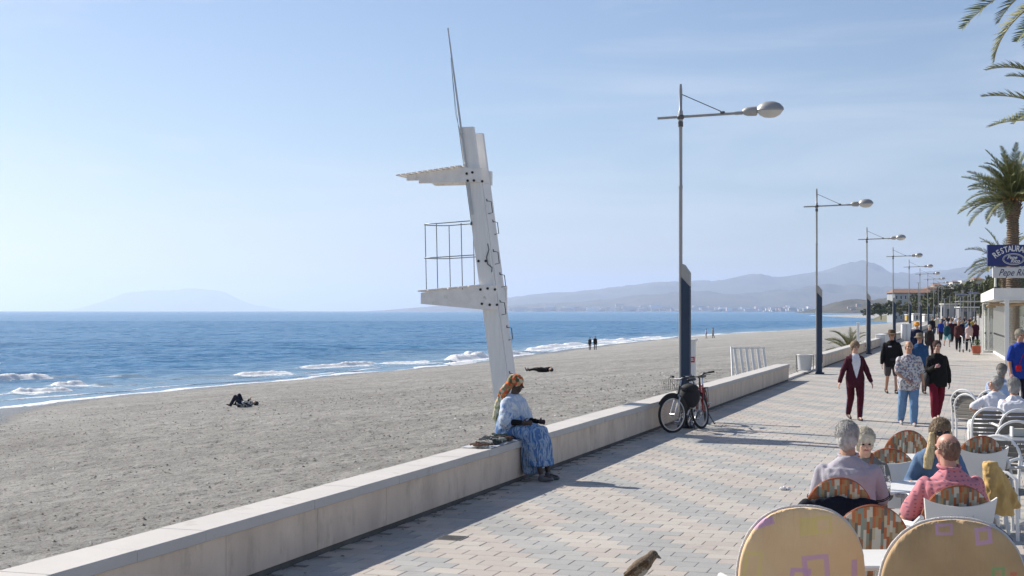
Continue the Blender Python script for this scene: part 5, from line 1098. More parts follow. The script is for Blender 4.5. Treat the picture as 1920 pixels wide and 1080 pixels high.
# ------------------------------------------------------------------ wares laid out on the wall
clothm = cloth('pale_cloth', (.52, .54, .58)); wa = ab(*G(960, 822, WH)[:2])[0]
t = thing('display_cloth', 'pale cloth spread on the wall top under the vendor wares', 'cloth', P(wa-.75, -.19, WH+.004), WALLRZ)
gx, gy = 40, 10; pts = [((i/(gx-1)-.5)*1.5, (j/(gy-1)-.5)*.40, .003+.006*abs(vn([[i*.6, j*.6, 1]])[0])) for j in range(gy) for i in range(gx)]
put('cloth_sheet', grid_mesh('cloth_sheet', pts, gx, gy, clothm), t)
beads = [('dark green bead', (.03, .05, .035)), ('black bead', (.02, .02, .02)), ('teal and silver bead', (.22, .32, .30)), ('brown wooden bead', (.14, .07, .04)), ('pale shell bead', (.5, .48, .42))]
def neckl(name, label, cat, a, b, n, rr, cols, seed, z=WH+.012, spread=(.10, .08), grp=None):
    t = thing(name, label, cat, P(a, b, z), WALLRZ, grp); r_ = random.Random(seed)
    for k in range(n):
        cx, cy = r_.uniform(-.5, .5)*spread[0], r_.uniform(-.5, .5)*spread[1]; ra, rb = r_.uniform(.06, .12), r_.uniform(.05, .09); ph = r_.random()*6; mb = MB(); q = 26; zz = r_.uniform(.004, .055)
        for i in range(q):
            a_ = 2*PI*i/q; w = 1+.25*math.sin(3*a_+ph); mb.ell((cx+math.cos(a_)*ra*w, cy+math.sin(a_)*rb*w, zz+.012*abs(math.sin(2*a_+ph))), (rr*1.35, rr*1.35, rr*1.35), n=6, m=4)
        c = cols[k % len(cols)]; tag(mb.obj('bead_string', M('bead_'+beads[c][0].replace(' ', '_'), beads[c][1], rough=.35, var=.4, scale=30), t), kind='stuff')
neckl('necklace_pile', 'coiled brown bracelets at the far left end of the wares on the wall', 'bracelets', wa-1.35, -.17, 10, .010, [3, 3, 4], 1, spread=(.16, .10))
neckl('necklace_pile', 'dark green bead necklaces heaped in the middle of the wall display', 'necklaces', wa-.98, -.17, 11, .013, [0, 1], 2, spread=(.16, .12))
neckl('necklace_pile', 'teal and silver bead necklaces next to the green ones on the wall', 'necklaces', wa-.80, -.19, 11, .010, [2, 4, 1], 3, spread=(.18, .12))
neckl('necklace_pile', 'brown and black bead necklaces nearer the seated vendor', 'necklaces', wa-.55, -.17, 11, .012, [3, 1], 4, spread=(.20, .12))
neckl('necklace_pile', 'dark trinkets right beside the blue dress of the vendor', 'necklaces', wa-.28, -.26, 10, .014, [0, 1, 4], 5, spread=(.22, .10))
# ------------------------------------------------------------------ cafe chairs and tables
plast = M('white_plastic', (.74, .74, .73), rough=.4, var=.04, bump=.05); pipem = M('rust_piping', (.34, .10, .045), rough=.7)
def dash_mat():
    m, nt, b = nodemat('patterned_cushion_fabric'); l = nt.links.new; co = nn(nt, 'ShaderNodeTexCoord').outputs['Object']; s = nn(nt, 'ShaderNodeSeparateXYZ'); l(co, s.inputs[0])
    def ma(op, a, b_=None, c=None):
        n = nn(nt, 'ShaderNodeMath', operation=op)
        for i, v in enumerate((a, b_, c)):
            if v is None: continue
            if isinstance(v, (int, float)): n.inputs[i].default_value = v
            else: l(v, n.inputs[i])
        return n.outputs[0]
    col = ma('FLOOR', ma('MULTIPLY', s.outputs[0], 52.)); w = nn(nt, 'ShaderNodeTexWhiteNoise', noise_dimensions='1D'); l(col, w.inputs['W'])
    row = ma('FLOOR', ma('ADD', ma('MULTIPLY', s.outputs[2], 13.), ma('MULTIPLY', w.outputs[0], 7.)))
    cb = nn(nt, 'ShaderNodeCombineXYZ'); l(col, cb.inputs[0]); l(row, cb.inputs[1]); w2 = nn(nt, 'ShaderNodeTexWhiteNoise', noise_dimensions='2D'); l(cb.outputs[0], w2.inputs['Vector'])
    r = nn(nt, 'ShaderNodeValToRGB'); r.color_ramp.interpolation = 'CONSTANT'; e = r.color_ramp.elements
    cols = [(.38, .12, .05), (.52, .44, .32), (.16, .15, .13), (.48, .17, .08), (.58, .52, .42), (.36, .25, .13), (.42, .15, .07), (.27, .29, .24), (.60, .56, .48), (.30, .17, .10)]
    e[0].color = c4(cols[0]); e[1].position = .9; e[1].color = c4(cols[9])
    for i in range(1, 9): q = e.new(i/10); q.color = c4(cols[i])
    l(w2.outputs[0], r.inputs[0]); l(r.outputs[0], b.inputs['Base Color']); b.inputs['Roughness'].default_value = .9; b.inputs['Specular IOR Level'].default_value = .15
    n2 = nn(nt, 'ShaderNodeTexNoise', i_Scale=14., i_Detail=4.); l(co, n2.inputs['Vector']); bp = nn(nt, 'ShaderNodeBump', i_Strength=.35, i_Distance=.02); l(n2.outputs[0], bp.inputs['Height']); l(bp.outputs[0], b.inputs['Normal'])
    return m
dashm = dash_mat(); dashm2 = dashm
def pillow(cx, cz, rx, rz, th, y, tilt=0., n=40, rings=7, e=.9):
    """padded disc: front and back domed, edge rounded; in local xz plane"""
    mb = MB(); vs = []; prof = []
    for i in range(rings+1):
        t = i/rings*PI/2; prof.append((math.sin(t), math.cos(t)**.55))
    allp = [(r_, h) for r_, h in prof]+[(r_, -h) for r_, h in prof[::-1][1:]]
    for r_, h in allp:
        for k in range(n):
            a = 2*PI*k/n; x = math.copysign(abs(math.cos(a))**e, math.cos(a))*rx*r_; z = math.copysign(abs(math.sin(a))**e, math.sin(a))*rz*r_
            vs.append((cx+x, y+h*th+tilt*z, cz+z))
    m = len(allp); fs = [(i*n+k, i*n+(k+1) % n, (i+1)*n+(k+1) % n, (i+1)*n+k) for i in range(m-1) for k in range(n)]
    mb.add(vs, fs); return mb
def round_chair(label, loc, rz, shell=True, scale=1.0, top=.965, group='round backed chairs with patterned cushions', badge=False, bs=1.0):
    t = thing('round_back_chair', label, 'chair', loc, rz, group)   # local +y is where the sitter looks; the back stands at y = -.2
    rx = .262*bs; rz_ = .29*bs; cz = top-rz_
    c = pillow(0, cz, rx, rz_, .038, -.20, tilt=-.16).obj('back_cushion', dashm, t)
    mb = MB(); mb.tube([(math.cos(a)*rx*1.005, -.205-.16*math.sin(a)*rz_, cz+math.sin(a)*rz_*1.005) for a in [2*PI*k/48 for k in range(48)]], .0085, 6, True); mb.obj('piping', pipem, c)
    if shell:
        mb = MB(); n = 14; out = []; W0, W1 = .272, .215; zt = .885; zb = .40
        top_ = [(-W0+2*W0*i/n, zt-.062*(1-(2*i/n-1)**2)**.8) for i in range(n+1)]; bot = [(W1-2*W1*i/n, zb) for i in range(n+1)]
        vs = []
        for yo in (0, -.022):
            for (x, z) in top_+bot: vs.append((x, -.262-(z-.4)*.16+yo+.10*(x/.285)**2*.6, z))
        N_ = len(top_)+len(bot); fs = []
        m = n+1
        for i in range(n): fs.append((i, i+1, 2*m-2-i, 2*m-1-i)); fs.append((N_+i+1, N_+i, N_+2*m-1-i, N_+2*m-2-i))
        for i in range(N_): j = (i+1) % N_; fs.append((j, i, i+N_, j+N_))
        mb.add(vs, fs); sh_ = mb.obj('plastic_back', plast, t)
        for s in (-1, 1):
            mb = MB(); mb.tube([(s*.28, -.27, .74), (s*.31, -.20, .67), (s*.32, .0, .655), (s*.315, .17, .65), (s*.30, .22, .60), (s*.27, .24, .02)], [.02, .026, .028, .028, .024, .018], 8); mb.obj('arm', plast, t)
        mb = MB(); mb.box((0, 0, .425), (.50, .48, .035), bev=.015); mb.obj('seat', plast, t)
        for s in (-1, 1): mb = MB(); mb.tube([(s*.235, -.24, .42), (s*.27, -.31, .0)], [.024, .017], 8); mb.obj('rear_leg', plast, t)
        if badge:
            dk = M('badge_dark', (.05, .04, .04), rough=.5); y0 = -.262-(.71-.4)*.16-.0235
            mb = MB(); mb.box((0, y0, .705), (.17, .003, .16)); b_ = mb.obj('badge', M('badge_plate', (.55, .55, .53)), t, False)
            mb = MB(); mb.lathe([(.052, -.002), (.052, .002)], (0, y0-.0035, .688), 24, Matrix.Rotation(R(90), 3, 'X')); mb.obj('emblem', dk, b_, False)
            mb = MB()
            for k in range(9): a = R(40+k*12.5); mb.box((math.cos(a)*.066, y0-.003, .688+math.sin(a)*.066), (.009, .003, .007), Matrix.Rotation(-(a-PI/2), 3, 'Y'))
            tag(mb.obj('emblem_lettering', dk, b_, False), kind='stuff')
            mb = MB(); mb.lathe([(.020, -.001), (.020, .001)], (0, y0-.0065, .695), 16, Matrix.Rotation(R(90), 3, 'X')); mb.obj('emblem_centre', M('badge_plate', (.55, .55, .53)), b_, False)
    else:
        mb = MB(); mb.box((0, 0, .425), (.50, .48, .035), bev=.015); mb.obj('seat', plast, t)
        for s in (-1, 1):
            mb = MB(); mb.tube([(s*.23, -.25, .5), (s*.25, -.30, 0)], .018, 8); mb.obj('rear_leg', plast, t)
            mb = MB(); mb.tube([(s*.26, -.24, .72), (s*.30, -.1, .67), (s*.30, .2, .66), (s*.27, .23, .02)], .02, 8); mb.obj('arm', plast, t)
    return t
def back_at(x, s_, sh, off=.2):     # place a chair so that its back stands at pixel column x
    p = S(x, s_); return p+V((sh*0, off, 0))
chg = round_chair('cushioned chair with a navy jacket tied over its back, under the grey haired man', back_at(1574, 243, 0), -.05, shell=False, bs=.98)
round_chair('empty patterned round chair in the middle row, its whole cushion in view', back_at(1628, 287, 0), .05, shell=False, top=.985, bs=.98)
round_chair('patterned chair with white plastic back and dark badge under the pink shirted man', back_at(1789, 254, 0), .06, top=.965, badge=True, bs=1.04)
round_chair('white shelled patterned chair beside the white haired woman', back_at(1682, 199, 0), -.35, top=.955, bs=.98)
round_chair('empty patterned chair beyond the table, left of the long haired woman', back_at(1693, 173, 0), .15, shell=False, top=.955, bs=1.0)
round_chair('patterned chair with white plastic back behind the bald man, yellow jacket draped on it', back_at(1828, 186, 0), .2, top=.99, bs=1.04)
# navy jacket over the chair back
jm = cloth('navy_jacket', (.010, .012, .022))
t = thing('draped_jacket', 'navy jacket hung over the chair back of the grey haired man', 'jacket', chg.location.copy(), -.05)
mb = MB(); loft(mb, [(V((-.40, -.28, .60)), .035, .06, (1, 0, .5)), (V((-.24, -.275, .735)), .05, .07, (1, 0, .5)), (V((0, -.285, .70)), .055, .12, (1, 0, 0)), (V((.24, -.275, .735)), .05, .07, (1, 0, -.5)), (V((.38, -.27, .62)), .035, .06, (1, 0, -.5))], (0, 1, 0))
loft(mb, [(V((0, -.285, .72)), .30, .045, (0, 0, -1)), (V((0, -.30, .55)), .33, .05, (0, 0, -1)), (V((0, -.31, .34)), .31, .045, (0, 0, -1))], (1, 0, 0)); fuse(mb.obj('jacket_body', jm, t), .011, 3, .022, 9)
t = thing('draped_jacket', 'mustard yellow jacket hanging from the chair right of the bald man', 'jacket', S(1868, 205, 0), .2); ym = cloth('mustard_jacket', (.60, .40, .16))
mb = MB(); loft(mb, [(V((-.06, 0, .86)), .05, .05, (0, 0, -1)), (V((-.02, 0, .72)), .08, .07, (0, 0, -1)), (V((.03, 0, .52)), .12, .07, (0, 0, -1)), (V((.05, 0, .38)), .13, .05, (0, 0, -1))], (1, 0, 0)); loft(mb, [(V((-.06, 0, .84)), .05, .04, (.3, 0, -1)), (V((.10, -.02, .60)), .06, .04, (.3, 0, -1)), (V((.19, -.02, .45)), .03, .03, (.3, 0, -1))], (1, 0, 0)); fuse(mb.obj('jacket_body', ym, t), .011, 3, .03, 10)
t = thing('draped_jacket', 'folded slate blue jacket beside the bald mans chair, low on the right', 'jacket', S(1868, 262, 0), .6); mb = MB(); loft(mb, [(V((-.12, 0, .68)), .10, .05, (.5, 0, -1)), (V((.02, 0, .55)), .14, .06, (.5, 0, -1)), (V((.14, 0, .42)), .12, .05, (.5, 0, -1))], (1, 0, 0)); fuse(mb.obj('jacket_body', cloth('slate_jacket', (.10, .12, .18)), t), .011, 3, .02, 10)
# tan covered chairs in front
def tan_mat(name, shapes, base, dark):
    m, nt, b = nodemat(name); l = nt.links.new; co = nn(nt, 'ShaderNodeTexCoord').outputs['Object']; s = nn(nt, 'ShaderNodeSeparateXYZ'); l(co, s.inputs[0])
    def ma(op, a, b_=None):
        n = nn(nt, 'ShaderNodeMath', operation=op)
        for i, v in enumerate((a, b_)):
            if v is None: continue
            if isinstance(v, (int, float)): n.inputs[i].default_value = v
            else: l(v, n.inputs[i])
        return n.outputs[0]
    n1 = nn(nt, 'ShaderNodeTexNoise', i_Scale=3., i_Detail=5.); l(co, n1.inputs['Vector']); r = nn(nt, 'ShaderNodeValToRGB'); r.color_ramp.elements[0].position = .3; r.color_ramp.elements[1].position = .7; r.color_ramp.elements[0].color = c4(dark); r.color_ramp.elements[1].color = c4(base); l(n1.outputs[0], r.inputs[0]); out = r.outputs[0]
    nsq = nn(nt, 'ShaderNodeTexNoise', i_Scale=9., i_Detail=4.); l(co, nsq.inputs['Vector'])
    for (cx, cz, hx, hz, th, col, rot) in shapes:
        dx = ma('SUBTRACT', s.outputs[0], cx); dz = ma('SUBTRACT', s.outputs[2], cz); c_, s_ = math.cos(rot), math.sin(rot)
        u = ma('ADD', ma('MULTIPLY', dx, c_), ma('MULTIPLY', dz, s_)); v = ma('SUBTRACT', ma('MULTIPLY', dz, c_), ma('MULTIPLY', dx, s_))
        d = ma('MAXIMUM', ma('SUBTRACT', ma('ABSOLUTE', u), hx), ma('SUBTRACT', ma('ABSOLUTE', v), hz))
        def soft(v, a, b_):
            q = nn(nt, 'ShaderNodeMapRange', i_From_Min=a, i_From_Max=b_); l(v, q.inputs[0]); return q.outputs[0]
        d = ma('ADD', d, ma('MULTIPLY', ma('SUBTRACT', nsq.outputs[0], .5), .012)); msk = soft(d, .003, -.003) if th == 0 else ma('MULTIPLY', soft(d, .003, -.003), soft(d, -th-.004, -th+.002))
        mx = nn(nt, 'ShaderNodeMix', data_type='RGBA'); l(ma('MULTIPLY', msk, ma('ADD', ma('MULTIPLY', nsq.outputs[0], .7), .38)), mx.inputs[0]); l(out, mx.inputs[6]); mx.inputs[7].default_value = c4(col); out = mx.outputs[2]
    l(out, b.inputs['Base Color']); b.inputs['Roughness'].default_value = .8; b.inputs['Sheen Weight'].default_value = .2
    mp = nn(nt, 'ShaderNodeMapping'); mp.inputs['Scale'].default_value = (9, 9, 1.3); l(co, mp.inputs[0]); n2 = nn(nt, 'ShaderNodeTexNoise', i_Scale=2.2, i_Detail=3.); l(mp.outputs[0], n2.inputs['Vector'])
    hgt = nn(nt, 'ShaderNodeMapRange', i_From_Min=.80, i_From_Max=1.12); l(s.outputs[2], hgt.inputs[0])
    h2 = ma('MULTIPLY', n2.outputs[0], ma('ADD', ma('POWER', hgt.outputs[0], 1.5), .12)); bp = nn(nt, 'ShaderNodeBump', i_Strength=.8, i_Distance=.03); l(h2, bp.inputs['Height']); l(bp.outputs[0], b.inputs['Normal'])
    return m
lil, yel, grn = (.58, .33, .55), (.74, .58, .22), (.20, .40, .16)
tan1 = tan_mat('tan_cover_lilac', [(.07, .78, .075, .10, .028, lil, .1), (-.02, .72, .06, .085, .024, lil, -.05), (-.23, 1.06, .06, .022, 0, lil, .3), (.10, 1.05, .055, .05, .02, yel, .0), (.02, 1.04, .05, .05, .0, yel, .05), (-.29, .80, .05, .10, .018, yel, -.1), (.21, .62, .07, .08, .0, yel, .1), (-.16, .60, .05, .05, .0, lil, 0), (.29, .80, .018, .05, .0, lil, 0)], (.80, .58, .34), (.70, .47, .26))
tan2 = tan_mat('tan_cover_green', [(-.12, .75, .085, .10, .022, grn, .0), (.22, .87, .035, .035, .014, grn, .05), (-.06, 1.10, .045, .03, .014, lil, 0), (.14, 1.07, .045, .045, .02, lil, .1), (.30, .86, .02, .02, 0, (.55, .18, .10), 0), (.02, .62, .05, .05, .02, yel, 0)], (.54, .37, .20), (.38, .25, .13))
covrim = M('cover_white_rim', (.62, .60, .60), rough=.85, var=.1, scale=14, bump=.6, bscale=60)
def covered_chair(label, loc, rz, mat, top, rx):
    t = thing('covered_chair', label, 'chair', loc, rz, 'large chairs with tan covers in the front row')
    rzz = .44; cz = top-rzz
    mb = pillow(0, cz, rx, rzz, .055, -.26, tilt=-.10, n=96, rings=14, e=.84)
    vs = []
    for (x, y, z) in mb.v:
        f = max(0, (z-cz)/rzz); w = (1-2*abs(vn([[x*22, 1.3, z*2.5]])[0]))*.016*f**2.5+vn([[x*7, 4., z*6]])[0]*.008+(1-2*abs(vn([[x*5+z*2, 9., z*2]])[0]))*.006; vs.append((x*(1+.02*(z < cz)), y-w, z))
    mb.v = vs; mb.obj('fabric_cover', mat, t)
    mb = MB(); mb.tube([(math.copysign(abs(math.cos(a))**.84, math.cos(a))*rx*1.004, -.235-.10*math.sin(a)*rzz, cz+math.copysign(abs(math.sin(a))**.84, math.sin(a))*rzz*1.004) for a in [2*PI*k/64 for k in range(64)]], [.010*(1+.12*math.sin(k*2.3)) for k in range(64)], 8, True); mb.obj('rim', covrim, t)
    mb = MB(); loft(mb, [(V((rx*.93, -.18, cz+.12)), .02, .08, (0, 0, -1)), (V((rx*1.0, -.16, cz-.05)), .035, .11, (0, 0, -1)), (V((rx*1.02, -.14, cz-.25)), .04, .13, (0, 0, -1)), (V((rx*.98, -.12, cz-.4)), .03, .12, (0, 0, -1))], (1, 0, 0)); fuse(mb.obj('hanging_fold', covrim, t), .01, 2, .012, 14)
    mb = MB(); mb.box((0, .05, .44), (rx*1.7, .56, .12), bev=.04); mb.obj('seat', mat, t)
    for sx in (-1, 1):
        for y in (-.22, .28): mb = MB(); mb.tube([(sx*rx*.75, y, .40), (sx*rx*.8, y*1.1, 0)], .02, 8); mb.obj('leg', plast, t)
        mb = MB(); mb.tube([(sx*rx*.95, -.22, .70), (sx*rx*1.02, 0, .68), (sx*rx*1.0, .25, .66), (sx*rx*.9, .30, .42)], .022, 8); mb.obj('arm', covrim, t)
covered_chair('large round chair with a tan cover printed with lilac and yellow squares, front left', S(1499, 331, 0)+V((0, .26, 0)), .04, tan1, 1.145, .362)
covered_chair('large round chair with a darker tan cover and green squares, front right corner', S(1796, 353, 0)+V((0, .26, 0)), -.10, tan2, 1.15, .385)
def table(label, loc, rz, w=.75, d=.75, mat=plast, z=.745):
    t = thing('cafe_table', label, 'table', loc, rz, 'square white cafe tables')
    mb = MB(); mb.box((0, 0, z-.015), (w, d, .03), bev=.01); mb.obj('table_top', mat, t, False)
    mb = MB(); mb.tube([(0, 0, .03), (0, 0, z-.03)], .03, 10); mb.obj('pedestal', polem, t)
    for k in range(4): mb = MB(); a = R(45+90*k); mb.bar((0, 0, .03), (math.cos(a)*.34, math.sin(a)*.34, .015), .05, .03); mb.obj('foot', polem, t, False)
    return t
table('white cafe table between the two large tan covered chairs', S(1650, 307, 0), .03, .66, .6)
table('white cafe table in front of the two seated men, with glasses and ashtray', S(1696, 218, 0), .02, .95, .8)
table('white cafe table behind the long haired woman', S(1708, 186, 0)+V((.1, .3, 0)), .05)
glm = bpy.data.materials.new('clear_glass'); glm.use_nodes = True; g_ = glm.node_tree.nodes['Principled BSDF']; g_.inputs['Transmission Weight'].default_value = .95; g_.inputs['Roughness'].default_value = .03; g_.inputs['IOR'].default_value = 1.3; g_.inputs['Base Color'].default_value = (.95, .95, .95, 1)
beer = M('amber_drink', (.62, .30, .03), rough=.1, var=.05)
def glass(label, loc, h, fill):
    t = thing('drinking_glass', label, 'glass', loc); mb = MB(); mb.lathe([(.02, .0), (.032, .003), (.036, h*.3), (.038, h*.7), (.033, h), (.030, h), (.035, h*.7), (.032, h*.3), (.02, .02)], (0, 0, 0), 20); mb.obj('glass_wall', glm, t)
    if fill: mb = MB(); mb.lathe([(.018, .021), (.030, h*.3), (.032, h*fill)], (0, 0, 0), 18); mb.obj('drink', beer, t)
tz = .746
glass('clear glass with a little amber drink next to the grey haired mans elbow', S(1661, 232, tz+.0), .17, .30)
glass('taller empty clear glass behind the one with amber drink', S(1652, 222, tz), .20, 0)
t = thing('ashtray', 'dark round ashtray full of bits on the white table between the men', 'ashtray', S(1691, 232, tz)); mb = MB(); mb.lathe([(.05, 0), (.065, .025), (.060, .026), (.045, .006)], (0, 0, 0), 20); mb.obj('dish', polem, t)
mb = MB(); r_ = random.Random(2)
for k in range(9): a = r_.random()*6; mb.box((math.cos(a)*.03, math.sin(a)*.03, .022), (.035, .012, .01), Matrix.Rotation(r_.random()*3, 3, 'Z'))
tag(mb.obj('stubs', M('stub', (.10, .09, .08), var=.5), t), kind='stuff')
# white tubular chairs with grey slats
slatm = M('grey_slat', (.145, .135, .12), rough=.6, var=.1, scale=8, stretch=(.5, 4, 4)); tubem = M('white_tube', (.78, .78, .78), rough=.35, var=.03)
def slat_chair(label, loc, rz):
    t = thing('slatted_chair', label, 'chair', loc, rz, 'white tube chairs with grey slats'); w = .255
    pts = [(-w, -.24, .0), (-w, -.24, .45), (-w, -.27, .62)]+[(-w*math.cos(a), -.285-.03*math.sin(a), .64+.24*math.sin(a)) for a in [PI*k/16 for k in range(1, 16)]]+[(w, -.27, .62), (w, -.24, .45), (w, -.24, .0)]
    mb = MB(); mb.tube(pts, .017, 8); mb.obj('back_frame', tubem, t)
    for s in (-1, 1): mb = MB(); mb.tube([(s*w, -.25, .64), (s*(w+.03), -.1, .665), (s*(w+.03), .15, .66), (s*w, .23, .60), (s*w, .25, .0)], .017, 8); mb.obj('arm', tubem, t)
    for k in range(6):
        z = .50+k*.062; hw = w-.015 if z < .66 else w*math.cos(math.asin(min(.99, (z-.64+.02)/.25)))-.01
        mb = MB(); mb.box((0, -.27-(z-.5)*.06, z), (2*hw, .012, .048), bev=.003); mb.obj('back_slat', slatm, t, False)
    for k in range(6): mb = MB(); mb.box((0, -.19+k*.075, .44), (.47, .062, .014), bev=.003); mb.obj('seat_slat', slatm, t, False)
    return t
c0 = slat_chair('slatted chair carrying the white T-shirt sitter at the right edge', back_at(1904, 134, 0), 0.02)
for x, s_, rz, lb in ((1897, 150, .05, 'empty slatted chair behind the napkin holder, arch in full view'), (1866, 132, -.3, 'slatted chair under the woman leaning on her elbow'), (1864, 176, 2.5, 'slatted chair pulled out towards the long haired woman'),
                      (1916, 190, -2.6, 'nearest slatted chair, cut by the right edge of the frame'), (1842, 114, -1.0, 'dark seated slatted chair left of the leaning woman'), (1832, 108, -.9, 'slatted chair farthest left among the grey chairs'), (1874, 108, -.5, 'slatted chair of the man in the light blue shirt')):
    clone(c0, lb, back_at(x, s_, 0), rz)
gt = M('grey_table_top', (.22, .235, .26), rough=.35, var=.08)
def table2(label, loc): 
    t = thing('slate_table', label, 'table', loc, 0, 'grey topped tables'); mb = MB(); mb.box((0, 0, .735), (.8, .8, .025), bev=.006); mb.obj('table_top', gt, t, False)
    for sx in (-1, 1):
        for sy in (-1, 1): mb = MB(); mb.tube([(sx*.36, sy*.36, 0), (sx*.36, sy*.36, .72)], .018, 8); mb.obj('leg', tubem, t)
    return t
table2('grey topped table with a napkin holder at the right edge', S(1925, 158, 0)); table2('grey topped table between the three grey haired guests', S(1925, 118, 0))
hm2 = M('holder_cream', (.60, .57, .50), rough=.5)
for x, s_, lb in ((1908, 157, 'white napkin holder on the nearer grey table'), (1918, 118, 'small white napkin holder on the farther grey table')):
    t = thing('napkin_holder', lb, 'napkin holder', S(x, s_, .749)); mb = MB(); mb.box((-.07, 0, .06), (.02, .09, .12), bev=.004); mb.obj('end_plate', plast, t, False); mb = MB(); mb.box((.01, 0, .05), (.14, .075, .095), bev=.006); mb.obj('napkins', hm2, t, False)
# ------------------------------------------------------------------ sparrow on a white post
BS = 565.
bp_ = S(1198, BS, 0); zt = CAMH-(1091-HZ)/BS
t = thing('white_rail_post', 'round topped white post just under the frame where the sparrow perches', 'post', (bp_.x, bp_.y, 0)); mb = MB(); mb.lathe([(.03, 0), (.03, zt-.03), (.036, zt-.02), (.03, zt-.006), (.012, zt+.002)], (0, 0, 0), 16); mb.obj('post_shaft', plast, t)
def sparrow():
    fm = pattern_mat('sparrow_feather', [(.15, .105, .07), (.28, .21, .15), (.09, .065, .045), (.23, .17, .12)], 60, kind='NOISE', stretch=(1, 3, 1)); bel = M('sparrow_belly', (.36, .33, .29), rough=.9, var=.15, scale=60); wing = pattern_mat('sparrow_wing', [(.045, .028, .018), (.15, .085, .045), (.05, .03, .02), (.20, .14, .09)], 90, kind='NOISE', stretch=(1, 1, 4))
    t = thing('sparrow', 'small brown sparrow perched at the bottom edge, facing right', 'bird', (bp_.x, bp_.y, zt), 0)
    mb = MB(); pts = [((-.040, 0, .022), .010), ((-.022, 0, .032), .021), ((0, 0, .046), .027), ((.020, 0, .062), .025), ((.034, 0, .076), .019), ((.044, 0, .086), .0165)]
    for (p, r0), (q, r1) in zip(pts[:-1], pts[1:]): mb.cap(p, r0, q, r1, 12)
    mb.ell((.046, 0, .089), (.0185, .0165, .0165)); fuse(mb.obj('body', fm, t), .0022, 2)
    mb = MB(); mb.ell((.008, 0, .041), (.030, .0245, .021), Matrix.Rotation(R(-40), 3, 'Y')); mb.obj('belly', bel, t)
    mb = MB(); mb.lathe([(.0062, 0), (.0045, .006), (.001, .014)], (.062, 0, .084), 8, Matrix.Rotation(R(118), 3, 'Y')); mb.obj('beak', M('beak', (.12, .09, .07), rough=.4), t)
    for s in (-1, 1):
        mb = MB(); mb.ell((.055, s*.0135, .092), (.0028, .002, .0028), n=8, m=6); mb.obj('eye', eyem, t)
        mb = MB(); mb.cap((.018, s*.020, .064), .013, (-.045, s*.016, .024), .005, 10, sx=.6); mb.obj('wing', wing, t)
        mb = MB(); mb.tube([(.004, s*.010, .024), (.000, s*.010, .008), (.006, s*.010, .001)], .0014, 5)
        for dy in (-.006, 0, .006): mb.tube([(.004, s*.010, .0015), (.018, s*.010+dy, .0005)], .001, 4)
        mb.obj('leg', M('bird_leg', (.25, .16, .11)), t)
    mb = MB(); mb.add([(-.036, -.008, .026), (-.036, .008, .026), (-.098, .012, -.004), (-.098, -.012, -.004), (-.036, -.008, .020), (-.036, .008, .020), (-.098, .012, -.007), (-.098, -.012, -.007)], [(0, 1, 2, 3), (7, 6, 5, 4), (0, 3, 7, 4), (1, 5, 6, 2), (2, 6, 7, 3), (0, 4, 5, 1)]); mb.obj('tail', wing, t, False)
sparrow()
# ------------------------------------------------------------------ palms
frm = [M('palm_leaf_%s' % n, c, rough=.6, var=.35, scale=3, col2=c2, spec=.35) for n, c, c2 in (('olive', (.20, .20, .06), (.11, .125, .04)), ('green', (.15, .17, .055), (.06, .09, .03)), ('dry', (.26, .20, .09), (.15, .12, .05)))]
rachm = M('palm_rachis', (.24, .22, .10), rough=.6, var=.2); trunkm = M('palm_trunk', (.20, .145, .10), rough=.95, col2=(.09, .065, .045), scale=9, bump=1., bscale=22)
stemm = M('date_stalk', (.50, .24, .05), rough=.7, var=.2)
def frond_mesh(Ln, curl, mat, seed, nl=56, wd=.030, fold=.55):
    r_ = random.Random(seed); mb = MB(); pts = []; p = V((0, 0, 0)); a = 0
    n = 22
    for i in range(n+1):
        pts.append(p.copy()); t = i/n; a = -curl*t**1.6; p = p+V((math.cos(a), 0, math.sin(a)))*(Ln/n)
    mb.cur = 0; mb.tube(pts, [.030*(1-i/n)**.8+.004 for i in range(n+1)], 5)
    mb.cur = 1
    for i in range(nl):
        t = .10+.90*(i/nl)**.95; f = t*n; k = min(n-1, int(f)); q = pts[k].lerp(pts[k+1], f-k); d = (pts[k+1]-pts[k]).normalized(); upv = V((-d.z, 0, d.x))
        ll = Ln*.155*(math.sin(math.pi*min(1, t*.86+.12))**.6)*r_.uniform(.85, 1.12)
        for s in (-1, 1):
            fo = fold+r_.uniform(-.22, .22); dr = (d*r_.uniform(.55, .85)+V((0, s, 0))*math.cos(fo)+upv*math.sin(fo)).normalized(); dr.z -= .12*t; w = d.cross(dr).cross(dr).normalized()*wd*r_.uniform(.8, 1.1)
            m = q+dr*ll*.45; e = q+dr*ll+V((0, 0, -.08*ll)); mb.add([q-w*.4, q+w*.4, m+w*.55, m-w*.55, e], [(0, 1, 2, 3), (3, 2, 4)])
    return mb.mesh('frond', [rachm, mat], False, fix=False)
FM = {}
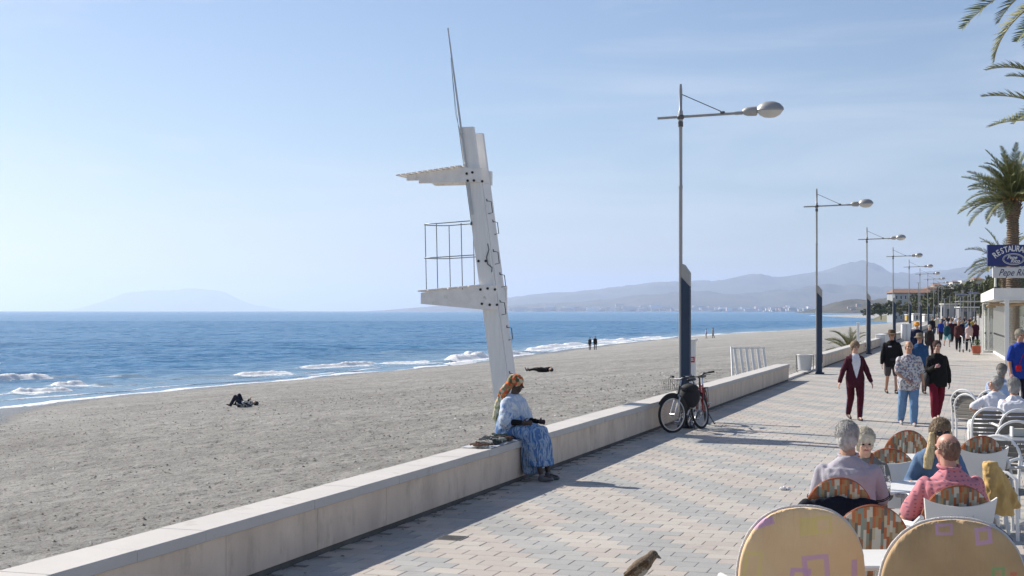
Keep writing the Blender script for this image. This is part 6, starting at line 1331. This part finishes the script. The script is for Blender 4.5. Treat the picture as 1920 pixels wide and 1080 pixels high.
def palm(label, loc, H, Ln, nf, seed, r0=.26, skirt=True, lods=56, trunk_only_top=None, dates=True, elev=(-25, 88), dry=True):
    t = thing('palm_tree', label, 'palm tree', loc, 0); r_ = random.Random(seed)
    prof = []; z = 0; k = 0
    while z < H:
        rr = r0*(1-.12*z/H)*(1.10 if k % 2 == 0 else .95); 
        if H-z < 1.1: rr *= 1+.35*math.sin((1.1-(H-z))/1.1*math.pi)
        prof.append((rr, z)); z += .07; k += 1
    prof.append((r0*.5, H+.25)); mb = MB(); mb.lathe(prof, (0, 0, 0), 16); mb.v = [(x*(1+.10*vn([[x*8, y*8, z*5]])[0]), y*(1+.10*vn([[x*8+9, y*8, z*5]])[0]), z) for x, y, z in mb.v]; mb.obj('trunk', trunkm, t, False)
    key = (Ln, lods)
    if key not in FM: FM[key] = [frond_mesh(Ln, c, frm[m], 10+i, lods, wd=.030*Ln/3*(56/lods)**.5) for i, (c, m) in enumerate(((.75, 0), (1.05, 1), (1.35, 0), (.55, 1), (1.6, 2)))]
    for k in range(nf):
        u = (k+.5)/nf; el = elev[1]-(elev[1]-elev[0])*u**.85+r_.uniform(-6, 6); az = k*137.5+r_.uniform(-12, 12)
        mesh = FM[key][4 if (dry and el < -5 and r_.random() < .5) else r_.choice((0, 1, 2, 3))]
        o = put('frond', mesh, t, V((0, 0, H+.15*(el/90)))); o.rotation_euler = (r_.uniform(-.5, .5), -R(el), R(az)); s = r_.uniform(.85, 1.08); o.scale = (s, s, s)
    if skirt:
        mb = MB()
        for k in range(70):
            a = r_.random()*2*PI; z = H-r_.uniform(.1, .75); ro = r0*1.15; c, s = math.cos(a), math.sin(a); mb.bar((c*ro*.9, s*ro*.9, z), (c*(ro+.16), s*(ro+.16), z+.22), .07, .03)
        tag(mb.obj('leaf_bases', trunkm, t, False), kind='stuff')
    if dates:
        mb = MB()
        for k in range(16):
            a = r_.random()*2*PI; c, s = math.cos(a), math.sin(a); mb.tube([(c*.1, s*.1, H+.15), (c*.40, s*.40, H+.30), (c*.65, s*.65, H+.05)], [.025, .03, .05], 5)
        tag(mb.obj('date_stalks', stemm, t), kind='stuff')
    return t
pA = S(1899, 31, -.02); palm('tall date palm with a thick trunk rising behind the blue restaurant sign', pA, 8.9, 3.3, 84, 3, r0=.38, elev=(-4, 87), lods=64)
pB = S(2040, 62, -.02); palm('date palm just outside the right edge, its fronds arching into the sky', pB, 7.7, 3.75, 17, 8, elev=(8, 70), lods=64, dates=False)
pC = S(2075, 88, -.02); palm('nearest date palm, only its drooping frond tips showing in the top right corner', pC, 9.4, 3.3, 14, 5, lods=64, elev=(-22, 20), dates=False, dry=False)
palm('second palm crown, partly hidden low behind the restaurant sign', S(1884, 28, -.02), 5.3, 2.9, 34, 12, r0=.26, dates=False, lods=44, elev=(-20, 80))
# small beach palm
t_ = S(1592, 34, -.4); palm('small bushy palm growing in the sand behind the maroon tracksuit woman', t_, .35, 1.55, 26, 4, r0=.13, skirt=False, dates=False, lods=34, elev=(8, 86))
# ------------------------------------------------------------------ restaurant terrace
whm = M('white_render', (.78, .77, .74), rough=.7, var=.05, scale=2, world_co=True); alum = M('cream_aluminium', (.80, .79, .75), rough=.45, var=.04); dark = M('dark_interior', (.03, .03, .03), rough=.9, var=.3, scale=2)
pane = bpy.data.materials.new('terrace_glass'); pane.use_nodes = True; g_ = pane.node_tree; g_.nodes.clear()
ot = g_.nodes.new('ShaderNodeOutputMaterial'); mx = g_.nodes.new('ShaderNodeMixShader'); tr = g_.nodes.new('ShaderNodeBsdfTransparent'); tr.inputs[0].default_value = (.90, .94, .94, 1); gl = g_.nodes.new('ShaderNodeBsdfGlossy'); gl.inputs['Roughness'].default_value = .04; mx.inputs[0].default_value = .42
g_.links.new(tr.outputs[0], mx.inputs[1]); g_.links.new(gl.outputs[0], mx.inputs[2]); g_.links.new(mx.outputs[0], ot.inputs[0])
q0 = G(1889, 676); q1 = G(1864, 661); q2 = G(1843, 661)      # near corner, far corner, tip of the far windbreak
rt = thing('restaurant_terrace', 'glazed white restaurant terrace with folding panels and a deep white fascia', 'restaurant', q0, 0)
def rel(p): return V(p)-V(q0)
zt_ = 2.62
def wall_run(p, q, n, h=zt_, post=.045, mid=None, base=.10):
    p, q = rel(p), rel(q); d = q-p
    for k in range(n+1):
        c = p+d*(k/n); mb = MB(); mb.bar(c+V((0, 0, 0)), c+V((0, 0, h)), post, post+.02, up=d); mb.obj('mullion', alum, rt, False)
    for k in range(n):
        a, b = p+d*((k+.5/10)/n), p+d*((k+1-.5/10)/n); mb = MB(); mb.bar(a+V((0, 0, base+(h-base)/2)), b+V((0, 0, base+(h-base)/2)), .012, h-base-.06, up=(0, 0, 1)); o = mb.obj('glass_panel', pane, rt, False)
        m_ = (a+b)/2; mb = MB(); mb.box(m_+V((-.03, -.03, 1.05)), (.05, .05, .09)); mb.obj('latch', cables, o, False)
    mb = MB(); mb.bar(p+V((0, 0, h+.03)), q+V((0, 0, h+.03)), .09, .07, up=(0, 0, 1)); mb.obj('top_rail', alum, rt, False)
    mb = MB(); mb.bar(p+V((0, 0, base/2)), q+V((0, 0, base/2)), .14, base, up=(0, 0, 1)); mb.obj('sill', whm, rt, False)
wall_run(q0, q1, 15, post=.06); wall_run(q1, q2, 2)
qR = V(q0)+NX*6.0                                           # the front faces the camera
wall_run(V(q0)+NX*.05, qR, 6, base=.5)
for k, (e0, e1) in enumerate(((q0, q1), (q0, qR))): pass
mb = MB(); pts = [rel(S(1863, 45)), rel(S(1863, 45))+NX*9.0, rel(V(q1))+NX*9.0+AX*4, rel(V(q2))+AX*4+NX*(-.1)]
pts = [V((p.x, p.y, 0)) for p in pts]; z0, z1 = 2.74, 3.20
mb.add([p+V((0, 0, z0)) for p in pts]+[p+V((0, 0, z1)) for p in pts], [(0, 3, 2, 1), (4, 5, 6, 7)]+[(i, (i+1) % 4, (i+1) % 4+4, i+4) for i in range(4)]); mb.obj('fascia_roof', whm, rt, False)
mb = MB(); mb.bar(pts[0]+V((.02, -.04, z0-.03)), pts[1]+V((.02, -.04, z0-.03)), .06, .05, up=(0, 0, 1)); mb.obj('gutter', alum, rt, False)
c = rel(S(1888, 47)); mb = MB(); mb.bar(V((c.x, c.y, 0)), V((c.x, c.y, z0)), .16, .16, up=AX); mb.obj('corner_post', alum, rt, False)
# awning bundle under the roof and back wall
mb = MB(); r_ = random.Random(6)
for k in range(26): a = pts[0].lerp(pts[3], r_.uniform(.1, 1.0))+NX*r_.uniform(.1, 2.2); mb.cap(a+V((0, 0, z0-.12-r_.random()*.15)), r_.uniform(.04, .09), a+NX*.5+AX*r_.uniform(-.3, .3)+V((0, 0, z0-.1-r_.random()*.18)), r_.uniform(.03, .08), 8)
tag(mb.obj('rolled_awning', M('awning_canvas', (.50, .36, .22), col2=(.28, .2, .13), rough=.9, scale=3, bump=.5), rt), kind='stuff')
mb = MB(); mb.bar(rel(V(q1)+NX*4.5+AX*2)+V((0, 0, 1.3)), rel(V(q0)+NX*6.4)+V((0, 0, 1.3)), .1, 2.6, up=(0, 0, 1)); mb.obj('back_wall', M('interior_wall', (.50, .48, .44), var=.15, rough=.9), rt, False)
mb = MB(); r_ = random.Random(9)
for k in range(7):
    a = rel(V(q0)+NX*r_.uniform(.8, 3.5)+AX*r_.uniform(1, 14)); mb.box(a+V((0, 0, .74)), (.7, .7, .03)); mb.box(a+V((0, 0, .37)), (.06, .06, .72)); 
tag(mb.obj('inner_tables', whm, rt, False), kind='stuff')
# plants behind the front glazing
t = thing('potted_shrub', 'leafy potted shrub behind the front glazing of the terrace', 'shrub', V(q0)+NX*1.15+AX*1.0, 0)
lfm = M('shrub_leaf', (.06, .085, .03), col2=(.12, .13, .05), rough=.6, scale=5)
mb = MB(); mb.lathe([(.15, 0), (.2, .35), (.17, .34)], (0, 0, 0), 14); mb.obj('pot', M('terracotta', (.35, .14, .08)), t)
mb = MB(); r_ = random.Random(3)
for k in range(520):
    c = V((r_.gauss(0, .25), r_.gauss(0, .25), .5+r_.random()*1.5)); d = V((r_.uniform(-1, 1), r_.uniform(-1, 1), r_.uniform(-.5, 1))).normalized()*.11; e = d.cross(V((r_.random(), r_.random(), .2))).normalized()*.035; mb.add([c-e, c+d*.5-e*.2, c+e, c+d], [(0, 2, 3)])
tag(mb.obj('leaves', lfm, t, False), kind='stuff')
# ------------------------------------------------------------------ restaurant sign
def text_mesh(body, size, ext=.012, shear=0., off=0.):
    cu = bpy.data.curves.new('t', 'FONT'); cu.body = body; cu.size = size; cu.extrude = ext; cu.align_x = 'CENTER'; cu.align_y = 'CENTER'; cu.shear = shear; cu.offset = off; cu.resolution_u = 3
    o = bpy.data.objects.new('t', cu); scene.collection.objects.link(o); bpy.context.view_layer.update(); me = bpy.data.meshes.new_from_object(o.evaluated_get(bpy.context.evaluated_depsgraph_get())); bpy.data.objects.remove(o); bpy.data.curves.remove(cu); return me
SS = 47.; sg = thing('restaurant_sign', 'blue and white roof sign reading RESTAURANTE and Pepe Rico above the terrace', 'sign', S(1900, SS, 0), 0)
def sx(px): return (px-1900)/SS
def sz(py): return CAMH-(py-HZ)/SS
blue = M('sign_blue', (.008, .022, .16), rough=.4, var=.08); wht = M('sign_white', (.74, .74, .74), rough=.5, var=.03); wht2 = M('sign_panel_white', (.62, .62, .64), rough=.5, var=.04); navy = M('sign_script_navy', (.02, .025, .09), rough=.5)
mb = MB(); mb.box((sx(1900), 0, (sz(459)+sz(499.5))/2), (sx(1949)-sx(1851), .14, sz(459)-sz(499.5)), bev=.01); bb_ = mb.obj('blue_board', blue, sg, False)
mb = MB(); mb.box((sx(1902), .01, (sz(501)+sz(521))/2), (sx(1943)-sx(1861), .10, sz(501)-sz(521)), bev=.01); wb_ = mb.obj('white_board', wht2, sg, False)
for i, ch in enumerate('RESTAURANTE'):
    th = (i-5)*R(7.6); rad = 1.32; me = text_mesh(ch, .30, .004, 0, .006); me.materials.append(wht); o = put('letter', me, bb_, V((sx(1900)+math.sin(th)*rad*.92, -.075, sz(466.5)+(math.cos(th)-1)*rad*.95))); o.rotation_euler = (R(90), th, 0)
    o.scale = (.86, 1.1, 1)
ec = (sx(1899), sz(486)); erx, erz = 20*1.0/SS, 10.3/SS
mb = MB(); mb.tube([(ec[0]+erx*math.cos(a), -.078, ec[1]+erz*math.sin(a)) for a in [2*PI*k/40 for k in range(40)]], .012, 5, True); mb.obj('oval_rim', wht, bb_)
mb = MB(); mb.tube([(ec[0]+(erx-.045)*math.cos(a), -.078, ec[1]+(erz-.04)*math.sin(a)) for a in [2*PI*k/40 for k in range(40)]], .006, 5, True); mb.obj('oval_inner_rim', wht, bb_)
for tx, dz, dx in (('Pepe', .065, -.06), ('Rico', -.075, .06)):
    me = text_mesh(tx, .20, .004, .35, .004); me.materials.append(wht); o = put('oval_lettering', me, bb_, V((ec[0]+dx, -.078, ec[1]+dz))); o.rotation_euler = (R(90), 0, 0)
me = text_mesh('Pepe Rico', .40, .004, .45, .0); me.materials.append(navy); o = put('script_lettering', me, wb_, V((sx(1901), -.045, sz(511.5)))); o.rotation_euler = (R(90), 0, 0); o.scale = (.78, .95, 1)
for px in (1868, 1936): mb = MB(); mb.box((sx(px), .10, (sz(540)+sz(459))/2+.0), (.06, .06, sz(459)-sz(540)-.1)); mb.obj('post', alum, sg, False)
# ------------------------------------------------------------------ trees and buildings behind
def crown_mesh(seed, n, cols, leaf=.16, flat=.8):
    r_ = np.random.RandomState(seed); cl = r_.normal(0, 1, (26, 3)); cl /= np.linalg.norm(cl, axis=1)[:, None]; cl *= r_.uniform(.25, .92, (26, 1)); cl[:, 2] = cl[:, 2]*flat
    mb = MB(); k = 0
    for c in cl:
        rr = r_.uniform(.18, .36)
        for _ in range(n//26):
            d = r_.normal(0, 1, 3); d /= np.linalg.norm(d); p = c+d*rr*r_.uniform(.5, 1); a = r_.normal(0, 1, 3); a /= np.linalg.norm(a); b = np.cross(a, d); b /= max(1e-3, np.linalg.norm(b)); s = leaf*r_.uniform(.5, 1.1)
            mb.cur = int(r_.randint(0, 3)); mb.add([p+a*s, p+b*s*.6, p-a*s*.8, p-b*s*.6], [(0, 1, 2, 3)])
    return mb.mesh('crown', cols, False, fix=False)
tl = [M('tree_leaf_%s' % n, c, rough=.75, var=.35, scale=2, spec=.2) for n, c in (('dark', (.065, .08, .035)), ('mid', (.10, .115, .05)), ('pale', (.16, .16, .08)), ('grey', (.14, .145, .10)))]
crs = [crown_mesh(1, 1300, tl[:3]), crown_mesh(2, 1300, [tl[0], tl[1], tl[3]]), crown_mesh(5, 1300, [tl[1], tl[2], tl[3]], flat=.6)]
barkm = M('tree_bark', (.13, .10, .075), rough=.95, var=.3, scale=6)
tm_ = MB(); tm_.tube([(0, 0, 0), (.02, 0, .5), (0, 0, 1.0)], [.06, .045, .02], 7)
for a in range(5): tm_.tube([(0, 0, .55), (math.cos(a*1.3)*.16, math.sin(a*1.3)*.16, .85)], [.03, .01], 5)
tmesh = tm_.mesh('trunk', barkm, True)
def tree(px, py_base, py_top, w, dist, v, label):
    b = V(((px-960)/F*dist, dist, CAMH-(py_base-HZ)/F*dist)); h = (py_base-py_top)/F*dist; wd = w/F*dist
    t = thing('tree', label, 'tree', b, 0, 'trees behind the far promenade'); o = put('trunk', tmesh, t); o.scale = (h*.5, h*.5, h*.75)
    o = put('crown', crs[v], t, V((0, 0, h*.62))); o.scale = (wd*.5, wd*.5, h*.42); o.rotation_euler = (0, 0, v*2.1+px)
TR = [(1755, 590, 540, 40, 700, 2, 'olive tree'), (1776, 585, 531, 40, 690, 0, 'tufted tree'), (1795, 580, 526, 40, 680, 2, 'sandy green tree'), (1820, 582, 522, 44, 640, 0, 'rounded tree'), (1846, 585, 518, 40, 620, 2, 'dry tree'), (1735, 596, 552, 34, 560, 1, 'dull green tree'), (1652, 600, 566, 44, 640, 0, 'grey green tree'), (1676, 601, 561, 38, 600, 1, 'dusty tree'), (1700, 602, 564, 40, 560, 0, 'dark rounded tree'), (1722, 600, 556, 44, 520, 1, 'broad tree'), (1718, 585, 546, 30, 620, 2, 'pale tree'), (1745, 600, 545, 48, 500, 0, 'dense dark tree'),
      (1765, 596, 535, 46, 480, 1, 'tall leafy tree'), (1772, 602, 560, 40, 380, 2, 'light green tree'), (1790, 598, 528, 52, 470, 0, 'large dark tree'), (1800, 601, 556, 44, 340, 1, 'bushy tree'), (1812, 598, 525, 50, 450, 2, 'pale crowned tree'), (1826, 602, 548, 44, 330, 0, 'dark tree'),
      (1838, 596, 526, 46, 430, 1, 'tall grey green tree'), (1854, 600, 520, 40, 300, 0, 'dense tree'), (1736, 604, 574, 26, 420, 2, 'low shrubby tree'), (1862, 598, 512, 46, 420, 1, 'high tree'), (1890, 600, 508, 70, 400, 0, 'broad dark tree'), (1930, 600, 505, 80, 380, 1, 'wide tree'), (1980, 600, 500, 80, 380, 0, 'dark tree'), (1628, 597, 577, 30, 900, 0, 'low dark tree'), (1664, 596, 571, 30, 760, 2, 'small pale tree')]
pos = {1755: 'up the slope behind the sixth lamp', 1776: 'on the slope below the hilltop houses', 1795: 'high on the slope over the crowd', 1820: 'on the slope above the left of the terrace', 1846: 'on the slope beside the sign', 1735: 'behind the fifth lamp post', 1628: 'far out on the beach spit', 1652: 'left of the terracotta roofed building', 1664: 'in front of the left wall of the terracotta roofed building', 1676: 'before the terracotta roofed building', 1700: 'before the right end of the terracotta roofed building', 1718: 'right beside the terracotta roof', 1722: 'between the fourth and fifth lamps', 1736: 'at the fifth lamp', 1745: 'behind the fifth lamp head', 1765: 'behind the sixth lamp', 1772: 'above the far kiosks', 1790: 'under the hilltop houses', 1800: 'above the far awnings', 1812: 'above the crowd', 1826: 'left of the glass terrace', 1838: 'above the left tip of the terrace roof', 1854: 'just left of the restaurant sign', 1862: 'directly behind the restaurant sign', 1890: 'behind the restaurant roof', 1930: 'behind the sign, off the right edge', 1980: 'off the right edge behind the terrace'}
for (px, pb, pt, w, d, v, nm) in TR: tree(px, pb, pt, w, d, v, nm+' '+pos[px])
# big building with terracotta roof
tile = M('terracotta_roof', (.24, .14, .10), rough=.8, var=.15, scale=.6, world_co=True); winm = M('window_dark', (.05, .06, .08), rough=.2)
def building(name, label, px0, px1, py_eave, py_ridge, dist, wallm, roofm, rows, cols, depth=12, hip=.25):
    cx = ((px0+px1)/2-960)/F*dist; w = (px1-px0)/F*dist; ez = CAMH-(py_eave-HZ)/F*dist; rz_ = CAMH-(py_ridge-HZ)/F*dist
    t = thing(name, label, 'building', (cx, dist, ZS), 0); H = ez-ZS
    mb = MB(); mb.box((0, depth/2, H/2), (w, depth, H)); mb.obj('wall', wallm, t, False)
    if roofm:
        e = .04*w; rh = rz_-ZS; mb = MB(); x0, x1 = -w/2-e, w/2+e; hx = w*hip
        mb.add([(x0, -.5, H), (x1, -.5, H), (x1, depth+.5, H), (x0, depth+.5, H), (x0+hx, depth/2, rh), (x1-hx, depth/2, rh)], [(0, 1, 5, 4), (2, 3, 4, 5), (1, 2, 5), (3, 0, 4), (3, 2, 1, 0)]); rf = mb.obj('roof', roofm, t, False)
        mb = MB(); mb.box((0, -.5, H-.15), (w+2*e, .2, .3)); mb.obj('eave_shadow_board', M('eave_shade', (.08, .06, .05)), rf, False)  # dark strip that paints in the shadow line under the eave
    for r_i in range(rows):
        for c_i in range(cols):
            x = -w/2+(c_i+.5)*w/cols; z = H*(r_i+.55)/rows; ww, hh = w/cols*.38, H/rows*.42; mb = MB(); mb.box((x, -.03, z), (ww, .1, hh)); o = mb.obj('window', M('window_frame', (.6, .6, .58)), t, False); mb = MB(); mb.box((x, -.10, z), (ww*.8, .06, hh*.85)); mb.obj('pane', winm, o, False)
    return t
gw = M('grey_white_wall', (.34, .35, .36), rough=.8, var=.06, scale=.3)
building('apartment_building', 'long pale building with a terracotta hipped roof beyond the third and fourth lamps', 1677, 1752, 549, 541, 700, gw, tile, 3, 9, 14, .12)
for (a, b, e_, r2, d, lb, m, rf) in ((1738, 1762, 541, 537, 760, 'small rose house on the slope above the sixth lamp', tw[1], tile), (1786, 1800, 529, 526, 800, 'white hilltop house left of centre on the ridge', tw[0], tile), (1803, 1822, 526, 523, 830, 'white hilltop house in the middle of the ridge', tw[0], None), (1826, 1846, 524, 520, 820, 'pale hilltop house beside the restaurant sign', tw[2], tile), (1752, 1768, 535, 531, 810, 'sand coloured hilltop house at the left of the ridge', tw[2], tile)):
    building('hill_house', lb, a, b, e_, r2, d, m, rf, 2, 3, 8)
# kiosks, masts and awnings beyond the crowd
mast = M('mast_grey', (.24, .25, .27), rough=.5, var=.05)
kz = [(1712, 1732, 588, 606, 330, 'white beach kiosk left of the fifth lamp', whm), (1733, 1752, 590, 607, 300, 'white beach kiosk with open front between far lamps', whm), (1768, 1796, 570, 592, 260, 'grey awninged kiosk above the crowd', gw), (1798, 1832, 576, 596, 230, 'row of dark shaded terrace fronts at the end of the promenade', M('shade_net', (.22, .22, .23))), (1700, 1712, 590, 603, 340, 'small yellow kiosk next to the orange hat walker', M('kiosk_yellow', (.55, .35, .05)))]
for x0, x1, y0, y1, d, lb, m in kz:
    w = (x1-x0)/F*d; zt2 = CAMH-(y0-HZ)/F*d; t = thing('kiosk', lb, 'kiosk', (((x0+x1)/2-960)/F*d, d, 0), 0)
    mb = MB(); mb.box((0, .9, zt2/2-.1), (w*.96, 1.6, zt2-.2)); mb.obj('body', m, t, False); mb = MB(); mb.box((0, .5, zt2), (w*1.1, 2.8, .14)); mb.obj('roof', whm, t, False)
    for k in range(4): x = -w/2+w*(k+.5)/4; mb = MB(); mb.box((x, .07, zt2*.45), (w*.17, .06, zt2*.6)); mb.obj('shutter', winm if k % 2 else gw, t, False)
    for s in (-1, 1): mb = MB(); mb.tube([(s*w*.52, -.8, 0), (s*w*.52, -.8, zt2)], .05, 6); mb.obj('awning_post', mast, t)
for i, (x, y0, d, lb) in enumerate(((1792, 548, 200, 'leftmost of the thin grey awning masts over the crowd'), (1801, 556, 180, 'second thin mast from the left over the crowd'), (1806, 545, 210, 'tall thin mast above the patterned walker'), (1815, 552, 170, 'thin mast above the walking frame'), (1820, 543, 200, 'tall mast left of the terrace roof tip'), (1827, 550, 160, 'mast right beside the terrace'), (1722, 530, 420, 'pale flagless pole between the fourth and fifth lamps'), (1771, 560, 240, 'short thin mast near the seventh lamp'), (1781, 556, 230, 'short thin mast left of centre above the crowd'))):
    t = thing('mast', lb, 'mast', ((x-960)/F*d, d, 0), 0, 'thin masts beyond the crowd'); h = CAMH-(y0-HZ)/F*d; mb = MB(); mb.tube([(0, 0, 0), (0, 0, h)], .05*d/180, 6); mb.obj('pole', mast, t); mb = MB(); mb.box((0, 0, h), (.5*d/180, .1, .08)); mb.obj('crossbar', mast, t, False)
# dark awnings between masts
t = thing('shade_awning', 'dark navy awnings stretched between masts left of the glass terrace', 'awning', ((1818-960)/F*190, 190, 0), 0)
for k, (dx, z, w) in enumerate(((-1.0, 4.4, 1.3), (.6, 4.6, 1.3), (0, 3.5, 3.4))): mb = MB(); mb.box((dx, 0, z), (w, 2.0, .06), Matrix.Rotation(R(8 if k < 2 else -3), 3, 'X')); mb.obj('canvas', M('awning_navy', (.03, .035, .07)) if k < 2 else gw, t, False)
# small far figures and boats on the spit
for x, y, lb in ((1640, 594, 'tiny dark figure on the far beach spit'), (1651, 595, 'second tiny dark figure on the far beach spit, farther right'), (1565, 588.6, 'tiny figure near the water on the far point')):
    p = G(x, y, ZS+.3); person(lb, p, 1.0, H=1.75, skin='tan', top=('black', (.012, .012, .014)), bottom=BW[0], hair=('black', (.02, .02, .02)), vox=.06)
t = thing('beach_boat', 'dark beached boat by the water at the far spit', 'boat', G(1612, 586.6, ZS+.4), .3); mb = MB(); n = 10; vs = []
for i in range(n+1):
    u = i/n*2-1; w = 1.1*math.sqrt(max(0, 1-u*u))+.02; vs += [(u*5.5, -w, 1.5+.5*u*u), (u*5.5, -w*.5, .15), (u*5.5, w*.5, .15), (u*5.5, w, 1.5+.5*u*u)]
mb.add(vs, [(i*4+k, i*4+k+1, i*4+k+5, i*4+k+4) for i in range(n) for k in range(3)]); mb.obj('hull', M('hull_dark', (.03, .04, .06)), t); mb = MB(); mb.box((-.8, 0, 2.1), (2.4, 1.3, 1.3), bev=.1); mb.obj('cabin', M('cabin_grey', (.12, .13, .15)), t, False)
finish_fuse()
